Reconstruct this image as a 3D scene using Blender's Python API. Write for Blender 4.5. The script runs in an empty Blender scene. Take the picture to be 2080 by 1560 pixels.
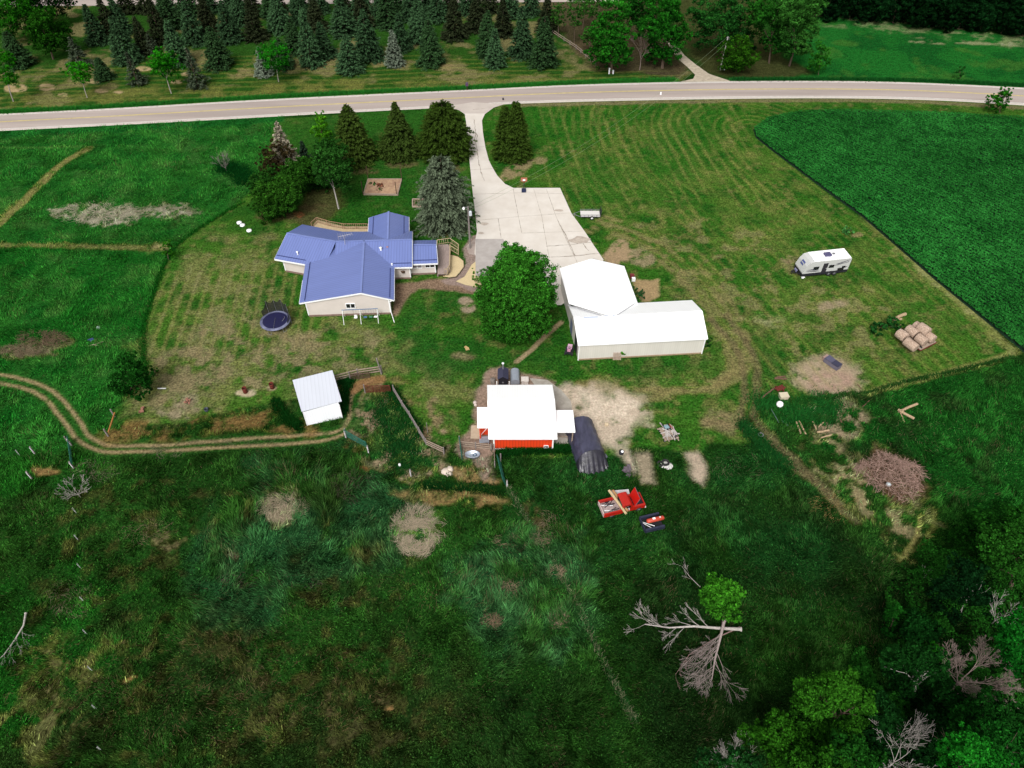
import bpy, math, random
import numpy as np
from mathutils import Vector, Matrix
random.seed(7); rng = np.random.default_rng(11)
SC = bpy.context.scene; COL = SC.collection
PI = math.pi
# ---------------------------------------------------------------- survey helper
# camera: 66 m above the ground, tilted 47 degrees down, 24 mm equivalent lens.
FX, CX, CY, CAMH, PIT = 1444., 1040., 780., 66., math.radians(47)
SN, CS = math.sin(PIT), math.cos(PIT)
def U(px, py, h=0.):
    """ground coordinate (metres) of a point read off the photograph, at height h"""
    u = (px-CX)/FX; v = (py-CY)/FX; t = (CAMH-h)/(SN+v*CS)
    return Vector((u*t, (CS-v*SN)*t, h))
def UN(px, py):
    u = (np.asarray(px, float)-CX)/FX; v = (np.asarray(py, float)-CY)/FX; t = CAMH/(SN+v*CS)
    return np.stack([u*t, (CS-v*SN)*t], -1)
def hgt(px, by, ty):
    p = U(px, by); lo, hi = 0., 45.
    for _ in range(40):
        m = (lo+hi)/2; d = p.y*CS+(CAMH-m)*SN
        y = CY+FX*((CAMH-m)*CS-p.y*SN)/d
        if y > ty: lo = m
        else: hi = m
    return lo
def mpp(px, py):                      # metres per photo pixel (across) at a ground point
    return (U(px, py).y*CS+CAMH*SN)/FX
EXPO = 1.5
def S(r, g, b, k=1.0):                # surface colour estimated from how it looks in the overcast light
    f = lambda c: (c/255/12.92 if c <= 10 else ((c/255+.055)/1.055)**2.4)*k/EXPO
    return (f(r), f(g), f(b))
# ---------------------------------------------------------------- materials
def new_mat(name):
    m = bpy.data.materials.new(name); m.use_nodes = True
    nt = m.node_tree; b = nt.nodes['Principled BSDF']
    return m, nt, b
def mat(name, c, rough=.8, var=.15, scale=3., metal=0., bump=0., c2=None, spec=.3, stretch=None):
    m, nt, b = new_mat(name); N = nt.nodes; L = nt.links
    tc = N.new('ShaderNodeTexCoord'); mp = N.new('ShaderNodeMapping')
    if stretch: mp.inputs['Scale'].default_value = stretch
    L.new(tc.outputs['Object'], mp.inputs['Vector'])
    n = N.new('ShaderNodeTexNoise'); n.inputs['Scale'].default_value = scale; n.inputs['Detail'].default_value = 6
    n.inputs['Roughness'].default_value = .65
    L.new(mp.outputs[0], n.inputs['Vector'])
    r = N.new('ShaderNodeValToRGB'); L.new(n.outputs['Fac'], r.inputs['Fac'])
    r.color_ramp.elements[0].position = .32; r.color_ramp.elements[1].position = .68
    a = c2 if c2 else tuple(x*(1-var) for x in c)
    bb = c if c2 else tuple(min(1, x*(1+var)) for x in c)
    r.color_ramp.elements[0].color = (*a, 1); r.color_ramp.elements[1].color = (*bb, 1)
    L.new(r.outputs[0], b.inputs['Base Color'])
    b.inputs['Roughness'].default_value = rough; b.inputs['Metallic'].default_value = metal
    b.inputs['Specular IOR Level'].default_value = spec
    if bump:
        bp = N.new('ShaderNodeBump'); bp.inputs['Strength'].default_value = bump; bp.inputs['Distance'].default_value = .05
        L.new(n.outputs['Fac'], bp.inputs['Height']); L.new(bp.outputs[0], b.inputs['Normal'])
    return m
def ribbed(name, c, rough, pitch, var=.08, metal=0., depth=.35, spec=.5):
    """profiled sheet metal: ribs run along v, spaced along u (uv in metres)"""
    m, nt, b = new_mat(name); N = nt.nodes; L = nt.links
    uv = N.new('ShaderNodeUVMap'); sp = N.new('ShaderNodeSeparateXYZ'); L.new(uv.outputs[0], sp.inputs[0])
    mu = N.new('ShaderNodeMath'); mu.operation = 'MULTIPLY'; mu.inputs[1].default_value = 1/pitch; L.new(sp.outputs['X'], mu.inputs[0])
    fr = N.new('ShaderNodeMath'); fr.operation = 'FRACT'; L.new(mu.outputs[0], fr.inputs[0])
    r = N.new('ShaderNodeValToRGB'); L.new(fr.outputs[0], r.inputs['Fac'])
    e = r.color_ramp.elements; e[0].position = 0; e[0].color = (1-depth,)*3+(1,); e[1].position = .35; e[1].color = (1, 1, 1, 1)
    x = r.color_ramp.elements.new(.8); x.color = (1, 1, 1, 1); x = r.color_ramp.elements.new(.93); x.color = (1+depth*.4,)*3+(1,)
    n = N.new('ShaderNodeTexNoise'); n.inputs['Scale'].default_value = .5; n.inputs['Detail'].default_value = 5
    mp = N.new('ShaderNodeMapping'); mp.inputs['Scale'].default_value = (2., .35, 1); L.new(uv.outputs[0], mp.inputs[0]); L.new(mp.outputs[0], n.inputs['Vector'])
    r2 = N.new('ShaderNodeValToRGB'); L.new(n.outputs['Fac'], r2.inputs['Fac'])
    r2.color_ramp.elements[0].position = .3; r2.color_ramp.elements[1].position = .7
    r2.color_ramp.elements[0].color = (*[q*(1-var) for q in c], 1); r2.color_ramp.elements[1].color = (*[min(1, q*(1+var)) for q in c], 1)
    mx = N.new('ShaderNodeMix'); mx.data_type = 'RGBA'; mx.blend_type = 'MULTIPLY'; mx.inputs['Factor'].default_value = 1
    L.new(r2.outputs[0], mx.inputs['A']); L.new(r.outputs[0], mx.inputs['B']); L.new(mx.outputs['Result'], b.inputs['Base Color'])
    bp = N.new('ShaderNodeBump'); bp.inputs['Strength'].default_value = .5; bp.inputs['Distance'].default_value = .04
    L.new(r.outputs[0], bp.inputs['Height']); L.new(bp.outputs[0], b.inputs['Normal'])
    b.inputs['Roughness'].default_value = rough; b.inputs['Metallic'].default_value = metal; b.inputs['Specular IOR Level'].default_value = spec
    return m
def vcol_leaf(name, transl=.25, var=.25):
    """leaf / blade surface: colour carried per leaf, small per-plant variation"""
    m, nt, b = new_mat(name); N = nt.nodes; L = nt.links
    at = N.new('ShaderNodeAttribute'); at.attribute_name = 'Col'
    oi = N.new('ShaderNodeObjectInfo'); h = N.new('ShaderNodeHueSaturation')
    mr = N.new('ShaderNodeMapRange'); mr.inputs['To Min'].default_value = 1-var; mr.inputs['To Max'].default_value = 1+var
    L.new(oi.outputs['Random'], mr.inputs['Value']); L.new(mr.outputs[0], h.inputs['Value']); L.new(at.outputs['Color'], h.inputs['Color'])
    d = N.new('ShaderNodeBsdfDiffuse'); t = N.new('ShaderNodeBsdfTranslucent'); mx = N.new('ShaderNodeMixShader')
    mx.inputs[0].default_value = transl
    L.new(h.outputs[0], d.inputs[0]); L.new(h.outputs[0], t.inputs[0]); L.new(d.outputs[0], mx.inputs[1]); L.new(t.outputs[0], mx.inputs[2])
    L.new(mx.outputs[0], N['Material Output'].inputs['Surface']); N.remove(b)
    return m
# ---------------------------------------------------------------- object helpers
def tag(o, label=None, cat=None, group=None, kind=None):
    if label: o['label'] = label
    if cat: o['category'] = cat
    if group: o['group'] = group
    if kind: o['kind'] = kind
    return o
def thing(name, label, cat, loc, rz=0., group=None):
    o = bpy.data.objects.new(name, None); COL.objects.link(o); o.empty_display_size = .3
    o.location = Vector((loc[0], loc[1], loc[2] if len(loc) > 2 else 0)); o.rotation_euler = (0, 0, rz)
    return tag(o, label, cat, group)
def kids(o): return [c for c in bpy.data.objects if c.parent == o]
def copy_tree(o, loc, rz=0., sc=1., label=None, group=None):
    c = o.copy(); COL.objects.link(c); c.location = Vector(loc); c.rotation_euler = (0, 0, rz)
    c.scale = (sc, sc, sc) if not isinstance(sc, tuple) else sc
    if label: c['label'] = label
    if group: c['group'] = group
    for k in kids(o):
        d = k.copy(); COL.objects.link(d); d.parent = c
        for q in kids(k):
            e = q.copy(); COL.objects.link(e); e.parent = d
    return c
class MB:
    """collects shapes, builds them as ONE mesh object"""
    def __init__(s): s.v = []; s.f = []; s.uv = {}; s.sm = []
    def add(s, vs, fs, smooth=False):
        n = len(s.v); s.v += [Vector(q) for q in vs]
        for f in fs: s.f.append([n+i for i in f]); s.sm.append(smooth)
        return s
    def face(s, pts, u0=None):
        """flat face; uv in metres, u along the first edge"""
        n = len(s.v); P = [Vector(q) for q in pts]; s.v += P; s.f.append(list(range(n, n+len(P)))); s.sm.append(False)
        e = (P[1]-P[0]).normalized(); nn = Vector((0, 0, 0))
        for i in range(1, len(P)-1): nn += (P[i]-P[0]).cross(P[i+1]-P[0])
        if nn.length > 0: nn.normalize()
        w = nn.cross(e); s.uv[len(s.f)-1] = [((q-P[0]).dot(e), (q-P[0]).dot(w)) for q in P]
        return s
    def box(s, c, d, rz=0., ry=0., rx=0.):
        M = Matrix.Translation(Vector(c)) @ Matrix.Rotation(rz, 4, 'Z') @ Matrix.Rotation(ry, 4, 'Y') @ Matrix.Rotation(rx, 4, 'X')
        x, y, z = d[0]/2, d[1]/2, d[2]/2
        vs = [M @ Vector(q) for q in [(-x,-y,-z),(x,-y,-z),(x,y,-z),(-x,y,-z),(-x,-y,z),(x,-y,z),(x,y,z),(-x,y,z)]]
        for f in [(0,3,2,1),(4,5,6,7),(0,1,5,4),(1,2,6,5),(2,3,7,6),(3,0,4,7)]: s.face([vs[i] for i in f])
        return s
    def bar(s, a, b, w, h=None):
        """rectangular bar between two points"""
        a = Vector(a); b = Vector(b); h = h or w; d = (b-a); 
        if d.length < 1e-6: return s
        d.normalize(); up = Vector((0,0,1)) if abs(d.z) < .95 else Vector((0,1,0))
        x = d.cross(up).normalized()*w/2; y = x.cross(d).normalized()*h/2
        vs = [a-x-y,a+x-y,a+x+y,a-x+y,b-x-y,b+x-y,b+x+y,b-x+y]
        for f in [(0,1,2,3),(7,6,5,4),(0,4,5,1),(1,5,6,2),(2,6,7,3),(3,7,4,0)]: s.face([vs[i] for i in f])
        return s
    def tube(s, a, b, r0, r1=None, n=8, cap=True):
        a = Vector(a); b = Vector(b); r1 = r0 if r1 is None else r1; d = b-a
        if d.length < 1e-6: return s
        d.normalize(); up = Vector((0,0,1)) if abs(d.z) < .95 else Vector((0,1,0))
        x = d.cross(up).normalized(); y = x.cross(d).normalized(); vs = []
        for k in range(n):
            t = 2*PI*k/n; q = x*math.cos(t)+y*math.sin(t); vs += [a+q*r0, b+q*r1]
        fs = [(2*k, 2*((k+1)%n), 2*((k+1)%n)+1, 2*k+1) for k in range(n)]
        s.add(vs, fs, True)
        if cap: s.add(vs[0::2], [tuple(range(n))]); s.add(vs[1::2], [tuple(range(n))[::-1]])
        return s
    def path(s, pts, r, n=6):
        for i in range(len(pts)-1):
            r0 = r[i] if isinstance(r, (list, tuple)) else r; r1 = r[i+1] if isinstance(r, (list, tuple)) else r
            s.tube(pts[i], pts[i+1], r0, r1, n)
        return s
    def ring(s, c, R, r, n=24, m=6, ax='Z'):
        vs = []; fs = []
        for i in range(n):
            t = 2*PI*i/n
            for j in range(m):
                p = 2*PI*j/m; q = (R+r*math.cos(p)); w = Vector((q*math.cos(t), q*math.sin(t), r*math.sin(p)))
                if ax == 'X': w = Vector((w.z, w.x, w.y))
                if ax == 'Y': w = Vector((w.x, w.z, w.y))
                vs.append(Vector(c)+w)
        for i in range(n):
            for j in range(m): fs.append((i*m+j, ((i+1)%n)*m+j, ((i+1)%n)*m+(j+1)%m, i*m+(j+1)%m))
        return s.add(vs, fs, True)
    def lathe(s, c, prof, n=20, ax='Z', smooth=True):
        vs = []; fs = []; m = len(prof)
        for i in range(n):
            t = 2*PI*i/n
            for r, z in prof:
                w = Vector((r*math.cos(t), r*math.sin(t), z))
                if ax == 'X': w = Vector((w.z, w.x, w.y))
                if ax == 'Y': w = Vector((w.x, w.z, w.y))
                vs.append(Vector(c)+w)
        for i in range(n):
            for j in range(m-1): fs.append((i*m+j, ((i+1)%n)*m+j, ((i+1)%n)*m+j+1, i*m+j+1))
        return s.add(vs, fs, smooth)
    def extr(s, prof, x0, x1, ax='Y'):
        """closed profile [(a,z)...] swept along an axis between x0 and x1 (ends capped)"""
        f = (lambda a, z, t: Vector((a, t, z))) if ax == 'Y' else (lambda a, z, t: Vector((t, a, z)))
        A = [f(a, z, x0) for a, z in prof]; B = [f(a, z, x1) for a, z in prof]; n = len(prof)
        s.face(A); s.face(B[::-1])
        for i in range(n): s.face([A[i], B[i], B[(i+1)%n], A[(i+1)%n]])
        return s
    def slab(s, pts, t):
        """flat polygon given thickness t (downwards)"""
        P = [Vector(q) for q in pts]; Q = [q-Vector((0,0,t)) for q in P]; n = len(P)
        s.face(P); s.face(Q[::-1])
        for i in range(n): s.face([P[i], Q[i], Q[(i+1)%n], P[(i+1)%n]])
        return s
    def build(s, name, m, parent=None, local=False, bevel=0., label=None):
        me = bpy.data.meshes.new(name); off = Vector((0,0,0))
        if parent is not None and not local:
            p = parent; off = p.location.copy()
            while p.parent: p = p.parent; off += p.location
        me.from_pydata([q-off for q in s.v], [], s.f); me.validate(clean_customdata=False)
        if len(me.polygons) == len(s.f):
            ul = me.uv_layers.new(name='UVMap'); k = 0; arr = np.zeros(len(me.loops)*2)
            for i, f in enumerate(s.f):
                uvs = s.uv.get(i)
                for j in range(len(f)):
                    if uvs: arr[2*k] = uvs[j][0]; arr[2*k+1] = uvs[j][1]
                    k += 1
            ul.data.foreach_set('uv', arr); me.polygons.foreach_set('use_smooth', s.sm)
        me.materials.append(m); o = bpy.data.objects.new(name, me); COL.objects.link(o)
        if parent is not None: o.parent = parent
        if bevel:
            w = o.modifiers.new('Bevel', 'BEVEL'); w.width = bevel; w.segments = 2; w.limit_method = 'ANGLE'
        if label: o['label'] = label
        return o
def np_mesh(name, V, nper, cols, m, parent=None):
    """V (n,nper,3) separate small faces, cols (n,3)"""
    n = len(V); me = bpy.data.meshes.new(name)
    me.vertices.add(n*nper); me.vertices.foreach_set('co', V.reshape(-1).astype(np.float32))
    me.loops.add(n*nper); me.loops.foreach_set('vertex_index', np.arange(n*nper, dtype=np.int32))
    me.polygons.add(n); me.polygons.foreach_set('loop_start', np.arange(n, dtype=np.int32)*nper)
    me.update(calc_edges=True)
    ca = me.color_attributes.new('Col', 'FLOAT_COLOR', 'POINT')
    c4 = np.ones((n, nper, 4), np.float32); c4[:, :, :3] = cols[:, None, :] if cols.ndim == 2 else cols
    ca.data.foreach_set('color', c4.reshape(-1)); me.materials.append(m)
    o = bpy.data.objects.new(name, me); COL.objects.link(o)
    if parent is not None: o.parent = parent
    return o
# numpy value noise
_T = np.random.default_rng(5).random((256, 256))
def vn(x, y, s, seed=0):
    x = np.asarray(x)/s+seed*17.3; y = np.asarray(y)/s+seed*9.7; xi = np.floor(x).astype(int); yi = np.floor(y).astype(int)
    fx = x-xi; fy = y-yi; fx = fx*fx*(3-2*fx); fy = fy*fy*(3-2*fy)
    g = lambda a, b: _T[(a & 255), (b & 255)]
    return (g(xi,yi)*(1-fx)+g(xi+1,yi)*fx)*(1-fy)+(g(xi,yi+1)*(1-fx)+g(xi+1,yi+1)*fx)*fy
def fbm(x, y, s, o=4, seed=0):
    t = 0; a = 1.; w = 0
    for k in range(o): t = t+a*vn(x, y, s/2**k, seed+k*3); w += a; a *= .6
    return t/w
def ss(x, a, b):
    t = np.clip((x-a)/(b-a), 0, 1); return t*t*(3-2*t)
def sdf_poly(x, y, P):
    """signed distance, negative inside"""
    d = np.full(x.shape, 1e9); ins = np.zeros(x.shape, bool); n = len(P)
    for i in range(n):
        ax, ay = P[i]; bx, by = P[(i+1) % n]; ex, ey = bx-ax, by-ay
        t = np.clip(((x-ax)*ex+(y-ay)*ey)/(ex*ex+ey*ey+1e-9), 0, 1)
        d = np.minimum(d, (x-ax-t*ex)**2+(y-ay-t*ey)**2)
        c = ((ay > y) != (by > y)) & (x < (bx-ax)*(y-ay)/((by-ay) if abs(by-ay) > 1e-9 else 1e-9)+ax); ins ^= c
    d = np.sqrt(d); return np.where(ins, -d, d)
def d_line(x, y, P):
    d = np.full(x.shape, 1e9)
    for i in range(len(P)-1):
        ax, ay = P[i]; bx, by = P[i+1]; ex, ey = bx-ax, by-ay
        t = np.clip(((x-ax)*ex+(y-ay)*ey)/(ex*ex+ey*ey+1e-9), 0, 1)
        d = np.minimum(d, (x-ax-t*ex)**2+(y-ay-t*ey)**2)
    return np.sqrt(d)
def smooth_pts(P, k=2):
    P = [tuple(map(float, q)) for q in P]
    for _ in range(k):
        Q = [P[0]]
        for a, b in zip(P[:-1], P[1:]): Q += [(.75*a[0]+.25*b[0], .75*a[1]+.25*b[1]), (.25*a[0]+.75*b[0], .25*a[1]+.75*b[1])]
        P = Q+[P[-1]]
    return P
def PX(*pts): return UN([p[0] for p in pts], [p[1] for p in pts])
# ================================================================ GROUND
FIELD = [(1530,262),(1560,240),(1620,228),(1700,225),(1900,230),(2080,240),(2500,262),(2700,900),(2300,900),(2140,790),(2075,712),(1980,635),(1900,570),(1820,500),(1750,440),(1680,390),(1620,345),(1570,308),(1535,280)]
LAWN = [(560,243),(940,215),(1000,206),(1600,196),(2080,208),(2500,240),(2500,262),(2080,242),(1900,232),(1700,226),(1560,240),(1528,265),(1570,308),(1680,390),(1820,500),(1980,635),(2060,712),(2058,725),(1950,752),(1830,775),(1760,800),(1700,790),(1640,800),(1560,830),(1500,850),(1520,900),(1440,900),(1420,925),(1300,905),(1230,930),(1130,925),(990,925),(950,900),(905,905),(880,900),(800,800),(775,768),(690,785),(600,808),(450,838),(360,858),(250,868),(232,830),(300,790),(285,690),(300,640),(330,545),(365,495),(420,455),(490,410),(525,360),(545,300)]
NORTH = [(-700,235),(0,232),(235,220),(464,205),(700,193),(960,182),(1161,171),(1385,165),(1410,150),(1370,110),(1330,40),(1300,-40),(1300,-260),(-1500,-260),(-1500,235)]
WOODF = [(1118,10),(1140,75),(1215,140),(1385,160),(1400,140),(1375,110),(1340,30),(1330,-60),(1110,-60)]
WOODF2 = [(1385,100),(1440,155),(1560,160),(1650,150),(1590,110),(1540,60),(1560,0),(1370,-20)]
MEADR = [(1480,165),(1660,152),(1600,115),(1610,60),(1660,30),(2080,75),(2600,110),(2600,200),(2080,178),(1885,168)]
RUT1 = [(-60,750),(0,760),(60,772),(110,795),(140,825),(165,865),(190,893),(230,909),(400,899),(560,887),(640,882),(696,878),(712,848),(710,815),(717,797),(735,780),(755,774)]
RUT2 = [(-60,770),(0,778),(60,790),(95,812),(125,850),(150,885),(178,907),(215,919),(300,916),(600,902),(680,893),(712,876),(732,855),(738,832),(735,807),(745,792),(772,782)]
LAY = []
def poly(pts, col, soft=1.2, warp=1.5, op=1., patch=None, psc=3., seed=0): LAY.append(('p', PX(*pts), S(*col), soft, warp, op, patch, psc, seed))
def line(pts, w, col, soft=.4, warp=.5, op=1., patch=None, psc=2., seed=0): LAY.append(('l', UN(*zip(*smooth_pts(pts))), S(*col), soft, warp, op, patch, psc, seed, w))
def spot(px, py, rx, ry, col, op=1., soft=.9, warp=1.6, patch=(.3,.5), psc=1.3, seed=0, rot=0.):
    pts = []
    for k in range(16):
        t = 2*PI*k/16; a = rx*math.cos(t); b = ry*math.sin(t); pts.append((px+a*math.cos(rot)-b*math.sin(rot), py+a*math.sin(rot)+b*math.cos(rot)))
    poly(pts, col, soft, warp, op, patch, psc, seed)
# --- rough meadow in front
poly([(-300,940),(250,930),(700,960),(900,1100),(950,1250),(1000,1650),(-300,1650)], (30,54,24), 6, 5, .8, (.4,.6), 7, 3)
poly([(-300,900),(150,930),(250,1050),(200,1300),(100,1500),(-300,1600)], (22,84,24), 5, 5, .8, (.35,.6), 8, 4)
poly([(-900,262),(300,250),(560,236),(640,340),(570,420),(430,540),(360,640),(340,720),(300,860),(140,915),(-900,915)], (32,94,34), 2, 2, 1)
poly([(-900,262),(560,240),(500,420),(300,640),(240,860),(-900,900)], (52,98,46), 2, 3, .6, (.5,.7), 3, 14)
poly([(-900,262),(560,240),(500,420),(300,640),(240,860),(-900,900)], (14,76,26), 2, 3, .6, (.5,.68), 3, 24)
poly([(-900,500),(300,505),(300,640),(240,860),(-900,900)], (10,78,20), 2, 3, .6, (.4,.6), 9, 25)
poly([(150,950),(500,1000),(850,1150),(900,1560),(0,1560),(60,1200)], (72,66,42), 3, 4, .45, (.5,.72), 1.6, 7)
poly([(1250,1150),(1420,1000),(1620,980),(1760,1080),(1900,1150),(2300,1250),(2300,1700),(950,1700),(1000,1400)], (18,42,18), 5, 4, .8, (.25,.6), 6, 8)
poly([(1020,930),(1300,930),(1500,900),(1560,880),(1750,1050),(1650,1250),(1300,1150),(1050,1080)], (22,66,28), 4, 3, .8, (.3,.6), 5, 9)
poly([(1560,830),(1700,800),(2060,730),(2400,680),(2600,1000),(2080,1100),(1900,1020),(1800,1000),(1700,950)], (20,72,24), 2, 3, 1)
poly([(1560,830),(1700,800),(2060,730),(2400,680),(2600,1000),(2080,1100),(1900,1020),(1800,1000),(1700,950)], (24,50,22), 2, 3, .8, (.5,.65), 4, 19)
# grey-green reed patches
poly([(395,1170),(500,960),(640,905),(790,950),(860,1030),(830,1140),(720,1190),(600,1210),(480,1270),(400,1240)], (34,80,48), 3, 4, .8, (.3,.6), 5, 10)
poly([(945,1130),(1050,1050),(1150,1080),(1215,1150),(1210,1290),(1120,1345),(1050,1370),(955,1320),(935,1220)], (38,82,50), 2.5, 3, .8, (.3,.6), 5, 11)
# --- lawn
poly(LAWN, (46,96,30), .6, .5, 1)
poly(LAWN, (66,104,38), .6, .5, .8, (.4,.6), 9, 12); poly(LAWN, (24,76,24), .6, .5, .7, (.5,.66), 2.6, 112); poly(LAWN, (120,116,74), .6, .5, .5, (.56,.72), 1.5, 113)
poly([(300,700),(350,560),(420,470),(560,470),(600,640),(820,690),(960,800),(900,860),(780,770),(560,800),(300,840),(250,860)], (122,120,80), 4, 4, .65, (.36,.64), 2.6, 13)
poly([(300,740),(480,640),(700,690),(800,720),(560,790),(300,850)], (136,122,92), 4, 4, .75, (.38,.62), 1.8, 15)
poly([(400,480),(560,400),(940,340),(960,480),(900,520),(560,440)], (30,82,26), 3, 2, .7)
poly([(560,243),(940,215),(950,330),(700,400),(560,420)], (38,86,30), 2, 2, .8)
poly([(1080,330),(1400,230),(1530,280),(1800,500),(1960,650),(1900,720),(1700,780),(1300,780),(1440,600),(1300,480),(1200,420)], (92,112,54), 5, 5, .5, (.4,.64), 3.5, 16)
poly([(1200,440),(1450,440),(1900,640),(1800,760),(1500,800),(1300,760),(1450,640),(1320,520)], (132,124,84), 5, 5, .6, (.47,.66), 2., 17)
poly([(1000,220),(1500,205),(1400,420),(1160,400),(1010,340)], (30,92,26), 4, 4, .6, (.3,.6), 8, 18)
poly([(810,600),(950,580),(960,700),(1140,720),(1120,780),(960,790),(860,780),(800,690)], (34,84,30), 3, 3, .8, (.25,.55), 6, 20)
poly([(1130,735),(1440,722),(1560,660),(1600,760),(1500,800),(1300,800),(1150,790)], (34,84,28), 3, 3, .75, (.3,.6), 6, 21)
# worn wheel arcs on the right-hand lawn
for k, o in enumerate([0, 14, 30, 46]):
    line([(1190+o,470-o*.6),(1290+o,500-o*.6),(1370+o,550-o*.5),(1430+o,620-o*.4),(1475+o,690),(1490+o*.8,750),(1450,785+o*.3),(1300,790+o*.5),(1180,770+o*.4)], .55, (140,126,84), .5, .7, .55, (.35,.55), 3, 30+k)
line([(1440,650),(1500,700),(1520,780),(1500,840),(1530,880),(1600,940),(1680,1010),(1740,1060)], .5, (110,98,70), .5, .6, .7, None, 2, 36)
line([(1470,640),(1530,700),(1545,780),(1525,840),(1560,890),(1640,960),(1700,1020)], .5, (110,98,70), .5, .6, .7, None, 2, 37)
line([(1140,655),(1110,680),(1080,710),(1050,735)], .35, (165,145,112), .25, .2, .9)
# --- far side of the road
poly(NORTH, (40,80,28), 1.5, 1, 1)
poly(NORTH, (128,118,80), 1.5, 2, .75, (.5,.66), 6, 40)
poly([(-100,200),(700,160),(1380,158),(1385,165),(960,182),(464,205),(-100,236)], (110,112,62), 2, 2, .75, (.35,.6), 4, 41)
poly(WOODF, (78,66,50), 2, 2, .85); poly(WOODF2, (66,68,42), 2, 2, .8)
poly(MEADR, (28,98,38), 1.5, 1, 1); poly(MEADR, (18,78,32), 1.5, 2, .8, (.45,.6), 9, 43); poly(MEADR, (60,108,44), 1.5, 2, .6, (.55,.7), 6, 44)
line([(1670,32),(1760,44),(1900,62),(2080,82)], 4.5, (150,155,120), 3, 3, .5, (.45,.6), 2, 45)
line([(1860,86),(2000,88),(2100,92)], 1., (160,160,130), .8, 1, .6, (.4,.6), 2, 46)
for q in [(33,180,24,9),(95,177,16,7),(205,186,13,4),(237,189,10,3),(125,193,10,3),(190,166,12,5),(290,140,18,5),(375,152,10,4),(358,168,14,4),(580,27,40,4)]: spot(*q, (190,165,125), .85, .4, .8)
for q in [(440,130,30,12),(500,150,40,10),(640,130,30,8),(900,135,26,10),(760,130,18,8)]: spot(*q, (150,132,92), .6, 1., 1.5, (.35,.55), 2)
# road verges: longer, brighter grass
line([(-200,236),(0,229),(235,217),(464,202),(700,190.5),(960,179),(1161,168.5),(1370,163)], 1.1, (42,112,44), .4, .3, 1.)
line([(1490,162),(1750,162),(1885,165),(2080,174),(2300,186)], 1.1, (30,92,40), .4, .3, 1.)
line([(-200,280),(0,272),(209,262),(560,243)], 1.6, (22,88,34), .8, .6, .9)
line([(1060,213),(1390,206),(1666,203),(1885,207),(2080,219)], .8, (120,112,80), .5, .5, .8)
# --- tan paths in the left meadow
line([(-20,470),(30,425),(70,385),(110,345),(150,318),(180,302)], .75, (128,122,72), .5, .4, .9, (.2,.45), 1.5, 50)
line([(-10,498),(120,500),(240,503),(335,506)], .6, (112,112,66), .5, .4, .85, (.25,.5), 1.5, 51)
spot(315,506,18,4,(150,140,95),.9)
line([(0,300),(120,300),(170,298)], .4, (60,110,50), .4, .4, .7)
# --- two-wheel farm track
line([((a[0]+b[0])/2, (a[1]+b[1])/2) for a, b in zip(RUT1, RUT2)], 1.2, (40,84,32), .9, .4, .7)
line(RUT1, .21, (160,138,104), .35, .22, .9, (.1,.4), 1., 151); line(RUT2, .21, (160,138,104), .35, .22, .9, (.1,.4), 1., 152)
line([(230,880),(400,865),(560,845),(620,872)], 1.6, (128,98,60), 1.2, .8, .75, (.35,.6), 2, 52)
line([(716,792),(738,776),(770,772)], .8, (150,112,76), .4, .3, .8)
for q, c in [((790,800,60,26),(120,106,68)),((770,880,60,40),(104,96,62)),((820,910,40,30),(122,92,56)),((850,880,26,20),(150,120,96)),((880,850,16,40),(140,118,90)),((895,900,36,24),(172,140,120)),
             ((870,960,60,14),(160,130,86)),((960,965,52,22),(168,138,92)),((860,1005,60,10),(150,122,80)),((960,1010,60,10),(146,118,76)),((1000,1015,30,12),(150,122,80)),((760,950,24,10),(140,92,58)),
             ((720,905,30,10),(130,84,52)),((790,815,14,14),(112,58,36)),((985,880,12,40),(170,145,130)),((992,940,14,36),(160,136,122)),((975,912,34,14),(165,140,128))]:
    spot(*q, c, .75, .8, 1.5, (.3,.55), 1.6, int(q[0])%13)
poly([(700,885),(745,800),(800,800),(850,880),(905,920),(930,960),(840,975),(760,940)], (34,86,36), 1.5, 1.5, .8)
poly([(700,885),(745,800),(800,800),(850,880),(905,920),(930,960),(840,975),(760,940)], (150,128,104), 1.5, 1.5, .85, (.48,.62), 1.5, 172)
poly([(700,885),(745,800),(800,800),(850,880),(905,920),(930,960),(840,975),(760,940)], (14,60,22), 1.5, 1.5, .7, (.55,.66), 1.1, 173)
# --- bare soil
DIRT = (186,162,138)
poly([(985,760),(1010,745),(1045,752),(1070,762),(1130,775),(1125,790),(1130,900),(970,930),(935,900),(945,880),(965,860),(962,800)], (158,134,118), .6, .8, .95)
poly([(1120,790),(1180,785),(1250,800),(1310,812),(1330,835),(1290,860),(1260,900),(1290,925),(1290,960),(1240,920),(1190,900),(1160,880),(1130,860)], (206,188,166), 2., 2.2, .95, (.22,.46), 1.8, 60)
poly([(1180,800),(1300,815),(1280,850),(1200,860)], (222,206,184), 2., 1.5, .8, (.3,.5), 1.5, 160)
spot(1275,780,70,10,(150,138,96),.6,1.5,1.5,(.3,.6)); 
poly([(1292,920),(1325,920),(1333,984),(1306,984)], (164,150,126), .8, .5, .9, (.15,.4), 1.2, 161)
poly([(1395,925),(1420,920),(1430,960),(1425,985),(1402,965)], (190,172,150), .9, .7, .95, (.15,.4), 1.2, 162)
spot(1085,1045,22,34,(80,72,46),.8,.5,1.,rot=-.4)
spot(1460,850,44,24,(134,118,86),.85,1.5,1.5,(.2,.5)); spot(1490,870,30,18,(124,110,80),.7,1.5,1.5,(.2,.5))
poly([(1600,750),(1660,725),(1700,735),(1740,745),(1760,775),(1735,800),(1690,810),(1650,795),(1610,780)], (178,158,132), 1.6, 2., .9, (.2,.45), 1.6, 61)
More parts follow.
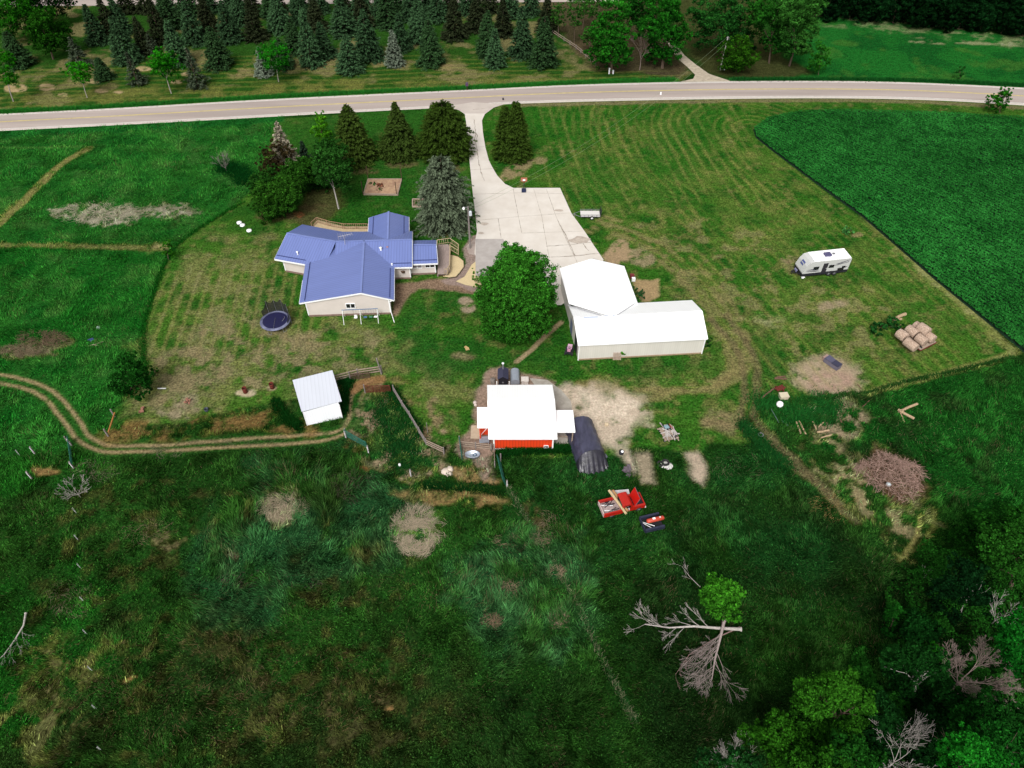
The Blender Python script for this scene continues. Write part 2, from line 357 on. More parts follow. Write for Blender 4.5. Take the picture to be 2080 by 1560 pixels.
spot(1690,775,50,22,(172,142,126),.7,1.,1.); spot(1695,620,26,12,(166,146,122),.7,1.,1.5,(.3,.55)); spot(1563,652,24,14,(150,150,110),.5,1.,1.5,(.3,.55))
spot(1600,528,16,10,(150,130,100),.7,.8,1.); spot(1740,476,16,6,(160,135,100),.6,.5,1.)
spot(1258,510,34,24,(176,150,118),.9,.8,1.5,(.2,.45),1.,62); spot(1300,522,22,20,(160,140,112),.7,.8,1.5,(.3,.55),1.,63)
poly([(1290,568),(1338,568),(1340,600),(1318,612),(1300,610)], (176,150,112), .5, .6, .9)
spot(946,620,18,15,(172,152,130),.85,.4,.6,rot=.3); spot(938,726,22,10,(140,122,94),.6,.8,1.,(.3,.5)); 
poly([(800,575),(890,566),(960,578),(968,600),(850,585),(830,600),(806,640),(796,640)], (142,116,98), .5, .5, .9)
spot(1050,345,40,16,(150,132,98),.8,.8,1.,rot=-.5); spot(1095,325,14,10,(150,132,98),.7,.8,1.)
for q in [(735,345,36,8),(815,332,30,8),(905,340,36,8),(640,420,30,10),(600,440,20,8),(905,470,44,12),(560,440,40,12)]: spot(*q, (104,90,62), .7, 1., 1.)
poly([(600,430),(650,360),(700,345),(690,420),(640,470),(610,470)], (84,74,48), 1.5, 1.5, .7)
spot(608,436,9,6,(150,92,60),.9,.3,.4)
poly([(958,480),(985,470),(985,560),(975,595),(950,590),(935,582),(905,578),(895,570),(930,560),(948,535),(940,505)], (158,138,128), .3, .2, .95)
poly([(1750,940),(1790,905),(1850,930),(1890,990),(1880,1020),(1800,1010),(1760,985)], (104,78,60), 1., 1.5, .85, (.2,.45), 2, 64)
poly([(1640,900),(1700,900),(1760,960),(1800,1020),(1880,1030),(1900,1060),(1850,1100),(1830,1120),(1790,1060),(1700,1010)], (166,148,112), 2.5, 2.5, .75, (.42,.6), 1.4, 65)
line([(1870,1050),(1872,1080),(1850,1110),(1840,1130)], .25, (160,150,90), .3, .5, .7); line([(1900,1040),(1895,1090),(1830,1145)], .2, (140,140,80), .3, .5, .6); line([(1820,1130),(1860,1150)], .2, (140,140,80), .3, .4, .6)
poly([(1670,810),(1730,820),(1770,850),(1740,900),(1670,890),(1620,850)], (160,140,114), 1.6, 1.6, .8, (.42,.58), 1.3, 66)
line([(1760,800),(1850,775),(1950,752),(2050,722)], .5, (130,134,80), .5, .4, .8); line([(1760,440),(1850,520),(1960,625),(2055,712)], .9, (140,140,86), .6, .6, .6, (.2,.5), 2, 67)
line([(1820,510),(1900,575),(1990,650)], .8, (160,156,104), .6, .6, .5, (.3,.6), 2, 68)
# dead-grass patches in the meadow
for q in [(200,435,85,24),(340,430,60,16)]: spot(*q, (178,170,150), .8, 1., 2.5, (.42,.6), 1.2, 70)
poly([(790,1060),(810,1035),(860,1020),(900,1040),(905,1090),(885,1120),(860,1130),(820,1125),(790,1100)], (76,120,52), 1.6, 2.2, .8, (.25,.5), 1.5, 171)
spot(845,1075,34,30,(92,140,60),.8,.8,1.5,(.4,.6),1.5,71); spot(575,1040,46,26,(150,140,110),.8,.8,1.5,(.35,.55),1.2,72); spot(470,1130,14,8,(170,130,110),.6,.5,1.)
spot(350,1105,30,14,(140,118,88),.6,.8,1.5,(.3,.6)); spot(90,700,60,14,(110,96,74),.7,.8,1.5,(.3,.5),1.2,73,-.2); spot(60,715,60,12,(120,106,84),.7,.8,1.5,(.3,.5),1.2,74)
spot(98,955,28,10,(150,118,76),.8,.5,1.,(.3,.5)); spot(360,830,44,14,(150,135,112),.7,1.,1.5,(.3,.55),1.5,75,-.2); spot(330,800,80,20,(132,116,84),.6,2.,2.,(.35,.6),2,76)
spot(500,800,20,8,(196,180,150),.9,.3,.5); spot(553,790,12,5,(170,150,120),.8,.3,.5)
spot(80,1460,80,60,(110,104,66),.6,2.,2.5,(.4,.6),1.5,77); spot(120,1350,60,50,(112,106,66),.6,2.,2.5,(.4,.6),1.5,78); spot(640,1430,240,90,(86,72,48),.4,3,3,(.45,.7),1.,79)

spot(255,1383,18,5,(176,140,84),.8,.3,.5,rot=-.4); spot(791,1436,8,4,(180,140,90),.8,.3,.4)
BASE = S(26,64,22)
def paint(x, y):
    """surface colour of the ground at x,y"""
    n = x.shape[0]; c = np.tile(np.array(BASE), (n, 1))
    w1 = fbm(x, y, 3.2, 4, 1)-.5; w2 = fbm(x, y, 3.2, 4, 2)-.5
    g = fbm(x, y, 12, 4, 3)
    c = c*(0.75+.6*ss(g, .3, .7))[:, None]
    for l in LAY:
        P = l[1]; soft, warp, op, patch, psc, seed = l[3:9]; pad = soft+warp*1.2+(l[9] if l[0] == 'l' else 0)+.5
        bb = (x > P[:,0].min()-pad) & (x < P[:,0].max()+pad) & (y > P[:,1].min()-pad) & (y < P[:,1].max()+pad)
        i = np.nonzero(bb)[0]
        if len(i) == 0: continue
        xx = x[i]+w1[i]*warp*2.2; yy = y[i]+w2[i]*warp*2.2
        if l[0] == 'p': d = sdf_poly(xx, yy, P)
        else: d = d_line(xx, yy, P)-l[9]
        a = (1-ss(d, -soft*.6, soft*.6))*op
        if patch: a = a*ss(fbm(x[i], y[i], psc, 5, seed), patch[0], patch[1])
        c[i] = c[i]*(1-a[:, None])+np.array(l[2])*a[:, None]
    return c
P_FIELD = PX(*FIELD); P_LAWN = PX(*LAWN)
EDGE = PX((1528,262),(1570,308),(1680,390),(1820,500),(1980,635),(2075,712))
def stripes(x, y, c):
    """mowing lines that run along the field edge on the big lawn, straight ones elsewhere"""
    inl = sdf_poly(x, y, P_LAWN) < 0
    d = d_line(x, y, EDGE)+1.2*(fbm(x, y, 25, 2, 5)-.5)
    k = inl & (d < 45) & (x > 2) & (y > 52)
    st = ss(np.sin(2*PI*d/1.7), .1, 1.)*ss(fbm(x, y, 4, 4, 6), .3, .7)*.32
    tan = np.array(S(138,138,78))
    a = np.where(k, st*(1-ss(d, 32, 45)), 0)
    c = c*(1-a[:, None])+tan*a[:, None]
    # second, crossing mower pattern next to the road
    pat = ss(np.sin(2*PI*(x+.16*y-.0010*(y-100)**2+1.2*fbm(x, y, 25, 2, 9))/2.0), .35, 1.)*ss(fbm(x, y*.35, 3, 4, 8), .3, .7)*.26
    a = np.where(inl & (y > 92) & (y < 142), pat*ss(x, 2, 8)*(1-ss(x, 38, 52))*ss(y, 92, 104), 0); c = c*(1-a[:, None])+np.array(S(160,152,96))*a[:, None]
    P = PX((350,560),(640,540),(640,700),(300,720)); s2 = sdf_poly(x, y, P)
    a = (1-ss(s2, -1, 3))*ss(np.sin(2*PI*(x+.1*y)/1.6), .2, .9)*.3; c = c*(1-a[:, None])+np.array(S(150,138,92))*a[:, None]
    P = PX((-100,232),(1380,165),(1380,150),(700,100),(-100,150)); s2 = sdf_poly(x, y, P)
    a = (1-ss(s2, -1, 2))*ss(np.sin(2*PI*(y-.06*x+1.5*fbm(x, y, 15, 2, 4))/2.2), .3, .9)*.35; c = c*(1-a[:, None])+np.array(S(120,128,62))*a[:, None]
    return c
def ground_color(x, y):
    c = stripes(x, y, paint(x, y)); g = c[:,1] > c[:,0]*1.15; c[g] *= np.array([1.04,1.,.86]); return c
# ---- the sheet: fine where the farm is, coarse out to the horizon
ys = np.concatenate([[-900,-300,-100,-40,-10,4], np.arange(12, 60, .2), np.arange(60, 120, .27), np.arange(120, 215, .42), [230,260,320,450,700,1100,1800,3000]])
us = np.concatenate([[-30,-12,-5,-3,-2,-1.5,-1.25], np.linspace(-1.12, 1.12, 620), [1.25,1.5,2,3,5,12,30]])
hw = (np.clip(ys, 10, 3000)*CS+CAMH*SN)/FX*1040
GX = us[None, :]*hw[:, None]; GY = np.repeat(ys[:, None], len(us), 1)
gx = GX.ravel(); gy = GY.ravel(); nv = len(gx)
core = (gx > -170) & (gx < 170) & (gy > 5) & (gy < 260)
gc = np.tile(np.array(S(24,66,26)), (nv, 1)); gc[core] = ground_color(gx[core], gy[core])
lawnm = ss(-sdf_poly(gx, gy, P_LAWN), -.5, .8)
near = core & (gy < 215)
gz = np.where(near, (fbm(gx, gy, 2.2, 3, 31)-.5)*.10*(1-lawnm), 0)
gz = np.minimum(gz, .0)
me = bpy.data.meshes.new('ground'); me.vertices.add(nv)
me.vertices.foreach_set('co', np.stack([gx, gy, gz], -1).astype(np.float32).ravel())
R, K = GX.shape; a = (np.arange(R-1)[:, None]*K+np.arange(K-1)[None, :]).ravel()
quads = np.stack([a, a+1, a+K+1, a+K], -1).astype(np.int32); nf = len(quads)
me.loops.add(nf*4); me.loops.foreach_set('vertex_index', quads.ravel()); me.polygons.add(nf)
me.polygons.foreach_set('loop_start', np.arange(nf, dtype=np.int32)*4); me.update(calc_edges=True)
me.polygons.foreach_set('use_smooth', np.ones(nf, bool))
ca = me.color_attributes.new('Col', 'FLOAT_COLOR', 'POINT'); c4 = np.ones((nv, 4), np.float32); c4[:, :3] = gc
ca.data.foreach_set('color', c4.ravel())
# shader: the painted soil / grass colour broken up by fine fibre noise and tan flecks
m, nt, b = new_mat('ground'); N = nt.nodes; L = nt.links
at = N.new('ShaderNodeAttribute'); at.attribute_name = 'Col'; tc = N.new('ShaderNodeTexCoord')
def noise(scale, det, st=(1,1,1)):
    mp = N.new('ShaderNodeMapping'); mp.inputs['Scale'].default_value = st; L.new(tc.outputs['Object'], mp.inputs[0])
    n = N.new('ShaderNodeTexNoise'); n.inputs['Scale'].default_value = scale; n.inputs['Detail'].default_value = det; n.inputs['Roughness'].default_value = .7
    L.new(mp.outputs[0], n.inputs['Vector']); return n
def rng_(n, a, b_, lo, hi):
    r = N.new('ShaderNodeMapRange'); r.inputs['From Min'].default_value = a; r.inputs['From Max'].default_value = b_; r.inputs['To Min'].default_value = lo; r.inputs['To Max'].default_value = hi
    L.new(n.outputs['Fac'], r.inputs['Value']); return r
n1 = noise(3.5, 8); n2 = noise(1., 5, (1,1.4,1)); n3 = noise(.9, 3)
r1 = rng_(n1, .36, .64, .3, 1.85); r2 = rng_(n2, .32, .68, .6, 1.4)
mm = N.new('ShaderNodeMath'); mm.operation = 'MULTIPLY'; L.new(r1.outputs[0], mm.inputs[0]); L.new(r2.outputs[0], mm.inputs[1])
sepc = N.new('ShaderNodeSeparateColor'); L.new(at.outputs['Color'], sepc.inputs[0]); soil = N.new('ShaderNodeMapRange'); soil.inputs['From Min'].default_value = .09; soil.inputs['From Max'].default_value = .24; soil.inputs['To Min'].default_value = 0.; soil.inputs['To Max'].default_value = .62; L.new(sepc.outputs[0], soil.inputs['Value'])
mxs = N.new('ShaderNodeMix'); mxs.data_type = 'FLOAT'; L.new(soil.outputs[0], mxs.inputs['Factor']); L.new(mm.outputs[0], mxs.inputs['A']); mxs.inputs['B'].default_value = 1.0
vm = N.new('ShaderNodeVectorMath'); vm.operation = 'SCALE'; L.new(at.outputs['Color'], vm.inputs[0]); L.new(mxs.outputs['Result'], vm.inputs['Scale'])
n4 = noise(4.2, 6, (1,.6,1)); r4 = rng_(n4, .54, .66, 0, .6)
mx = N.new('ShaderNodeMix'); mx.data_type = 'RGBA'; L.new(r4.outputs[0], mx.inputs['Factor']); L.new(vm.outputs[0], mx.inputs['A'])
vm2 = N.new('ShaderNodeVectorMath'); vm2.operation = 'MULTIPLY_ADD'; vm2.inputs[1].default_value = (1.4,1.15,1.3); vm2.inputs[2].default_value = (.028,.024,.012)
L.new(at.outputs['Color'], vm2.inputs[0]); L.new(vm2.outputs[0], mx.inputs['B'])
L.new(mx.outputs['Result'], b.inputs['Base Color']); b.inputs['Roughness'].default_value = 1; b.inputs['Specular IOR Level'].default_value = 0
bp = N.new('ShaderNodeBump'); bp.inputs['Strength'].default_value = .7; bp.inputs['Distance'].default_value = .12; L.new(n1.outputs['Fac'], bp.inputs['Height']); L.new(bp.outputs[0], b.inputs['Normal'])
me.materials.append(m); ground = bpy.data.objects.new('ground', me); COL.objects.link(ground); tag(ground, kind='structure')
# ================================================================ ROAD / DRIVE (sheets)
def sheet(name, pts, z, m, kind='structure'):
    mb = MB(); mb.add([(p[0], p[1], z) for p in pts], [tuple(range(len(pts)))]); o = mb.build(name, m)
    me = o.data; n = me.polygons[0].normal.z
    if n < 0: me.flip_normals()
    return tag(o, kind=kind) if kind else o
def ribbon(mb, A, B, t0, t1, z):
    vs = []; fs = []
    for a, b_ in zip(A, B): vs += [(a[0]+(b_[0]-a[0])*t0, a[1]+(b_[1]-a[1])*t0, z), (a[0]+(b_[0]-a[0])*t1, a[1]+(b_[1]-a[1])*t1, z)]
    for i in range(len(A)-1): fs.append((2*i, 2*i+2, 2*i+3, 2*i+1))
    mb.add(vs, fs)
def asphalt(name, c):
    m, nt, b = new_mat(name); N = nt.nodes; L = nt.links; tc = N.new('ShaderNodeTexCoord')
    a = N.new('ShaderNodeTexNoise'); a.inputs['Scale'].default_value = .25; a.inputs['Detail'].default_value = 6
    mp = N.new('ShaderNodeMapping'); mp.inputs['Scale'].default_value = (.12,1.6,1); L.new(tc.outputs['Object'], mp.inputs[0]); L.new(mp.outputs[0], a.inputs['Vector'])
    f = N.new('ShaderNodeTexNoise'); f.inputs['Scale'].default_value = 14; f.inputs['Detail'].default_value = 4; L.new(tc.outputs['Object'], f.inputs['Vector'])
    r = N.new('ShaderNodeValToRGB'); L.new(a.outputs['Fac'], r.inputs[0]); e = r.color_ramp.elements
    e[0].position = .35; e[0].color = (*[q*.86 for q in c], 1); e[1].position = .65; e[1].color = (*[q*1.08 for q in c], 1)
    mr = N.new('ShaderNodeMapRange'); mr.inputs['To Min'].default_value = .82; mr.inputs['To Max'].default_value = 1.18; L.new(f.outputs['Fac'], mr.inputs['Value'])
    v = N.new('ShaderNodeVectorMath'); v.operation = 'SCALE'; L.new(r.outputs[0], v.inputs[0]); L.new(mr.outputs[0], v.inputs['Scale']); L.new(v.outputs[0], b.inputs['Base Color'])
    b.inputs['Roughness'].default_value = .95; b.inputs['Specular IOR Level'].default_value = .15; return m
M_ROAD = asphalt('asphalt', S(192,178,170)); M_SHO = mat('gravel_shoulder', S(226,216,204), .95, .15, 3); M_WL = mat('road_paint_white', S(250,246,240), .8, .2, 2)
M_YL = mat('road_paint_yellow', S(226,204,120), .8, .2, 1)
NEAR = [(-700,302),(-300,283),(0,266),(209,256),(450,243),(700,229),(925,218),(1060,209.5),(1390,202),(1666,199),(1885,202.5),(2080,214),(2400,238),(2800,275)]
FAR = [(-700,262),(-300,246),(0,231.5),(235,220),(464,206),(700,194),(959,182.5),(1161,172),(1390,166),(1600,164),(1750,165),(1885,168.5),(2080,178),(2400,197),(2800,226)]
def curve_at(C, xs):
    C = smooth_pts(C, 2); X = [q[0] for q in C]; Y = [q[1] for q in C]; return np.interp(xs, X, Y)
xs = np.arange(-700, 2801, 20); A = UN(xs, curve_at(NEAR, xs)); B = UN(xs, curve_at(FAR, xs))
r = MB(); ribbon(r, A, B, 0, 1, .02); road_shoulder = tag(r.build('road_shoulder', M_SHO), kind='structure')
r = MB(); ribbon(r, A, B, .08, .95, .03); road = tag(r.build('road', M_ROAD), kind='structure')
r = MB(); ribbon(r, A, B, .10, .122, .036); ribbon(r, A, B, .910, .932, .036); tag(r.build('road_edge_line', M_WL), kind='structure')
r = MB(); ribbon(r, A, B, .500, .518, .036); ribbon(r, A, B, .532, .550, .036); tag(r.build('road_centre_line', M_YL), kind='structure')
xs = np.arange(-900, 1300, 60); A = UN(xs, 12-.008*(xs-150)); B = UN(xs, -6-.008*(xs-150)); r = MB(); ribbon(r, A, B, 0, 1, .02); tag(r.build('far_road', M_ROAD), kind='structure')
def conc(name, c, c2, sc=.35):
    m = mat(name, c, .9, 0, sc, c2=c2, spec=.2); return m
M_CON = conc('concrete', S(246,238,228), S(232,222,210)); M_CON2 = conc('old_concrete', S(204,196,190), S(184,176,170), .8)
DRV = [(903,217),(932,224),(944,232),(947,250),(950,290),(955,340),(960,390),(966,440),(969,471),(966,484),(964,516),(1000,580),(1060,620),(1140,620),(1200,580),(1226,528),(1207,500),(1188,471),(1161,434),(1148,405),(1137.5,382),(1090,382),(1043,382),(1026,374),(1010,357),(1000,340),(993,326),(986,300),(981,270),(979,245),(985,232),(1003,219),(1024,212),(960,208)]
sheet('driveway', [U(*q) for q in DRV], .045, M_CON)
sheet('driveway_apron', [U(*q) for q in [(903,217),(932,224),(944,231),(986,231),(1003,219),(1024,212),(960,208)]], .050, conc('apron', S(222,210,200), S(204,192,182)))
sheet('grey_slab', [U(*q) for q in [(966,486),(1022,486),(1040,520),(1010,575),(966,560)]], .070, M_CON2)
mk = mat('joint_dark', S(176,164,150), .95, .4, 2); r = MB()
def strip(mb, pts, w, z, wob=0.):
    P = [U(*q) for q in pts]; Q = []
    for a, b_ in zip(P[:-1], P[1:]):
        k = max(1, int((b_-a).length/.6)) if wob else 1
        Q += [a.lerp(b_, i/k)+(Vector((random.uniform(-wob, wob), random.uniform(-wob, wob), 0)) if wob else Vector((0,0,0))) for i in range(k)]
    Q.append(P[-1])
    for a, b_ in zip(Q[:-1], Q[1:]):
        d = (b_-a).normalized(); n = Vector((-d.y, d.x, 0))*w/2*(random.uniform(.5, 1.5) if wob else 1)
        mb.add([(a+n)[:2]+(z,), (a-n)[:2]+(z,), (b_-n)[:2]+(z,), (b_+n)[:2]+(z,)], [(0,1,2,3)])
for q in [[(1042.5,384),(1050,425),(1060,474)],[(1084,384),(1100,438),(1115,522)],[(1110,385),(1132,447),(1172,533)],[(970,448),(1060,440),(1160,433)],[(1012,445),(1018,484)],[(1060,474),(1185,470)],[(949,300),(989,298)],[(955,345),(1003,343)],[(961,395),(1060,392),(1143,394)]]: strip(r, q, .06, .056, .02)
for q in [[(1110,501),(1160,497),(1200,493)],[(1119,523),(1170,520),(1217,515)],[(1132,447),(1150,480),(1168,520)]]: strip(r, q, .12, .057, .05)
for q in [[(963,242),(966,270),(964,285),(968,300),(973,330),(977,350),(984,368)],[(966,270),(969,276),(966,288)],[(1184,494),(1196,510)],[(960,223),(985,221)]]: strip(r, q, .12, .058, .1)
tag(r.build('driveway_joints', mk), kind='structure')
M_STAIN = mat('stain', S(206,192,178), .95, .25, 1.5)
r = MB()
for (px, py, a, b_) in [(984,455,8,4),(977,474,6,3),(1136,428,10,3),(1178,488,22,8)]:
    c = U(px, py); k = mpp(px, py); pts = [c+Vector((math.cos(t)*a*k*random.uniform(.7,1.2), math.sin(t)*b_*k*1.5*random.uniform(.7,1.2), 0)) for t in np.linspace(0, 2*PI, 15)[:-1]]
    r.add([(p.x, p.y, .061) for p in pts], [tuple(range(14))])
tag(r.build('driveway_stains', M_STAIN), kind='structure')
sheet('gravel_drive', [U(*q) for q in [(1382,166),(1408,160),(1412,152),(1395,135),(1375,118),(1345,70),(1340,60),(1352,62),(1390,112),(1412,130),(1440,150),(1485,165)]], .012, mat('gravel', S(200,186,164), .95, .25, 1.2))
sheet('barn_slab', [U(*q) for q in [(1075,768),(1112,772),(1140,792),(1160,815),(1168,880),(1165,900),(1125,905),(1100,800)]], .02, conc('barn_concrete', S(200,194,182), S(168,160,148), 1.2))
sheet('walkway', [U(*q) for q in [(947,500),(966,484),(985,478),(978,520),(972,560),(962,560),(966,520),(952,515)]], .018, conc('walk', S(196,182,172), S(170,152,142), 1.))
# ================================================================ BUILDINGS
M_BLUE = ribbed('blue_roof_metal', S(122,138,200), .33, .40, .05, 0, .30, .5)
M_WHITEROOF = ribbed('white_roof_metal', (.93,.93,.93), .4, .30, .02, 0, .05, .5)
M_PALEROOF = ribbed('pale_roof_metal', S(240,244,255), .45, .45, .03, 0, .10, .4)
M_SIDING = mat('cream_siding', S(242,230,222), .6, .05, .8)
M_SHEDWALL = ribbed('cream_wall_metal', S(244,238,228), .55, .30, .05, 0, .08, .4)
M_TRIM = mat('white_trim', (.82,.82,.82), .5, .03, 1); M_RED = ribbed('red_wall_metal', S(244,74,34,1.1), .45, .35, .06, 0, .38, .4)
M_DARKGLASS = mat('dark_glass', (.012,.012,.016), .08, .2, 1, spec=.6); M_GLASS = mat('pale_glass', S(150,142,150), .1, .3, 1.5, spec=.6)
M_BLACK = mat('black_metal', (.018,.018,.024), .5, .3, 2); M_GREY = mat('grey_metal', S(150,150,155), .45, .2, 2, metal=.3)
M_WOOD = mat('weathered_wood', S(178,158,140), .9, .25, 2.5, stretch=(1,6,1)); M_WOODG = mat('grey_wood', S(150,140,136), .9, .3, 2, stretch=(1,5,1))
M_NEWWOOD = mat('yellow_wood', S(206,184,146), .85, .15, 3); M_DARKWOOD = mat('dark_wood', S(92,70,56), .9, .3, 3)
M_RUST = mat('rusty_steel', S(134,58,44), .85, .3, 5, c2=S(80,34,26)); M_SOIL = mat('soil', S(150,120,100), .95, .3, 2)
M_TYRE = mat('tyre_rubber', (.02,.02,.02), .85, .2, 4); M_WHITE = mat('white_paint', (.85,.85,.85), .4, .04, 2); M_GALV = mat('galvanised', S(196,204,218), .35, .08, 2, metal=.4)
M_GREENST = mat('green_steel', S(36,106,88), .5, .2, 3)
def roof_plane(mb, a, b_, c, d, t=.12):
    """a-b eave edge, c-d ridge edge; solid sheet"""
    P = [Vector(q) for q in (a, b_, c, d)]; n = (P[1]-P[0]).cross(P[3]-P[0]).normalized()
    if n.z < 0: P = [P[1], P[0], P[3], P[2]]; n = -n
    Q = [q-n*t for q in P]; mb.face(P); mb.face(Q[::-1])
    for i in range(4): mb.face([P[i], Q[i], Q[(i+1)%4], P[(i+1)%4]])
    return P
def trim_edge(mb, a, b_, w=.16, h=.2, drop=.04): mb.bar(Vector(a)-Vector((0,0,drop)), Vector(b_)-Vector((0,0,drop)), w, h)
def lerp(a, b_, t): return Vector(a).lerp(Vector(b_), t)
def zz(p, z): return Vector((p[0], p[1], z))
# ---------------- house
house = thing('house', 'cream farmhouse with ribbed blue metal roof and four gabled wings', 'house', U(735,560))
e, r_ = 2.65, 4.15
FL, FR, R0, BR = U(608,615,e), U(800.3,608.8,e), U(733,594.3,r_), U(800.8,542.5,e)
M0, M1 = U(682,490.8,r_), U(837,487,r_); R1 = lerp(M0, M1, .37)
MFR, MRR = U(837,542,e), U(837.5,470,e)
L0 = U(582.5,473.8,r_); LFL = U(557.5,525.5,e); LFR = U(622.5,537,e); LRR = U(613.8,456,e); MRL = U(697,471,e)
rp = MB()
back = lerp(FL, FL+(BR-FR), 1.25); 
roof_plane(rp, FL, FL+(R1-R0)*.98, R1, R0)                    # front wing, wide left slope
roof_plane(rp, FR, FR+(R1-R0)*.98, R1, R0)                    # front wing, right slope
up = Vector((0,0,.03)); mfl = MFR+(M0-M1)*1.0
roof_plane(rp, mfl+up, MFR+up, M1+up, M0+up); roof_plane(rp, MRL+up, MRR+up, M1+up, M0+up)
dl = (LFR-LFL); up = Vector((0,0,.015))
roof_plane(rp, LFL+up, LFL+dl*1.55+up, M0+up, L0+up); roof_plane(rp, MRL+up, LRR+up, L0+up, M0+up)
Bl, Br, Bf, Bk = U(749.5,442,e), U(830.5,440.5,e), U(787.5,486,r_), U(789.3,430,r_)
bdir = (Bf-Bk); roof_plane(rp, Bl, Bl+bdir*.75, Bf, Bk); roof_plane(rp, Br, Br+bdir*.75, Bf, Bk)
pr = 3.35; pe = 2.5; P0, P1 = U(836,497.5,pr), U(886,498,pr); PF0, PF1 = U(836,536,pe), U(889,534,pe); PB0, PB1 = U(836,488.5,pe), U(886,487.5,pe)
roof_plane(rp, PF0, PF1, P1, P0); roof_plane(rp, PB0, PB1, P1, P0)
roof = rp.build('roof', M_BLUE, house)
tr = MB()
for a, b_ in [(FL,R0),(R0,FR),(FR,BR),(FL,FL+(R1-R0)*.42),(LFL,L0),(LFL,LFR),(MFR,M1),(M1,MRR),(MFR,BR),(PF0,PF1),(PF1,P1),(P1,PB1),(Bl,Bk),(Bk,Br),(Br,Br+bdir*.65),(Bl,Bl+bdir*.65),(L0,LRR)]: tr = MB(); trim_edge(tr, a, b_, .13, .2, .16); tr.build('fascia', M_TRIM, roof)
dk = MB(); dkm = mat('roof_seam_dark', S(44,52,110), .5, .1, 1)
def on_plane(a, b_, c, d, s, t0, t1): # strip along the eave at fraction s up-slope
    return lerp(lerp(a, d, s), lerp(b_, c, s), t0), lerp(lerp(a, d, s), lerp(b_, c, s), t1)
for (a, b_, c, d, s, t0, t1) in [(FL, FL+(R1-R0), R1, R0, .085, .02, .75),(FR, FR+(R1-R0), R1, R0, .13, .02, .57),(MFR,mfl,M0,M1,.13,.01,.24),(LFL,LFL+dl*1.55,M0,L0,.13,.02,.6),(PF0,PF1,P1,P0,.16,.02,.98),(Br,Br+bdir*.75,Bf,Bk,.24,.05,.9),(Bl,Bl+bdir*.75,Bf,Bk,.24,.05,.9)]:
    A_, B_ = on_plane(a, b_, c, d, s, t0, t1); dk = MB(); dk.bar(A_+Vector((0,0,.07)), B_+Vector((0,0,.07)), .07, .07); dk.build('snow_guard', dkm, roof)
rc = MB(); rcm = mat('ridge_cap', S(134,150,210), .3, .05, 1)
for a, b_ in [(R0,R1),(M0,M1),(L0,M0),(P0,P1),(Bk,Bf)]: rc = MB(); rc.bar(Vector(a)+Vector((0,0,.05)), Vector(b_)+Vector((0,0,.05)), .28, .05); rc.build('ridge_cap', rcm, roof)
def wall_quad(mb, a, b_, z0, z1): mb.face([zz(a,z0), zz(b_,z0), zz(b_,z1), zz(a,z1)])
w = MB(); oh = .55
d1 = (FR-FL).normalized(); dy = (R1-R0).normalized()
WFL = FL+d1*.8+dy*.12; WFR = FR-d1*.75+dy*.12; k = (WFL-FL).dot(d1)/((R0-FL).dot(d1)); 
zl = lambda p: e+(r_-e)*min((Vector(p)-FL).dot(d1)/((R0-FL).dot(d1)), (FR-Vector(p)).dot(d1)/((FR-R0).dot(d1)))-.12
pk = lerp(WFL, WFR, (R0-WFL).dot(d1)/((WFR-WFL).dot(d1)))
w.face([zz(WFL,0), zz(WFR,0), zz(WFR,zl(WFR)), zz(pk,r_-.12), zz(WFL,zl(WFL))])
wall_quad(w, WFL+dy*10, WFL, 0, 2.6); wall_quad(w, WFR, WFR+dy*7.5, 0, 2.6)
# soffit strips
w.face([zz(FL,e-.13), zz(WFL,e-.13), zz(WFL+dy*9,e-.13), zz(FL+dy*9,e-.13)])
sL = (LFR-LFL).normalized(); nL = Vector((-sL.y, sL.x, 0)); LW0 = LFL+sL*.9+nL*.6; LW1 = LFR+nL*.6+sL*2
wall_quad(w, LW0, LW1, 0, 2.75); LW3 = LRR+sL*.7-nL*.5; Lp = lerp(LW0, LW3, .5)
w.face([zz(LW0,0), zz(LW0,2.75), zz(Lp,r_-.2), zz(LW3,2.75), zz(LW3,0)]); wall_quad(w, LW3, MRL+Vector((.2,-.5,0)), 0, 2.7)
MW0 = MFR+Vector((-.5,.6,0)); MW1 = MW0+(M0-M1).normalized()*6; wall_quad(w, MW1, MW0, 0, 2.75)
MW2 = MRR+Vector((-.5,-.6,0)); mp_ = lerp(MW0, MW2, .5); w.face([zz(MW0,0), zz(MW2,0), zz(MW2,2.75), zz(mp_,r_-.2), zz(MW0,2.75)]); wall_quad(w, MW2, MRL+Vector((0,-.5,0)), 0, 2.75)
PW0 = PF0+Vector((-.3,.6,0)); PW1 = PF1+Vector((-.5,.6,0)); PW2 = PB1+Vector((-.4,-.5,0)); PW3 = PB0+Vector((0,-.5,0))
wall_quad(w, PW0, PW1, 0, 2.6); w.face([zz(PW1,0), zz(PW2,0), zz(PW2,2.6), zz(lerp(PW1,PW2,.5),pr-.15), zz(PW1,2.6)]); wall_quad(w, PW2, PW3, 0, 2.6)
BW0 = Bl+Vector((.5,-.5,0)); BW1 = Br+Vector((-.5,-.5,0)); w.face([zz(BW0,0), zz(BW1,0), zz(BW1,2.75), zz(lerp(BW0,BW1,.5),r_-.25), zz(BW0,2.75)][::-1]); wall_quad(w, BW0, BW0+bdir, 0, 2.7); wall_quad(w, BW1, BW1+bdir, 0, 2.7)
wall = w.build('wall', M_SIDING, house)
fd = MB(); 
for a, b_ in [(WFL,WFR),(WFR,WFR+dy*7.5),(WFL,WFL+dy*9),(LW0,LW1),(MW1,MW0),(PW0,PW1)]: fd.bar(zz(a,.15), zz(b_,.15), .08, .3)
fd.build('foundation', mat('foundation_block', S(150,124,112), .9, .2, 3), house)
cb = MB()
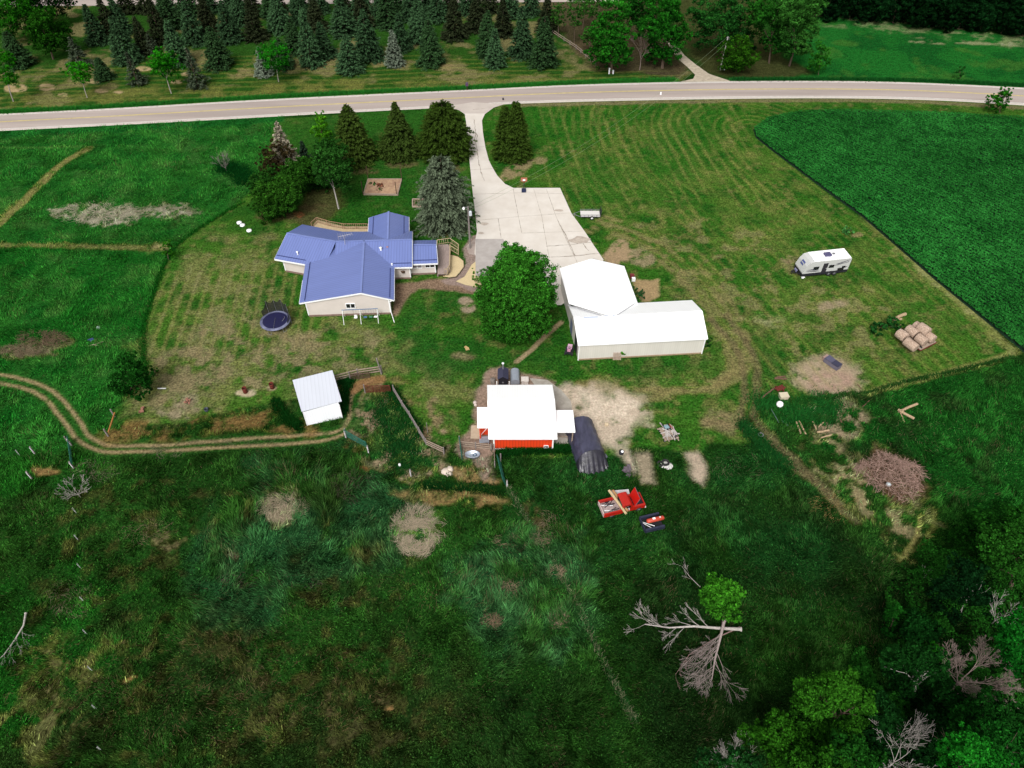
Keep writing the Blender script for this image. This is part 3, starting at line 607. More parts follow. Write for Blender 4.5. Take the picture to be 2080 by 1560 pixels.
for p in [WFL, WFR, LW0, MW0, PW0, PW1]: cb = MB(); cb.bar(zz(p,.3), zz(p,2.5), .14, .14); cb.build('corner_board', M_TRIM, house)
def window(parent, a, b_, z0, z1, out, glass=M_DARKGLASS, mull=1, fw=.09):
    """window set in the wall between a and b"""
    a = Vector(a)+Vector(out)*.04; b_ = Vector(b_)+Vector(out)*.04; f = MB()
    f.bar(zz(a,z0), zz(b_,z0), .1, fw); f.bar(zz(a,z1), zz(b_,z1), .1, fw)
    for i in range(mull+2): q = lerp(a, b_, i/(mull+1)); f.bar(zz(q,z0), zz(q,z1), fw, .1)
    fo = f.build('window', M_TRIM, parent); g = MB(); q = Vector(out)*-.03; g.face([zz(a+q,z0), zz(b_+q,z0), zz(b_+q,z1), zz(a+q,z1)]); g.build('pane', glass, fo); return fo
out = Vector((d1.y, -d1.x, 0)); wc = lerp(WFL, WFR, .53)
window(house, wc-d1*.62, wc+d1*.62, 1.3, 2.15, out)
po = Vector((0,-1,0)); pd = (PW1-PW0).normalized()
window(house, PW0+pd*.25, PW0+pd*1.65, 1.25, 2.2, po, M_GLASS); window(house, PW0+pd*2.15, PW0+pd*3.5, 1.25, 2.2, po)
b1 = MB(); q = MW0+Vector((-1.0,-.12,0)); b1.lathe(zz(q,1.45), [(.03,-.2),(.28,-.15),(.3,.05),(.05,.12)], 12, smooth=True); b1.build('satellite_dish', M_DARKWOOD, house)
b2 = MB(); q = MW0+Vector((-2.9,-.12,0)); b2.box(zz(q,2.1), (.6,.3,.42)); b2.build('air_conditioner', mat('ac', S(205,220,230), .5, .05), house)
b4 = MB(); q = MW0+Vector((-2.4,-.35,.35)); b4.tube(q-Vector((0,0,.35)), q+Vector((0,0,.05)), .12); b4.build('propane_regulator', M_TRIM, house)
def vent(px, py, h, n='roof_vent', m=M_TRIM, rad=.1, hh=.45):
    p = U(px, py, h); v = MB(); v.tube(p-Vector((0,0,.2)), p+Vector((0,0,hh)), rad, rad, 8); v.lathe(p+Vector((0,0,hh)), [(rad*1.6,0),(rad*1.6,.06),(0,.14)], 8); return v.build(n, m, house)
vent(605,517,3.1); vent(774,509,3.55, rad=.13, hh=.5); vent(787,503,3.7, rad=.1, hh=.1, m=mat('pinkish_vent', S(200,150,150), .6))
an = MB(); p = U(701,497,4.0); an.tube(p, p+Vector((.1,0,1.6)), .035); t = p+Vector((.1,0,1.55)); an.tube(t+Vector((-.8,-.2,0)), t+Vector((1.1,.35,.1)), .025)
for i in range(7): q = lerp(t+Vector((-.8,-.2,0)), t+Vector((1.1,.35,.1)), i/6); l = .75-.07*i; an.tube(q+Vector((-.2,l,0)), q+Vector((.2,-l,0)), .018)
an.build('antenna', mat('aerial', S(210,205,205), .4, .1), house)
ds = MB(); ds.path([FR+Vector((-.1,.1,-.2)), WFR+Vector((.1,-.05,-.4)), zz(WFR+Vector((.1,-.05,0)),.25), U(801,655,.12)], .055); ds.build('downspout', M_TRIM, house)
# small front steps at porch
st = MB(); s0 = U(895,562)
for i in range(3): st.box((s0.x, s0.y+.25+i*.28, .12+.17*i), (1.2, .28, .1))
st.build('steps', M_DARKWOOD, house)
def railing(parent, pts, z, m=M_NEWWOOD, h=.9, step=.28, name='railing'):
    mb = MB()
    for a, b_ in zip(pts[:-1], pts[1:]):
        a = Vector(a); b_ = Vector(b_); za = a.z if a.z else z; zb = b_.z if b_.z else z
        A_ = zz(a, za); B_ = zz(b_, zb); up = Vector((0,0,h)); mb.bar(A_+up, B_+up, .1, .05); mb.bar(A_+up*.15, B_+up*.15, .06, .05)
        n = max(1, int((B_-A_).length/step))
        for i in range(n+1): q = A_.lerp(B_, i/n); mb.bar(q, q+up, .045 if i % 6 else .1)
    return mb.build(name, m, parent)
deck = thing('deck', 'weathered wooden deck with pale railing on the right side of the house', 'deck', U(903,520))
zd = .55; D = [U(889,497,zd), U(910,496,zd), U(915,503,zd), U(914,548,zd), U(909,556,zd), U(889,556,zd)]
f = MB(); f.slab([zz(q,zd) for q in D], .14)
for q in [D[0],D[1],D[3],D[5]]: f.bar(zz(q,0), zz(q,zd-.15), .12)
f.build('floor', mat('deck_boards', S(176,158,150), .9, .2, 1.5, stretch=(6,1,1)), deck); railing(deck, [D[0], D[1]+Vector((.3,.3,0)), U(932,506,.1), U(931,518,.1), U(914,508,zd), D[2]], zd); railing(deck, [D[3], D[4], D[5]+Vector((1.,-.1,0))], zd); railing(deck, [D[2], D[3]], zd, step=.4)
deck2 = thing('deck', 'rear deck with dark balusters behind the blue roof', 'deck', U(697,468))
D2 = [U(640,458,.6), U(648,449,.6), U(700,466,.6), U(750,466,.6)]; f = MB(); f.slab([zz(U(636,466),.6), zz(U(646,453),.6), zz(U(700,466),.6), zz(U(750,466),.6), zz(U(750,478),.6), zz(U(690,480),.6)], .12); f.build('floor', M_NEWWOOD, deck2)
railing(deck2, [U(634,462,.62), U(645,452,.62), U(672,460,.62), U(700,465,.62), U(748,465,.62)], .6, mat('rail_tan', S(176,140,112), .9, .2), .95, .3)
# garden path bed with yellow gravel and shrubs
yb = mat('yellow_gravel', S(228,206,160), .95, .12, 6)
sheet('gravel_bed', [U(*q) for q in [(915,518),(930,522),(941,530),(942,542),(934,553),(926,562),(912,564),(900,562),(899,556),(909,556),(914,549)]], .055, yb)
sheet('gravel_bed', [U(*q) for q in [(926,572),(944,562),(958,538),(968,530),(985,540),(985,586),(968,584),(945,579)]], .05, yb)
edg = MB(); edg.path([U(q[0],q[1],.06) for q in [(915,517),(931,521),(942,530),(943,542),(935,554),(927,563),(912,566)]], .05); edg = edg.build('bed_edging', M_DARKWOOD); tag(edg, 'dark curved edging round the yellow gravel bed', 'edging')
# ---------------- big white shed
def gable_building(name, label, cat, loc): return thing(name, label, cat, loc)
shed = thing('machine_shed', 'large L-shaped machine shed with bright white metal roof and cream walls', 'shed', U(1290,640))
ea, ra = 3.6, 5.6
A_BL, A_BR, A_FR, A_R0 = U(1137.5,545,ea), U(1268,540.5,ea), U(1294,612,ea), U(1202,525.5,ra)
A_R1 = U(1238,641,ra-.1)
eb, rb = 2.9, 5.2
B_FL, B_FR, B_RR, B_R0, B_R1 = U(1175,701,eb), U(1437.5,687.5,eb), U(1405,609.5,3.3), U(1166,645,rb), U(1426,631,rb)
vL = (B_R1-B_R0); B_RL = B_RR-vL*1.0
A_FL = A_BL+(A_FR-A_BR)
s_ = MB(); roof_plane(s_, A_BL, A_FL, A_R1, A_R0, .1); roof_plane(s_, A_BR, A_FR+(A_FR-A_BR)*.25, A_R1, A_R0, .1)
roof_plane(s_, B_FL, B_FR, B_R1, B_R0, .1); roof_plane(s_, B_RL, B_RR, B_R1, B_R0, .1)
sr = s_.build('roof', M_WHITEROOF, shed)
sk = MB(); skm = mat('skylight_panel', S(196,206,226), .3, .05, 1)
def onB(s, t): return lerp(lerp(B_FL, B_R0, s), lerp(B_FR, B_R1, s), t)+Vector((0,0,.05))
sk.face([onB(.93,.07), onB(.93,.185), onB(.99,.185), onB(.99,.07)]); sk.build('skylight', skm, sr)
sk = MB(); sk.face([onB(.96,.215), onB(.96,.33), onB(1.,.31), onB(1.,.235)]); sk.build('skylight', skm, sr)
vl = MB(); vm_ = mat('valley_flashing', S(200,200,205), .4, .05); v0 = U(1152.5,620.5,3.62)
for a, b_ in [(U(1152.5,620.5,3.7), U(1221,641,5.35)), (U(1294.3,614,3.5), U(1253,641,5.3))]: vl.bar(a+Vector((0,0,.05)), b_+Vector((0,0,.05)), .1, .04)
vl.build('valley', vm_, sr)
w = MB(); ov = .25
a0, a1, a2, a3 = [Vector(q) for q in (A_BL, A_BR, A_FR, A_FL)]; i1 = Vector((ov,-ov,0)); 
wall_quad(w, a0+Vector((ov,-ov,0)), a3+Vector((ov,0,0)), 0, ea-.1); wall_quad(w, a2+Vector((-ov,0,0)), a1+Vector((-ov,-ov,0)), 0, ea-.1)
p0 = a0+Vector((ov,-ov,0)); p1 = a1+Vector((-ov,-ov,0)); w.face([zz(p1,0), zz(p0,0), zz(p0,ea-.1), zz(lerp(p0,p1,.5),ra-.2), zz(p1,ea-.1)])
b0, b1_, b2_, b3_ = B_FL+Vector((.15,.2,0)), B_FR+Vector((-.2,.2,0)), B_RR+Vector((-.1,-.2,0)), B_RL+Vector((.15,-.2,0))
wall_quad(w, b0, b1_, 0, eb-.1); rr0 = B_R0+Vector((.12,0,0)); rr1 = B_R1+Vector((-.15,0,0))
w.face([zz(b1_,0), zz(b2_,0), zz(b2_,3.2), zz(rr1,rb-.15), zz(b1_,eb-.1)]); w.face([zz(b0,0), zz(b0,eb-.1), zz(rr0,rb-.15), zz(b3_,3.3), zz(b3_,0)]); wall_quad(w, b2_, b3_, 0, 3.2)
w.build('wall', M_SHEDWALL, shed)
t = MB()
for a, b_ in [(B_FL,B_FR),(B_FR,B_R1),(B_R1,B_RR),(B_FL,B_R0),(B_R0,B_RL),(A_BL,A_FL),(A_BL,A_R0),(A_R0,A_BR)]: t = MB(); trim_edge(t, a, b_, .1, .16, .1); t.build('fascia', M_TRIM, sr)
for p in (b0, b1_): t = MB(); t.bar(zz(p+Vector((0,-.03,0)),0), zz(p+Vector((0,-.03,0)),eb-.1), .12); t.build('corner_board', M_TRIM, shed)
bs = MB(); bs.bar(zz(b0+Vector((0,-.04,0)),.1), zz(b1_+Vector((0,-.04,0)),.1), .05, .22); bs.build('base_board', mat('splash_board', S(176,152,122), .9, .2, 3), shed)
dr = MB(); q0 = lerp(b3_, b0, .12)+Vector((-.05,0,0)); q1 = lerp(b3_, b0, .32)+Vector((-.05,0,0)); dr.face([zz(q0,0), zz(q1,0), zz(q1,2.3), zz(q0,2.3)]); d_ = dr.build('door', mat('blue_grey_door', S(120,130,170), .4, .1), shed)
dr = MB(); q0 = lerp(b3_, b0, .62)+Vector((-.06,0,0)); q1 = lerp(b3_, b0, .86)+Vector((-.06,0,0)); dr.face([zz(q0,0), zz(q1,0), zz(q1,2.6), zz(q0,2.6)]); dr.build('door', M_BLACK, shed, label='black open doorway at the shed corner')  # flat black panel paints the shade inside the open doorway
# ---------------- red barn
barn = thing('barn', 'red metal barn with large white roof and white lean-tos on both sides', 'barn', U(1060,880))
hb, hr = 2.75, 3.9
K = [U(989.4,781.9,hb), U(1122,781.4,hb), U(1132.3,891.5,hb-.1), U(992,891.5,hb-.1)]; kr0 = lerp(K[0], K[3], .42); kr1 = lerp(K[1], K[2], .42); kr0.z = kr1.z = hr
b = MB(); roof_plane(b, K[3], K[2], kr1, kr0, .1); roof_plane(b, K[0], K[1], kr1, kr0, .1); br = b.build('roof', M_WHITEROOF, barn)
b = MB(); b.bar(kr0+Vector((0,0,.03)), kr1+Vector((0,0,.03)), .35, .05); b.build('ridge_cap', mat('ridge_white', (.8,.8,.8), .4, .02), br)
i = [K[0]+Vector((.7,-.4,0)), K[1]+Vector((-.5,-.4,0)), K[2]+Vector((-.45,.55,0)), K[3]+Vector((.6,.55,0))]
b = MB(); wall_quad(b, i[3], i[2], .15, 2.65); wall_quad(b, i[1], i[0], .15, 2.65)
for p, q, g in [(i[2], i[1], kr1), (i[0], i[3], kr0)]: b.face([zz(p,.15), zz(q,.15), zz(q,2.7), zz(lerp(p,q,.5),hr-.2), zz(p,2.7)])
b.build('wall', M_RED, barn)
for p in i: b = MB(); b.bar(zz(p+Vector((0,-.04 if p.y < 54 else .04,0)),0), zz(p+Vector((0,-.04 if p.y < 54 else .04,0)),2.65), .16); b.build('corner_board', M_TRIM, barn)
b = MB(); b.bar(zz(i[3],.1)+Vector((0,-.02,0)), zz(i[2],.1)+Vector((0,-.02,0)), .08, .2); b.build('base_board', M_TRIM, barn); b = MB(); b.bar(zz(K[3],2.6), zz(K[2],2.6), .06, .16); b.build('fascia', M_TRIM, br)
window(barn, i[2]+Vector((-1.0,0,0)), i[2]+Vector((-.5,0,0)), .35, .75, (0,-1,0), M_DARKGLASS, 0, .06)
LL = [U(969,827,2.5), U(991,827,2.75), U(991,869,2.75), U(969.5,869,2.5)]; b = MB(); b.slab(LL, .1); b.build('lean_to_roof', M_WHITEROOF, barn)
b = MB(); q = [zz(p,0) for p in LL]; 
for p in (LL[0], LL[3]): b.bar(zz(p+Vector((.3,0,0)),0), zz(p+Vector((.3,0,0)),2.45), .14)
wall_quad(b, LL[0]+Vector((.35,-.2,0)), LL[3]+Vector((.35,.9,0)), .1, 2.45); b.build('lean_to_wall', M_RED, barn)
RL = [U(1120,833,2.7), U(1164,833,2.45), U(1168.7,878,2.45), U(1122,878,2.7)]; b = MB(); b.slab(RL, .1); b.build('lean_to_roof', M_WHITEROOF, barn)
b = MB()
for p in (RL[1], RL[2]): b = MB(); b.bar(zz(p+Vector((-.3,0,0)),0), zz(p+Vector((-.3,0,0)),2.4), .14); b.build('post', M_WOOD, barn)
b = MB(); q0 = U(975,892,0); 
b.box((q0.x+.55, q0.y+.55, .95), (.9,.08,1.5), rz=.1); dd = b.build('door', M_RED, barn); b = MB(); b.bar((q0.x+.15,q0.y+.48,.3),(q0.x+.95,q0.y+.5,1.6),.07); b.bar((q0.x+.12,q0.y+.45,1.7),(q0.x+1.,q0.y+.5,1.7),.08); b.build('door_brace', M_TRIM, dd)
b = MB(); b.box((q0.x+.55, q0.y-.5, .55), (1.15,.9,.06), rz=.05); 
for sx in (-.5,.5):
    for sy in (-.4,.4): b.bar((q0.x+.55+sx,q0.y-.5+sy,0),(q0.x+.55+sx,q0.y-.5+sy,1.1),.06)
b.box((q0.x+.55, q0.y-.92, .8), (1.15,.04,.5)); hp = b.build('hay_feeder', M_GALV); tag(hp, 'galvanised wire feed rack at the left corner of the red barn', 'feeder')
b = MB(); b.box(tuple(U(966,878))[:2]+(.05,), (1.1,2.,.06)); mtt = b.build('stall_mat', mat('tan_mat', S(206,186,160), .9, .1), None); tag(mtt, 'tan board lying on the soil left of the red barn', 'board')
# ---------------- white shelter shed
ws = thing('shelter_shed', 'small white shelter shed with pale metal roof beside the two-wheel track', 'shed', U(650,820))
hf, hk = 2.35, 1.75
W = [U(594,772,1.9), U(675,751.8,2.25), U(694,814.5,2.95), U(612.5,836,2.55)]; b = MB(); b.slab(W, .08); b.faces = None
# reorder so ribs run up-slope
b = MB(); roof_plane(b, W[3], W[2], W[1], W[0], .08); b.build('roof', M_PALEROOF, ws)
g = [U(624.5,864), U(695.8,848.8)]; dW = (W[0]-W[3]); dW.z = 0; b = MB(); b.face([zz(g[0],0), zz(g[1],0), zz(g[1],2.85), zz(g[0],2.45)]); g2 = [g[0]+dW*.9, g[1]+dW*.9]
wall_quad(b, g2[1], g2[0], 0, 1.7); b.face([zz(g[1],0), zz(g2[1],0), zz(g2[1],1.8), zz(g[1],2.8)]); b.face([zz(g2[0],0), zz(g[0],0), zz(g[0],2.25), zz(g2[0],1.7)]); b.build('wall', ribbed('white_wall_metal', (.9,.91,.95), .5, .3, .03, 0, .06), ws)
for q in g: b = MB(); b.bar(zz(q,0), zz(q,2.4), .1); b.build('corner_trim', M_TRIM, ws)
# ================================================================ YARD THINGS
def base(px, py): return U(px, py, 0)
# ---- trampoline with folded net
T0 = U(562,660); tramp = thing('trampoline', 'round trampoline with dark blue mat and sagging black net in the yard', 'trampoline', T0)
R_ = 1.95; b = MB(); b.lathe((0,0,.82), [(0,0),(R_-.25,0.02)], 32); b.build('jumping_mat', mat('blue_mat', S(30,30,74), .7, .15, 2), tramp, local=True)
b = MB(); b.lathe((0,0,.85), [(R_-.28,.02),(R_-.02,.03),(R_+.1,-.02),(R_+.1,-.1)], 32); b.build('edge_pad', mat('pad_blue_white', S(150,154,184), .5, .0, .6, c2=S(60,62,96)), tramp, local=True)
b = MB(); b.ring((0,0,.78), R_+.02, .03, 32)
for k in range(6):
    t = k*PI/3+.2; x, y = math.cos(t)*R_, math.sin(t)*R_; b.path([(x,y,.78),(x*1.03,y*1.03,.02)], .03); t2 = t+.22; x2, y2 = math.cos(t2)*R_*1.03, math.sin(t2)*R_*1.03; b.path([(x*1.03,y*1.03,.02),(x2,y2,.02),(math.cos(t2)*R_,math.sin(t2)*R_,.78)], .025)
b.build('frame', M_GREY, tramp, local=True)
b = MB(); tops = []
for k in range(-1, 6):
    t = .15+k*.52; hh = [1.3,2.6,2.7,3.1,2.8,3.0,1.9][k+1]; tops.append((math.cos(t)*R_*1.02, math.sin(t)*R_*1.02, hh))
vs = []; fs = []; m_ = 0
for a, c in zip(tops[:-1], tops[1:]):
    for i in range(5):
        q = i/4; x = a[0]+(c[0]-a[0])*q; y = a[1]+(c[1]-a[1])*q; z = a[2]+(c[2]-a[2])*q-.42*math.sin(PI*q); vs += [(x,y,.88),(x,y,z)]
n = len(vs)//2
for i in range(n-1): fs.append((2*i,2*i+2,2*i+3,2*i+1))
mn, nt_, bn = new_mat('safety_net'); bn.inputs['Base Color'].default_value = (.01,.01,.012,1); bn.inputs['Alpha'].default_value = .85; bn.inputs['Roughness'].default_value = 1
b.add(vs, fs, True); b.build('net', mn, tramp, local=True)
b = MB()
for a in tops[1:-1]: b.tube((a[0],a[1],0),(a[0],a[1],a[2]),.03,n=6)
b.tube((-.1,.5,.86),(.15,-1.6,.9),.02,n=5); b.path([(1.,-.2,.88),(1.3,.3,1.1),(1.1,.7,.95)], .03); b.build('net_pole', M_GREY, tramp, local=True)
# ---- swing set
s0, s1 = U(699,659), U(769,656); sw = thing('swing_set', 'white A-frame swing set with blue top bar by the house gable', 'swing set', lerp(s0, s1, .5))
hS = 1.95; d = (s1-s0).normalized(); nrm = Vector((-d.y, d.x, 0)); b = MB(); top0 = U(698,641,hS)+nrm*0; 
c0 = lerp(s0, s1, 0)+nrm*.75; c1 = lerp(s0, s1, 1)+nrm*.75; A_ = zz(c0,hS); B_ = zz(c1,hS)
b.tube(A_-d*.1, B_+d*.1, .05); b.build('top_bar', mat('blue_bar', S(60,110,160), .5, .1), sw)
for q in (0, .5, 1):
    b = MB(); t_ = A_.lerp(B_, q); b.tube(t_, zz(t_-nrm*.85,0), .04); b.tube(t_, zz(t_+nrm*.85,0), .04); b.build('leg', M_TRIM, sw)
for q, m_ in ((.34,M_WHITE),(.62,mat('swing_blue', S(80,120,170), .5)),(.78,mat('swing_green', S(80,140,110), .5)),(.92,M_WHITE)):
    b = MB(); t_ = A_.lerp(B_, q)-Vector((0,0,.05)); b.tube(t_-d*.17, t_-d*.17-Vector((0,0,1.35)), .012, n=4); b.tube(t_+d*.17, t_+d*.17-Vector((0,0,1.35)), .012, n=4); o_ = b.build('chain', M_GREY, sw)
    b = MB(); b.box(t_-Vector((0,0,1.38)), (.45,.3,.06)); 
    if q == .34: b.box(t_-Vector((0,-.14,1.2)), (.42,.05,.34))
    b.build('swing_seat', m_, o_)
# ---- discs on the lawn
for i, (px, py, r, lab) in enumerate([(486.5,453.5,.42,'white round lid on the grass, farthest from the house of three'),(493,458.5,.42,'white round lid in the middle of three on the grass'),(506.5,469.5,.42,'white round lid nearest the blue-roofed house corner of three')]):
    b = MB(); p = U(px, py); b.lathe(p, [(r*.8,0),(r,.05),(r*.95,.22),(r*.3,.3),(0,.3)], 18); o = b.build('tank_lid', M_WHITE); tag(o, lab, 'lid', 'round lids on the grass')
b = MB(); p = U(490,457); b.lathe(p+Vector((0,0,.0)), [(.16,0),(.2,.2),(0,.24)], 12); tag(b.build('plastic_bucket', mat('blue_plastic', S(50,110,190), .4)), 'small blue bucket between the white round lids', 'bucket')
# ---- garden beds
gb = thing('garden_bed', 'timber framed raised bed of tan soil with posts behind the house', 'garden bed', U(777,384))
Gp = [U(739,396), U(808,397), U(816,366), U(748,366)]; b = MB()
for a, c in zip(Gp, Gp[1:]+Gp[:1]): b.bar(zz(a,.15), zz(c,.15), .15, .3)
b.build('frame', M_WOOD, gb); b = MB(); b.face([zz(lerp(p, (Gp[0]+Gp[2])/2, .02),.22) for p in Gp]); b.build('soil', mat('garden_soil', S(206,172,136), .95, .2, 1.5, c2=S(160,124,104)), gb)
for p in [(738,396),(806,397),(748,365),(816,364)]: b = MB(); q = U(*p); b.bar(q, q+Vector((0,0,2.6)), .11); b.build('post', M_DARKWOOD, gb)
sb = thing('garden_bed', 'small white framed bed half hidden by the blue spruce', 'garden bed', U(853,413)); Gq = [U(838,421), U(873,421), U(872,406), U(838,406)]; b = MB()
for a, c in zip(Gq, Gq[1:]+Gq[:1]): b.bar(zz(a,.12), zz(c,.12), .14, .24)
b.build('frame', mat('pinkish_board', S(200,176,160), .8, .1), sb); b = MB(); b.face([zz(p,.14) for p in Gq]); b.build('soil', mat('soil2', S(120,110,84), .95, .4, 3), sb)
b = MB(); p = U(868,412); b.box(p+Vector((0,.1,.4)), (.75,.6,.5)); tag(b.build('storage_box', M_WHITE), 'white box at the corner of the small garden bed', 'box')
# ---- yard light
yl = thing('yard_light', 'wooden yard light pole with white meter box beside the driveway', 'light pole', U(955,504)); p = U(955,504); b = MB(); b.tube(p, p+Vector((0,0,7.4)), .16, .11, 10); b.build('pole', M_WOODG, yl)
b = MB(); t_ = p+Vector((0,0,7.3)); b.tube(t_, t_+Vector((-.55,-.05,.05)), .035); b.build('arm', M_GREY, yl); b = MB(); b.lathe(t_+Vector((-.65,-.05,-.25)), [(.02,.35),(.14,.25),(.2,.05),(.2,-.05),(0,-.1)], 12); b.build('lamp', M_WHITE, yl)
b = MB(); b.box(p+Vector((.32,-.1,6.3)), (.4,.3,.65)); b.lathe(p+Vector((.32,-.1,6.62)), [(.22,0),(.15,.1),(0,.12)], 10); b.build('transformer', mat('pale_blue_box', S(225,232,238), .4, .05), yl)
# ---- utility pole with wires
up_ = thing('utility_pole', 'pale utility pole leaning beside the far gravel drive', 'utility pole', U(1463,142)); p = U(1463,142); b = MB(); ptop = p+Vector((.15,0,6.9)); b.tube(p, ptop, .16, .11, 10); b.build('pole', mat('pale_pole', S(205,200,196), .85, .1), up_)
b = MB(); b.bar(ptop+Vector((-.3,0,-.15)), ptop+Vector((.45,0,-.15)), .1); b.tube(ptop+Vector((.3,0,-.6)), ptop+Vector((.3,0,-.15)), .12); b.build('crossarm', M_GREY, up_)
b = MB(); q = U(1470,142); b.box(q+Vector((0,0,.25)), (.4,.4,.5)); tag(b.build('ground_box', M_WHITE), 'small white utility box at the foot of the utility pole', 'utility box')
def wire(a, c, sag, r=.012, n=14): 
    b = MB(); P = [Vector(a).lerp(Vector(c), i/n)-Vector((0,0,4*sag*(i/n)*(1-i/n))) for i in range(n+1)]; b.path(P, r, 4); return b
ytop = U(955,504)+Vector((0,0,6.9)); wm = mat('wire', S(150,170,130), .5)
for k, (dx, lab) in enumerate([(-.25,'thin power line over the lawn, upper of two'),(.4,'thin power line over the lawn, lower of two')]):
    tag(wire(ytop+Vector((0,0,.3-.5*k)), ptop+Vector((dx,0,-.2-.6*k)), 2.6+.5*k, .016).build('power_line', wm), lab, 'power line', 'power lines over the lawn')
# ---- basketball hoop
p = U(1064,389); bh = thing('basketball_hoop', 'portable basketball hoop with orange backboard at the driveway edge', 'basketball hoop', p)
b = MB(); b.box(p+Vector((0,.1,.15)), (.75,.95,.3)); b.lathe(p+Vector((0,.1,.3)), [(.3,0),(.1,.15)], 10); b.build('base', mat('navy_plastic', S(40,50,84), .6, .1), bh, bevel=.06)
b = MB(); b.tube(p+Vector((0,.2,.3)), p+Vector((0,0,2.3)), .06); b.bar(p+Vector((0,0,2.0)), p+Vector((0,-.35,2.4)), .06); b.build('pole', M_BLACK, bh)
b = MB(); b.box(p+Vector((0,-.35,2.5)), (1.05,.05,.7)); bd = b.build('backboard', mat('orange_board', S(196,120,96), .6, .3, 3), bh); b = MB(); b.box(p+Vector((0,-.39,2.4)), (.42,.02,.3)); b.build('target_square', M_WHITE, bd)
b = MB(); b.ring(p+Vector((0,-.62,2.2)), .22, .02, 16, 5); b.build('rim', mat('rim', S(200,70,40), .5), bh)
# ---- utility trailer
p = U(1198,440); ut = thing('utility_trailer', 'small white flat utility trailer with raised ramp gate next to the driveway', 'trailer', p)
b = MB(); b.box((0,0,.55), (3.1,1.55,.1)); b.build('deck', mat('white_boards', S(240,236,230), .7, .06, 3, stretch=(1,8,1)), ut, local=True)
b = MB(); 
for y in (-.8,.8):
    b.bar((-1.55,y,.85),(1.55,y,.85),.05); b.bar((-1.55,y,.5),(1.55,y,.5),.07)
    for x in np.linspace(-1.55,1.55,6): b.bar((x,y,.5),(x,y,.87),.04)
b.bar((-1.6,-.8,.5),(-2.7,0,.5),.07); b.bar((-1.6,.8,.5),(-2.7,0,.5),.07); b.bar((-2.6,0,.5),(-3.,0,.5),.06); b.bar((-2.5,0,0),(-2.5,0,.75),.06); b.build('frame', M_GREY, ut, local=True)
b = MB(); b.bar((1.6,-.75,.5),(1.75,-.75,1.6),.05); b.bar((1.6,.75,.5),(1.75,.75,1.6),.05)
for k in range(7): b.bar((1.6+.022*k,-.75,.55+.17*k),(1.6+.022*k,.75,.55+.17*k),.03)
for k in range(5): b.bar((1.6,-.6+.3*k,.5),(1.75,-.6+.3*k,1.6),.025)
b.build('ramp_gate', M_BLACK, ut, local=True)
def wheel(parent, c, R, wd, ax='Y', rimc=M_WHITE, loc=True):
    b = MB(); b.lathe(c, [(R*.6,-wd/2),(R*.95,-wd/2),(R,-wd*.3),(R,wd*.3),(R*.95,wd/2),(R*.6,wd/2)], 20, ax); o = b.build('wheel', M_TYRE, parent, local=loc)
    b = MB(); b.lathe(c, [(0,-wd*.42),(R*.25,-wd*.42),(R*.6,-wd*.3),(R*.62,wd*.3),(R*.25,wd*.42),(0,wd*.42)], 16, ax); q = b.build('rim', rimc, o, local=True); return o
for y in (-.93,.93): wheel(ut, (.25,y,.33), .33, .2)
for y in (-.93,.93): b = MB(); b.extr([(.25+.42*math.cos(t), .33+.42*math.sin(t)) for t in np.linspace(0,PI,9)], y-.12, y+.12, 'Y'); 
# ---- travel trailer
p = U(1664,551); tt = thing('travel_trailer', 'white travel trailer with black lower skirt and dark swoosh graphics parked on the lawn', 'caravan', p, .165)
prof = [(-3.35,.45),(3.55,.45),(3.6,.75),(3.6,2.75),(3.5,2.85),(-2.2,2.85),(-2.75,2.72),(-3.2,2.1),(-3.55,1.05),(-3.5,.6)]
b = MB(); b.extr([(q[0], q[1]) for q in prof], -1.2, 1.2, 'Y'); body = b.build('body', mat('rv_white', S(222,222,220), .35, .03, 1), tt, local=True, bevel=.06)
b = MB(); b.extr([(-2.15,2.86),(3.5,2.86),(3.5,2.92),(-2.15,2.92)], -1.16, 1.16, 'Y'); rf = b.build('roof', mat('rv_roof', (.88,.88,.88), .5, .03), tt, local=True)
b = MB(); b.extr([(-3.52,.40),(3.62,.40),(3.62,.86),(-3.54,.86)], -1.225, 1.225, 'Y'); b.build('skirt', M_BLACK, tt, local=True)
b = MB(); b.box((.3,0,3.05), (.95,.75,.3)); b.build('air_conditioner', mat('rv_ac', S(96,92,130), .6, .2), rf, local=True, bevel=.08)
b = MB(); b.box((1.35,.15,2.96), (.35,.35,.1)); b.build('roof_hatch', M_GREY, rf, local=True)
for x0, x1, z0, z1, nm in [(-2.05,-1.2,1.42,1.95,'window'),(.35,1.15,1.5,2.0,'window')]:
    b = MB(); b.box(((x0+x1)/2,-1.215,(z0+z1)/2), (x1-x0,.03,z1-z0)); o = b.build(nm, M_DARKGLASS, tt, local=True, bevel=.01)
b = MB(); b.box((-.25,-1.22,1.55), (.72,.04,1.7)); dr = b.build('door', mat('rv_door', S(60,56,64), .4, .1), tt, local=True); b = MB(); b.box((-.02,-1.25,1.5),(.05,.04,.14)); b.build('handle', M_TRIM, dr, local=True)
gm = mat('rv_graphic', S(84,84,98), .4, .1); b = MB()
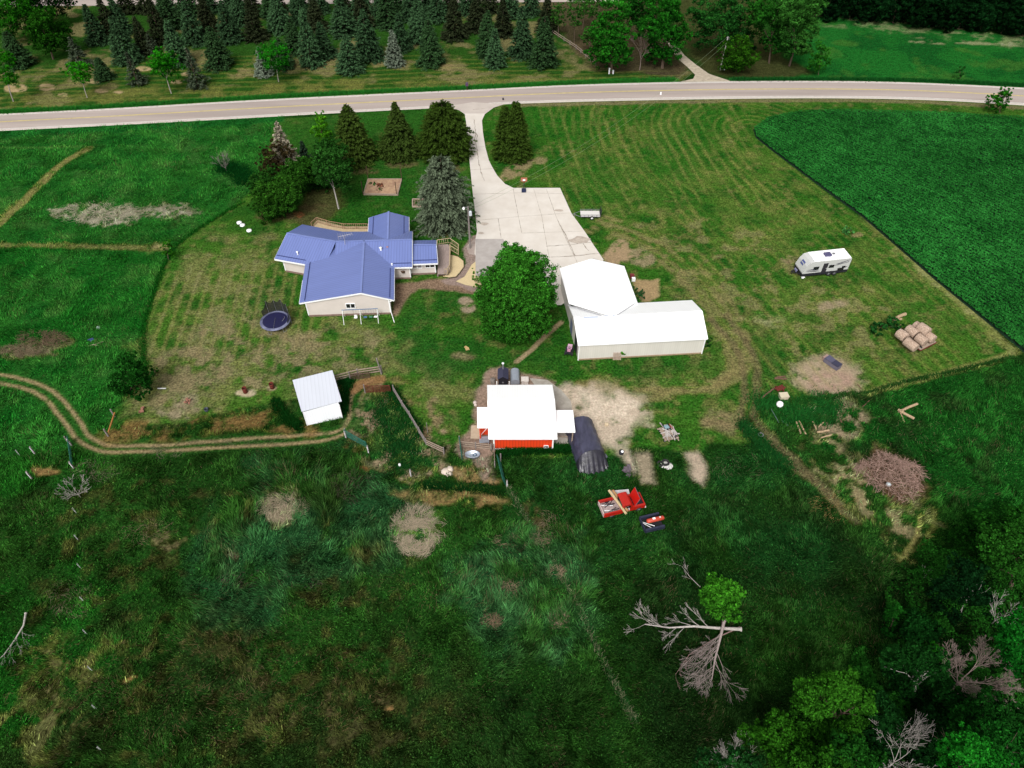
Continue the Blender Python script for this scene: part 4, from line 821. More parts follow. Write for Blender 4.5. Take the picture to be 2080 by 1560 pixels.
for pts in [[(1.3,-1.235,2.1),(3.4,-1.235,2.7),(3.4,-1.235,2.62),(1.8,-1.235,2.08)],[(1.0,-1.235,1.86),(3.3,-1.235,2.36),(3.3,-1.235,2.26),(1.5,-1.235,1.86)],[(-3.1,-1.235,1.5),(-2.2,-1.235,1.6),(-1.,-1.235,1.28),(-2.3,-1.235,1.42)],[(-3.2,-1.235,1.25),(-1.9,-1.235,1.32),(-.8,-1.235,1.08),(-2.3,-1.235,1.16)],[(1.8,-1.235,1.0),(3.3,-1.235,1.5),(3.3,-1.235,1.4),(2.2,-1.235,.96)]]: b = MB(); b.face(pts); b.build('side_graphic', gm, tt, local=True)
b = MB(); b.box((2.35,-1.26,1.1), (.9,.1,.38)); b.box((2.75,-1.24,1.42), (.5,.06,.3)); b.build('outside_kitchen', M_DARKGLASS, tt, local=True)
b = MB(); nn = Vector((-3.0,0,2.42)); b.face([(-3.21,-.5,2.1),(-3.21,.5,2.1),(-3.06,.4,2.33),(-3.06,-.4,2.33)][::-1]); b.face([(-3.36,-.35,1.72),(-3.36,.4,1.72),(-3.26,.5,1.98),(-3.26,-.3,1.98)][::-1]); b.build('front_emblem', mat('rv_blue', S(96,106,160), .4), tt, local=True)
for x in (.75,1.65): 
    for y in (-1.17,1.17): wheel(tt, (x,y,.36), .36, .22, rimc=M_GREY)
b = MB(); b.bar((-3.4,-.7,.5),(-4.6,0,.5),.1); b.bar((-3.4,.7,.5),(-4.6,0,.5),.1); b.bar((-4.4,0,.0),(-4.4,0,.8),.08); b.build('hitch', M_BLACK, tt, local=True)
for y in (-.18,.18): b = MB(); b.lathe((-3.95,y,.55), [(.0,0),(.16,.02),(.17,.35),(.08,.45),(0,.46)], 12); b.build('gas_bottle', mat('bottle', S(120,120,150), .4), tt, local=True)
b = MB(); b.box((-3.2,-1.15,.25), (.5,.4,.06)); b.box((-3.2,-1.15,.12),(.3,.25,.2)); b.build('front_step', M_WHITE, tt, local=True)
# ---- hay wagon & bales
p = U(1858,700); hw_ = thing('hay_wagon', 'low flat hay wagon carrying round straw bales', 'wagon', p, -.55)
b = MB()
b.box((0,0,.45), (3.6,3.2,.1)); b.build('deck', M_WOOD, hw_, local=True); b = MB(); b.bar((-1.8,-1.6,.45),(1.8,-1.6,.45),.1); b.bar((1.85,-1.6,.45),(1.85,1.6,.45),.12,.1); b.bar((-1.8,0,.4),(-3.3,0,.35),.08); b.build('frame', M_RUST, hw_, local=True)
for x in (-1.4,1.4):
    for y in (-1.1,1.1): wheel(hw_, (x,y,.32), .32, .2, rimc=M_RUST)
def bale_mat():
    m, nt, b = new_mat('straw'); N = nt.nodes; L = nt.links; tc = N.new('ShaderNodeTexCoord'); mp = N.new('ShaderNodeMapping'); mp.inputs['Scale'].default_value = (1.5,8,8)
    L.new(tc.outputs['Object'], mp.inputs[0]); n = N.new('ShaderNodeTexNoise'); n.inputs['Scale'].default_value = 2.2; n.inputs['Detail'].default_value = 7; L.new(mp.outputs[0], n.inputs['Vector'])
    r = N.new('ShaderNodeValToRGB'); L.new(n.outputs['Fac'], r.inputs[0]); r.color_ramp.elements[0].position = .3; r.color_ramp.elements[0].color = (*S(160,130,110),1); r.color_ramp.elements[1].position = .7; r.color_ramp.elements[1].color = (*S(232,206,184),1)
    L.new(r.outputs[0], b.inputs['Base Color']); b.inputs['Roughness'].default_value = 1; bp = N.new('ShaderNodeBump'); bp.inputs['Strength'].default_value = .8; bp.inputs['Distance'].default_value = .08; L.new(n.outputs['Fac'], bp.inputs['Height']); L.new(bp.outputs[0], b.inputs['Normal']); return m
M_STRAW = bale_mat()
def bale(px, py, h, rz, label, L_=1.25, R_=.62):
    b = MB(); prof = [(0,-L_/2),(R_*.5,-L_/2+.02),(R_*.93,-L_/2-.01),(R_,-L_/2+.08),(R_*1.01,0),(R_,L_/2-.08),(R_*.93,L_/2+.01),(R_*.5,L_/2-.02),(0,L_/2)]
    b.lathe((0,0,0), prof, 22, 'X')
    for q in b.v: q += Vector((random.uniform(-.015,.015), random.uniform(-.015,.015), random.uniform(-.015,.015)))
    o = b.build('hay_bale', M_STRAW); o.location = U(px, py, h); o.rotation_euler = (random.uniform(0,6), 0, rz) if False else (0, 0, rz); o.rotation_euler[0] = random.uniform(0, 1.5); o.rotation_euler = (0, 0, rz)
    return tag(o, label, 'hay bale', 'round hay bales on the wagon')
d_ = U(1859,714)-U(1818,684); ax = math.atan2(d_.y, d_.x)
hw_.rotation_euler[2] = ax; hw_.location = U(1860,692)
bale(1832,681,1.15,ax,'round straw bale at the far left corner of the wagon',1.3,.66); bale(1850,700,1.05,ax,'nearest straw bale, at the front left edge of the wagon',1.7,.6)
bale(1852,673,1.15,ax,'straw bale in the middle of the wagon, left of the raised one',1.5,.62); bale(1871,690,1.1,ax,'straw bale in front of the middle one on the wagon',1.35,.62); bale(1876,669,1.75,ax,'raised straw bale at the back of the wagon',1.5,.66)
bale(1864,664,1.3,ax,'straw bale mostly hidden behind the raised one', 1.1, .6); bale(1889,685,1.1,ax,'straw bale at the right-hand end of the wagon', 1.2,.6)
# ---- logs
def log(px0, py0, px1, py1, r, label, name='log', m=None, h0=0, h1=0, grp=None, r1=None):
    b = MB(); a = U(px0, py0, h0+r); c = U(px1, py1, h1+r); k = 4; pts = [a.lerp(c, i/k)+Vector((random.uniform(-.3,.3)*r, random.uniform(-.3,.3)*r, 0)) for i in range(k+1)]; r1 = r1 or r
    b.path(pts, [r+(r1-r)*i/k for i in range(k+1)], 8); return tag(b.build(name, m or M_LOG), label, name.replace('_', ' '), grp)
M_LOG = mat('log_bark', S(196,168,134), .95, .3, 3, stretch=(3,1,1)); M_LOGD = mat('log_dark', S(120,92,74), .95, .35, 4); M_LOGW = mat('bare_log', S(220,196,150), .9, .15, 2)
log(1826,836,1864,820,.17,'log forming the upper arm of the V in the grass', grp='logs in a V'); log(1824,832,1856,850,.17,'log forming the lower arm of the V in the grass', grp='logs in a V'); log(1829,838,1837,857,.07,'thin branch below the V of logs', 'branch')
log(1820,646,1839,638,.24,'thick cut log behind the hay wagon'); log(1806,650,1832,648,.13,'thin long log left of the thick one behind the hay wagon'); log(1822,665,1830,660,.07,'short pale stick next to the weeds by the hay wagon','stick')
for q in [(1618,857,1627,881,.11,'pale log at the left of the pair beside the wheel ruts'),(1623,855,1637,882,.11,'pale log at the right of the pair beside the wheel ruts')]: log(*q, grp='logs beside the ruts')
for q in [(1651,856,1658,872,.1,'short upright-lying plank left of the wood scraps'),(1660,878,1684,874,.13,'broad pale plank in the scrap pile'),(1667,889,1690,883,.09,'thin plank nearest the camera in the scrap pile'),(1662,868,1673,858,.08,'short plank across the bare soil scrap pile'),(1700,843,1710,858,.08,'dark plank right of the bare soil scrap pile'),(1752,826,1768,812,.06,'dark stick by the far edge of the scrap area'),(1742,781,1750,790,.06,'dark stick on the edge of the bare soil circle')]: log(*q, name='plank', m=M_LOGD if 'dark' in q[5] else M_LOG)
log(1546,809,1574,788,.12,'long dark weathered beam on the edge of the weeds', 'beam', M_LOGD)
# planks, scraps
def junk(px, py, parts, name, label, cat, rz=0., grp=None):
    b = MB()
    for c, d, r in parts: b.box(c, d, r)
    o = b.build(name, parts_m); o.location = U(px, py); o.rotation_euler[2] = rz; return tag(o, label, cat, grp)
parts_m = M_RUST; junk(1583,792,[((0,0,.35),(1.3,.7,.06),.5),((-.3,.1,.2),(.1,.6,.4),.5),((.3,-.1,.18),(.1,.6,.36),.5)], 'rusty_table', 'rusty brown metal frame among the weeds', 'scrap metal')
parts_m = M_LOGD; junk(1585,770,[((0,0,.1),(1.5,.2,.15),.0),((.1,.3,.12),(1.2,.15,.12),.2)], 'timber_pair', 'two short dark timbers above the rusty frame', 'timbers', -.05)
b = MB(); p = U(1590,809); b.box(p+Vector((0,0,.35)), (1.,.75,.5), .1); b.box(p+Vector((0,0,.63)), (1.1,.85,.08), .1); tag(b.build('chest', mat('cream_chest', S(226,214,186), .6, .06)), 'cream chest standing in the weeds above the white ball', 'chest')
b = MB(); p = U(1582,826); b.lathe(p+Vector((0,0,.45)), [(0,-.45)]+[(.42*math.cos(t), .42*math.sin(t)) for t in np.linspace(-1.3,1.5,10)], 18); b.tube(p+Vector((-.3,0,0)), p+Vector((-.3,0,.5)), .04); tag(b.build('gas_tank', M_WHITE), 'white ball-shaped gas tank in the weeds', 'gas tank')
b = MB()
for k in range(9): b.tube(U(1570+k*3,838+k*3), U(1600+k*3,865+k*1.5), .025, n=4)
b.tube(U(1566,830,.3), U(1582,858,.3), .05); tag(b.build('pipe_bundle', mat('grey_green_pipe', S(96,124,112), .6, .2)), 'bundle of thin grey-green pipes lying in the weeds', 'pipes')
# blue-grey covered box
p = U(1689,742); cb_ = thing('feed_bin', 'dark grey-blue lidded bin lying on the grass above the bare soil circle', 'bin', p, -.95); b = MB(); b.box((0,0,.4), (2.1,.85,.6)); b.build('body', mat('bin_grey', S(120,116,132), .6, .15), cb_, local=True, bevel=.05)
b = MB(); b.box((-.5,0,.78), (1.0,.95,.08), 0, .06); b.build('lid', mat('lid_grey', S(96,94,116), .5, .1), cb_, local=True); b = MB(); b.box((.55,0,.76), (1.0,.95,.08), 0, -.05); b.build('lid', mat('lid_grey2', S(66,66,88), .5, .1), cb_, local=True)
b = MB(); b.box((-1.2,.2,.35), (.35,.8,.5)); b.build('end_panel', mat('pinkish', S(190,160,150), .8), cb_, local=True)
# ---- ride-on mower & pallet at the shed
p = U(1156,716); mw = thing('lawn_mower', 'black and pink ride-on mower parked by the black doorway', 'mower', p, 1.35)
b = MB(); b.box((.45,0,.55), (.75,.6,.45)); b.box((.82,0,.5),(.1,.5,.35)); b.build('hood', mat('pink_hood', S(236,190,214), .4, .05), mw, local=True, bevel=.08)
b = MB(); b.box((-.35,0,.5), (.8,.75,.2)); b.box((0,0,.3), (1.2,1.05,.16)); b.build('deck', M_BLACK, mw, local=True, bevel=.04)
b = MB(); b.box((-.3,0,.68), (.42,.42,.12)); b.box((-.5,0,.88), (.1,.42,.38)); b.build('seat', mat('pink_seat', S(226,160,190), .5), mw, local=True, bevel=.04)
b = MB(); b.tube((.1,0,.6),(-.02,0,.95),.025); b.ring((-.03,0,.95), .17, .02, 14, 5); b.build('steering_wheel', M_BLACK, mw, local=True)
for x, r in ((-.45,.27),(.6,.2)):
    for y in (-.45,.45): wheel(mw, (x,y,r), r, .2, rimc=M_GREY)
pl = thing('pallet', 'wooden pallet leaning against the front wall of the white shed', 'pallet', U(1253,731.5), .0); b = MB()
for k in range(7): b.box((0,.04+.04*k,.08+.155*k), (1.05,.03,.1), 0, 0, .0)
for x in (-.48,0,.48): b.bar((x,.0,.0),(x,.32,1.08),.05,.08)
b.build('boards', mat('pallet_wood', S(206,182,164), .9, .15), pl, local=True)
b = MB(); p = U(1282,566); b.box(p+Vector((.1,.1,.4)), (.6,.5,.6)); tag(b.build('fuel_can', mat('maroon', S(130,50,56), .5)), 'dark red can against the far right side of the white shed', 'can')
b = MB(); p = U(1285,572); b.box(p+Vector((.1,.1,.35)), (.5,.45,.5)); tag(b.build('bucket', M_WHITE), 'white bucket next to the dark red can by the shed', 'bucket')
# ---- behind the barn: wood furnace, culvert tank, crates
p = U(1022,779); wf = thing('wood_furnace', 'black outdoor wood furnace with gabled roof and chimney behind the barn', 'furnace', p)
b = MB(); b.box(p+Vector((0,.1,.85)), (1.15,1.6,1.7)); b.build('body', M_BLACK, wf, bevel=.02); b = MB()
a = [p+Vector((-.68,-.85,1.65)), p+Vector((-.68,1.,1.65)), p+Vector((0,1.,2.1)), p+Vector((0,-.85,2.1))]; c = [p+Vector((.68,-.85,1.65)), p+Vector((.68,1.,1.65)), a[2], a[3]]; roof_plane(b, *a, .05); roof_plane(b, *c, .05)
b.build('roof', ribbed('furnace_roof', S(62,62,88), .5, .25, .1, 0, .3), wf); b = MB(); b.add([p+Vector((-.6,-.71,1.6)), p+Vector((.6,-.71,1.6)), p+Vector((0,-.71,2.02))], [(0,1,2)]); b.build('gable', M_BLACK, wf)
b = MB(); b.tube(p+Vector((0,.6,1.9)), p+Vector((0,.6,3.0)), .1); b.build('chimney', M_GREY, wf); b = MB(); b.lathe(p+Vector((0,.6,3.0)), [(.15,0),(.15,.1),(0,.2)], 10); b.build('chimney_cap', M_WHITE, wf); b = MB(); b.tube(p+Vector((0,-.75,1.0)), p+Vector((0,-.8,1.0)), .12); b.build('door_handle', M_GREY, wf)
b = MB(); 
for x in (-.78,.78): b = MB(); b.bar(p+Vector((x,-.8,0)), p+Vector((x,-.8,1.2)), .12); b.build('side_post', M_TRIM, wf)
p = U(1046,774); b = MB(); b.extr([(.58*math.cos(t), .7+.58*math.sin(t)) for t in np.linspace(-.4,PI+.4,16)], -1., 1.1, 'Y'); o = b.build('fuel_tank', M_GALV); o.location = p; tag(o, 'rounded grey-white tank next to the black wood furnace', 'tank')
p = U(1066,777); b = MB(); b.box((0,0,.3), (.85,.75,.6)); b.box((0,.0,.63),(.95,.85,.06)); o = b.build('crate', mat('cream_crate', S(236,226,216), .7)); o.location = p; tag(o, 'cream crate right of the rounded tank behind the barn', 'crate')
p = U(1001,776); b = MB(); b.lathe((0,0,.0), [(.3,0),(.33,.5),(.28,.55),(0,.55)], 14); b.box((0,-.3,.2),(.5,.3,.35)); o = b.build('barrel', mat('dull_barrel', S(140,130,122), .6, .2)); o.location = p; tag(o, 'dull grey barrel left of the black wood furnace', 'barrel')
for q in [(965,818,.25,'pale rock on the soil edge left of the barn, upper'),(966,823,.2,'pale rock on the soil edge left of the barn, lower')]:
    b = MB(); b.lathe(U(q[0],q[1]), [(q[2],0),(q[2]*.9,.15),(q[2]*.4,.27),(0,.28)], 8); tag(b.build('rock', mat('pale_rock', S(226,210,200), .9, .1)), q[3], 'rock')
# ---- hoop shelter under black tarp
p = U(1192,905); hs_ = thing('hoop_shelter', 'long black tarpaulin hoop shelter beside the barn', 'shelter', U(1190,915)); 
h0 = U(1182,884); h1 = U(1196,945); mtarp = mat('black_tarp', S(70,70,92), .42, .45, .5, bump=.5, spec=.5, stretch=(3,.6,3))
b = MB(); vs = []; fs = []; NR, NA = 22, 22; R0_, H0_ = 1.72, 2.1
Fp = U(1175,868); Fq = U(1200,937); ax_ = (Fq-Fp); sd_ = Vector((ax_.y, -ax_.x, 0)).normalized()
if sd_.x < 0: sd_ = -sd_
for i in range(NR+1):
    for j in range(NA+1):
        s = i/NR; t = PI*j/NA; wob = .03*math.sin(j*2.1+i*.9)+.02*math.sin(i*2.7); rr = R0_*(1+.02*math.sin(i*PI/3)); cx = math.cos(t); sx = math.sin(t)
        vs.append(Fp+ax_*s-sd_*cx*(rr+wob)*(1 if sx > .25 else 1.02)+Vector((0,0,max(0.02,H0_*sx**.8+wob-.05*(i%5==0)))))
for i in range(NR):
    for j in range(NA): a = i*(NA+1)+j; fs.append((a, a+1, a+NA+2, a+NA+1))
b.add(vs, fs, True); b.build('tarp', mtarp, hs_)
b = MB(); vs = []; fs = []; M_ = 30       # crumpled front curtain spreading on the ground
for i in range(7):
    for j in range(M_+1):
        t = PI*j/M_; s = i/6; cx = math.cos(t); sx = math.sin(t); zt = max(.02, H0_*sx**.8)*(1-s)**1.0*.97; fold = .16*math.sin(j*1.9)*s+.07*math.sin(j*3.7+1)*s
        vs.append(Fq-sd_*cx*(R0_*(1+.06*s))*(1-.0*s)+ax_.normalized()*(1.75*s*sx**.35+fold)+Vector((0,0,zt+.03+abs(fold)*.5)))
for i in range(6):
    for j in range(M_): a = i*(M_+1)+j; fs.append((a, a+1, a+M_+2, a+M_+1))
b.add(vs, fs, True); b.build('end_curtain', mat('black_plastic', S(44,42,54), .3, .6, 2.2, bump=.9, spec=.6), hs_)
b = MB(); b.face([Fp-sd_*1.6+Vector((0,0,.02)), Fp+sd_*1.6+Vector((0,0,.02)), Fp+sd_*1.1+Vector((0,0,1.5)), Fp+Vector((0,0,2.0)), Fp-sd_*1.1+Vector((0,0,1.5))]); b.build('end_panel', M_BLACK, hs_)
# rolled tarp next to it
p = U(1226,928); b = MB(); b.path([U(1219,908,.2),U(1222,918,.25),U(1226,926,.3),U(1228,934,.15)], [.1,.2,.3,.12], 8); b.box(U(1228,927,.35), (.5,.5,.25), .4); tag(b.build('tarp_roll', mat('grey_tarp', S(110,110,124), .5, .4, 3)), 'grey tied tarp roll lying beside the black hoop shelter', 'tarp')
p = U(1262,921); b = MB(); b.lathe(p, [(.28,0),(.3,.4),(.12,.5),(0,.5)], 12); tag(b.build('bucket', M_BLACK), 'black bucket in the weeds right of the hoop shelter', 'bucket'); b = MB(); b.lathe(p+Vector((.05,-.1,.5)), [(.18,0),(.12,.12),(0,.15)], 10); tag(b.build('white_jug', M_WHITE), 'white jug on the black bucket', 'jug')
b = MB(); p = U(1272,958)
for k in range(9): b.box(p+Vector((random.uniform(-.6,.6), random.uniform(-.5,.5), random.uniform(.05,.35))), (random.uniform(.2,.8), random.uniform(.15,.5), random.uniform(.04,.3)), random.uniform(0,3), random.uniform(-.4,.4))
tag(b.build('scrap_heap', mat('scrap', S(108,96,104), .6, .6, 4)), 'low heap of grey scrap in the grass below the hoop shelter', 'scrap heap')
# tyre and plastic sheet
p = U(1353,945); b = MB(); vs = [(0,0,.06)]; 
ring_ = [(math.cos(t)*random.uniform(.5,1.)*.9, math.sin(t)*random.uniform(.5,1.)*.75, .03) for t in np.linspace(0,2*PI,14)[:-1]]; b.add([(0,0,.12)]+ring_, [(0,i+1,(i+1)%13+1) for i in range(13)]); o = b.build('plastic_sheet', mat('white_plastic', S(240,236,232), .5, .1, 2)); o.location = p; tag(o, 'crumpled white plastic sheet under the loose tyre', 'sheet')
b = MB(); p = U(1351,942); b.ring(p+Vector((0,0,.25)), .36, .13, 22, 8); tag(b.build('tyre', M_TYRE), 'loose black tyre on the white plastic sheet', 'tyre'); b = MB(); p = U(1341,943); b.ring(p+Vector((0,0,.13)), .3, .11, 20, 8); tag(b.build('tyre', M_TYRE), 'half hidden black tyre left of the white plastic sheet', 'tyre')
# ---- scrap wagon
p = U(1357,885); sc_ = thing('scrap_wagon', 'small wagon heaped with light wood and metal scrap', 'wagon', p, .25); b = MB(); b.box((0,0,.5), (1.75,2.0,.08)); b.build('deck', M_WOOD, sc_, local=True)
for x in (-.7,.7):
    for y in (-.75,.75): wheel(sc_, (x,y,.25), .25, .15)
rs = random.Random(3)
def heap(name, m, n, lw, parent):
    b = MB()
    for k in range(n): b.box((rs.uniform(-.7,.7), rs.uniform(-.85,.85), rs.uniform(.6,.95)), (rs.uniform(*lw), rs.uniform(.06,.16), rs.uniform(.04,.12)), rs.choice([1.5,1.7,1.3,rs.uniform(0,3)]), rs.uniform(-.2,.2))
    b.build(name, m, parent, local=True)
heap('board_scrap', mat('pale_scrap', S(214,206,200), .7, .2), 20, (.6,1.8), sc_); heap('timber_scrap', M_WOOD, 12, (.5,1.5), sc_); heap('red_scrap', mat('red_scrap', S(196,70,60), .6), 4, (.3,.7), sc_); heap('dark_scrap', M_BLACK, 12, (.3,1.), sc_)
b = MB(); b.box((-.1,.6,.98), (.55,.5,.1), .2, .1); b.build('blue_panel', mat('blue_panel', S(150,180,190), .5), sc_, local=True)
p = U(1232,863); b = MB(); b.lathe(p, [(.25,0),(.28,.2),(.2,.3),(0,.3)], 7); tag(b.build('stump', mat('cut_stump', S(226,204,170), .9)), 'pale cut stump on the bare soil yard', 'stump')
b = MB(); p = U(1545,884); b.ring(p+Vector((0,0,.1)), .3, .07, 18, 6); tag(b.build('wheel_ring', M_GREY), 'grey metal ring lying in the dark weeds beside the rut', 'ring')
# ---- pickup truck
TR = S(196,36,24); M_TRED = mat('truck_red', TR, .35, .12, 2, spec=.5); M_TRIN = mat('bed_lining', S(186,168,164), .6, .3, 3)
p = U(1263,1032); tk = thing('pickup_truck', 'old red pickup truck with raised hood and logs across its bed, standing in tall grass', 'pickup truck', p, .27)
# local x: front = +x
b = MB(); b.extr([(-2.45,.5),(-.35,.5),(-.35,.62),(-2.45,.62)], -.85, .85, 'Y'); b.build('bed_floor', M_TRIN, tk, local=True)
for y in (-.88,.88):
    b = MB(); b.box((-1.4,y,.78), (2.15,.1,.55)); b.box((-1.4,y,1.08), (2.2,.16,.06)); b.build('bed_side', M_TRED, tk, local=True, bevel=.02)
b = MB(); b.box((-2.48,0,.78), (.08,1.76,.55)); b.build('tailgate', mat('pink_white_gate', S(232,206,200), .5, .08), tk, local=True, bevel=.02)
b = MB(); b.extr([(-.42,.45),(.95,.45),(.95,1.12),(.86,1.15),(.66,1.66),(.5,1.76),(-.22,1.76),(-.36,1.68),(-.44,1.12)], -.84, .84, 'Y'); cab = b.build('cab', M_TRED, tk, local=True, bevel=.07)
b = MB(); b.face([(.875,-.74,1.18),(.875,.74,1.18),(.695,.66,1.62),(.695,-.66,1.62)]); b.build('windscreen', M_DARKGLASS, cab, local=True)
b = MB(); b.face([(-.455,.7,1.2),(-.455,-.7,1.2),(-.38,-.62,1.64),(-.38,.62,1.64)]); b.build('rear_window', M_DARKGLASS, cab, local=True)
for y in (-.868,.868): b = MB(); P_ = [(-.2,y,1.2),(.62,y,1.2),(.42,y,1.6),(-.15,y,1.6)]; b.face(P_ if y < 0 else P_[::-1]); o = b.build('side_window', M_DARKGLASS, cab, local=True); o.scale = (1,1.005,1)
b = MB(); b.extr([(.95,.45),(2.25,.45),(2.25,1.0),(.95,1.05)], .62, .86, 'Y'); b.extr([(.95,.45),(2.25,.45),(2.25,1.0),(.95,1.05)], -.86, -.62, 'Y'); b.box((2.25,0,.75), (.1,1.7,.5)); b.build('front_wing', M_TRED, tk, local=True, bevel=.05)
b = MB(); b.box((1.6,0,.6), (1.2,1.2,.3)); b.box((1.5,0,.82),(.6,.45,.25)); b.build('engine', M_BLACK, tk, local=True, bevel=.03)
b = MB(); b.box((2.34,0,.52), (.12,1.8,.18)); b.build('bumper', mat('pale_bumper', S(226,214,214), .4), tk, local=True, bevel=.04)
for y in (-.66,.66): b = MB(); b.lathe((2.3,y,.82), [(0,.05),(.11,.04),(.12,0)], 12, 'X'); b.build('headlight', M_GREY, tk, local=True)
b = MB(); b.box((1.32,.05,1.62), (.06,1.5,1.25), 0, .35); hd = b.build('hood', mat('hood_red', S(214,32,24), .35, .06), tk, local=True, bevel=.03); b = MB(); b.box((1.365,.05,1.605), (.03,1.58,1.32), 0, .35); b.build('hood_inner', mat('hood_grey', S(130,120,130), .6), hd, local=True)
for x in (-1.55,1.6):
    for y in (-.8,.8): wheel(tk, (x,y,.34), .34, .22, rimc=M_GREY)
b = MB(); b.path([(.1,-1.0,1.25),(.25,-1.0,1.2)], .03); b.box((.3,-1.02,1.2), (.05,.18,.14)); b.build('mirror', M_WHITE, tk, local=True)
def onT(x, y, z):
    c, s = math.cos(.27), math.sin(.27); q = tk.location; return Vector((q.x+x*c-y*s, q.y+x*s+y*c, z))
for (x0,y0,x1,y1,r,m_,lab) in [(-.95,1.75,-.25,-1.5,.15,M_LOGW,'pale bare log across the red truck bed, left of the pair'),(-.55,1.65,.05,-1.25,.14,mat('tan_log', S(186,140,96), .9, .25, 3),'brown log across the red truck bed, next to the cab')]:
    b = MB(); b.path([onT(x0,y0,1.28), onT((x0+x1)/2+.02,(y0+y1)/2,1.27), onT(x1,y1,1.25)], [r,r*1.05,r*.95], 12); tag(b.build('log', m_), lab, 'log', 'logs across the truck bed')
b = MB()
for k in range(9): x = rs.uniform(-2.3,-1.1); y = rs.uniform(-.7,.7); a = rs.uniform(-.5,.9); l = rs.uniform(.4,1.); b.path([onT(x,y,.72+.02*k), onT(min(x+l*math.cos(a),-.6),max(-.75,min(.75,y+l*math.sin(a))),.78+.02*k)], .04, 5)
tag(b.build('pipe_scrap', M_BLACK), 'dark pipes and hoses lying in the red truck bed', 'scrap')
b = MB(); b.bar(onT(-2.3,.5,.72), onT(-1.1,.1,.8), .08, .04); b.bar(onT(-2.2,-.2,.7), onT(-1.2,-.5,.75), .07, .04); tag(b.build('white_board', M_WHITE), 'white narrow boards lying in the red truck bed', 'board')
b = MB(); q = onT(.35,1.45,0); b.box(q+Vector((0,0,.3)), (2.0,.95,.6), .1); tag(b.build('freezer', mat('old_white', S(232,228,228), .5, .06)), 'white chest freezer behind the red pickup cab', 'freezer')
# ---- black pickup bed with red tank
p = U(1323,1066); pb = thing('truck_bed', 'detached dark blue-grey truck bed lying in the grass', 'truck bed', p, .26); mb_ = mat('bed_navy', S(52,56,76), .5, .2, 2)
b = MB(); b.box((0,0,.2), (2.2,1.55,.1)); b.build('floor', mat('bed_dark', S(38,36,42), .7, .4, 3), pb, local=True)
for y in (-.8,.8): b = MB(); b.box((0,y,.45), (2.2,.22,.5)); b.build('side_panel', mb_, pb, local=True, bevel=.03)
b = MB(); b.box((-1.1,0,.45), (.1,1.6,.5)); b.build('front_panel', mb_, pb, local=True, bevel=.02)
b = MB(); b.tube((-.9,.4,.3),(.1,-.5,.5),.04); b.tube((-1.0,.1,.6),(-.2,-.65,.4),.03); o = b.build('loose_pole', M_TRIM); o.location = p; o.rotation_euler[2] = .26; tag(o, 'two pale poles lying in the detached truck bed', 'poles')
rt = thing('compressor_tank', 'faded red metal tank lying across the detached truck bed', 'tank', p, .26)
b = MB(); b.lathe((.4,.12,.72), [(0,-1.0),(.15,-.98),(.24,-.9),(.25,0),(.24,.9),(.15,.98),(0,1.0)], 16, 'X'); b.build('tank', mat('faded_red', S(214,84,62), .5, .15, 2), rt, local=True); b = MB(); b.box((.2,.12,.98), (.3,.2,.12)); b.box((.9,.12,.96),(.15,.12,.1)); b.build('fitting', M_WHITE, rt, local=True)
# ---- barrels
for px, py, lab in [(499,797,'rusty burn barrel standing on pale ash, left of the two'),(553.5,788,'rusty burn barrel with dark open top, nearer the white shelter shed')]:
    bb_ = thing('burn_barrel', lab, 'barrel', U(px, py), 0, 'rusty burn barrels'); b = MB(); b.lathe((0,0,0), [(.27,0),(.29,.02),(.28,.28),(.30,.3),(.28,.32),(.28,.58),(.30,.6),(.28,.62),(.29,.85),(.27,.85),(.27,.4)], 20); b.build('drum', M_RUST, bb_, local=True); b = MB(); b.lathe((0,0,.45), [(0,0),(.27,0)], 16); b.build('ash', M_BLACK, bb_, local=True)
b = MB(); p = U(420,834); b.lathe(p, [(.22,0),(.26,.35),(.24,.36),(.2,.1)], 14); tag(b.build('bucket', mat('grey_bucket', S(70,76,92), .5)), 'dark grey bucket at the edge of the tan yard', 'bucket')
for q in [(289,834,.5,'small pile of brown bricks nearer the bush, left'),(381,816,.45,'small upright pile of pale bricks on the tan yard')]:
    b = MB(); p = U(q[0], q[1])
    for k in range(9): b.box(p+Vector((rs.uniform(-.3,.3), rs.uniform(-.35,.35), .06+.09*(k//3))), (.35,.18,.1), rs.uniform(0,3))
    tag(b.build('brick_pile', mat('brick', S(170,120,100), .9, .3, 5)), q[3], 'brick pile')
b = MB(); b.bar(U(320,789,.1), U(337,789,.1), .12, .06); tag(b.build('plank', M_TRIM), 'short white plank next to the dark bush', 'plank')
b = MB(); p = U(185,691); b.box(p+Vector((0,0,.2)), (.7,.12,.1), .5); b.box(p+Vector((.2,-.1,.12)), (.5,.3,.1), .9); tag(b.build('blue_scrap', mat('blue_scrap', S(70,80,140), .5)), 'small blue and white scrap in the left meadow', 'scrap')
b = MB(); b.path([U(180,703,.1),U(190,700,.25),U(200,702,.1)], .06); b.path([U(188,700,.1),U(210,694,.2)], .03); tag(b.build('fallen_branch', M_WOOD), 'pinkish fallen branch under the blue scrap in the left meadow', 'branch')
b = MB(); b.lathe(U(200,666), [(.25,0),(.2,.2),(0,.25)], 7); tag(b.build('rock', mat('pale_green_rock', S(150,180,160), .9)), 'pale rock standing in the left meadow', 'rock')
b = MB(); p = U(949,709); b.box(p+Vector((0,0,.04)), (.5,.5,.06), .3); b.box(p+Vector((-.1,.25,.04)), (.35,.6,.07), .8); tag(b.build('toy', mat('tan_toy', S(206,176,120), .7)), 'small tan scrap lying on the lawn below the big tree', 'scrap')
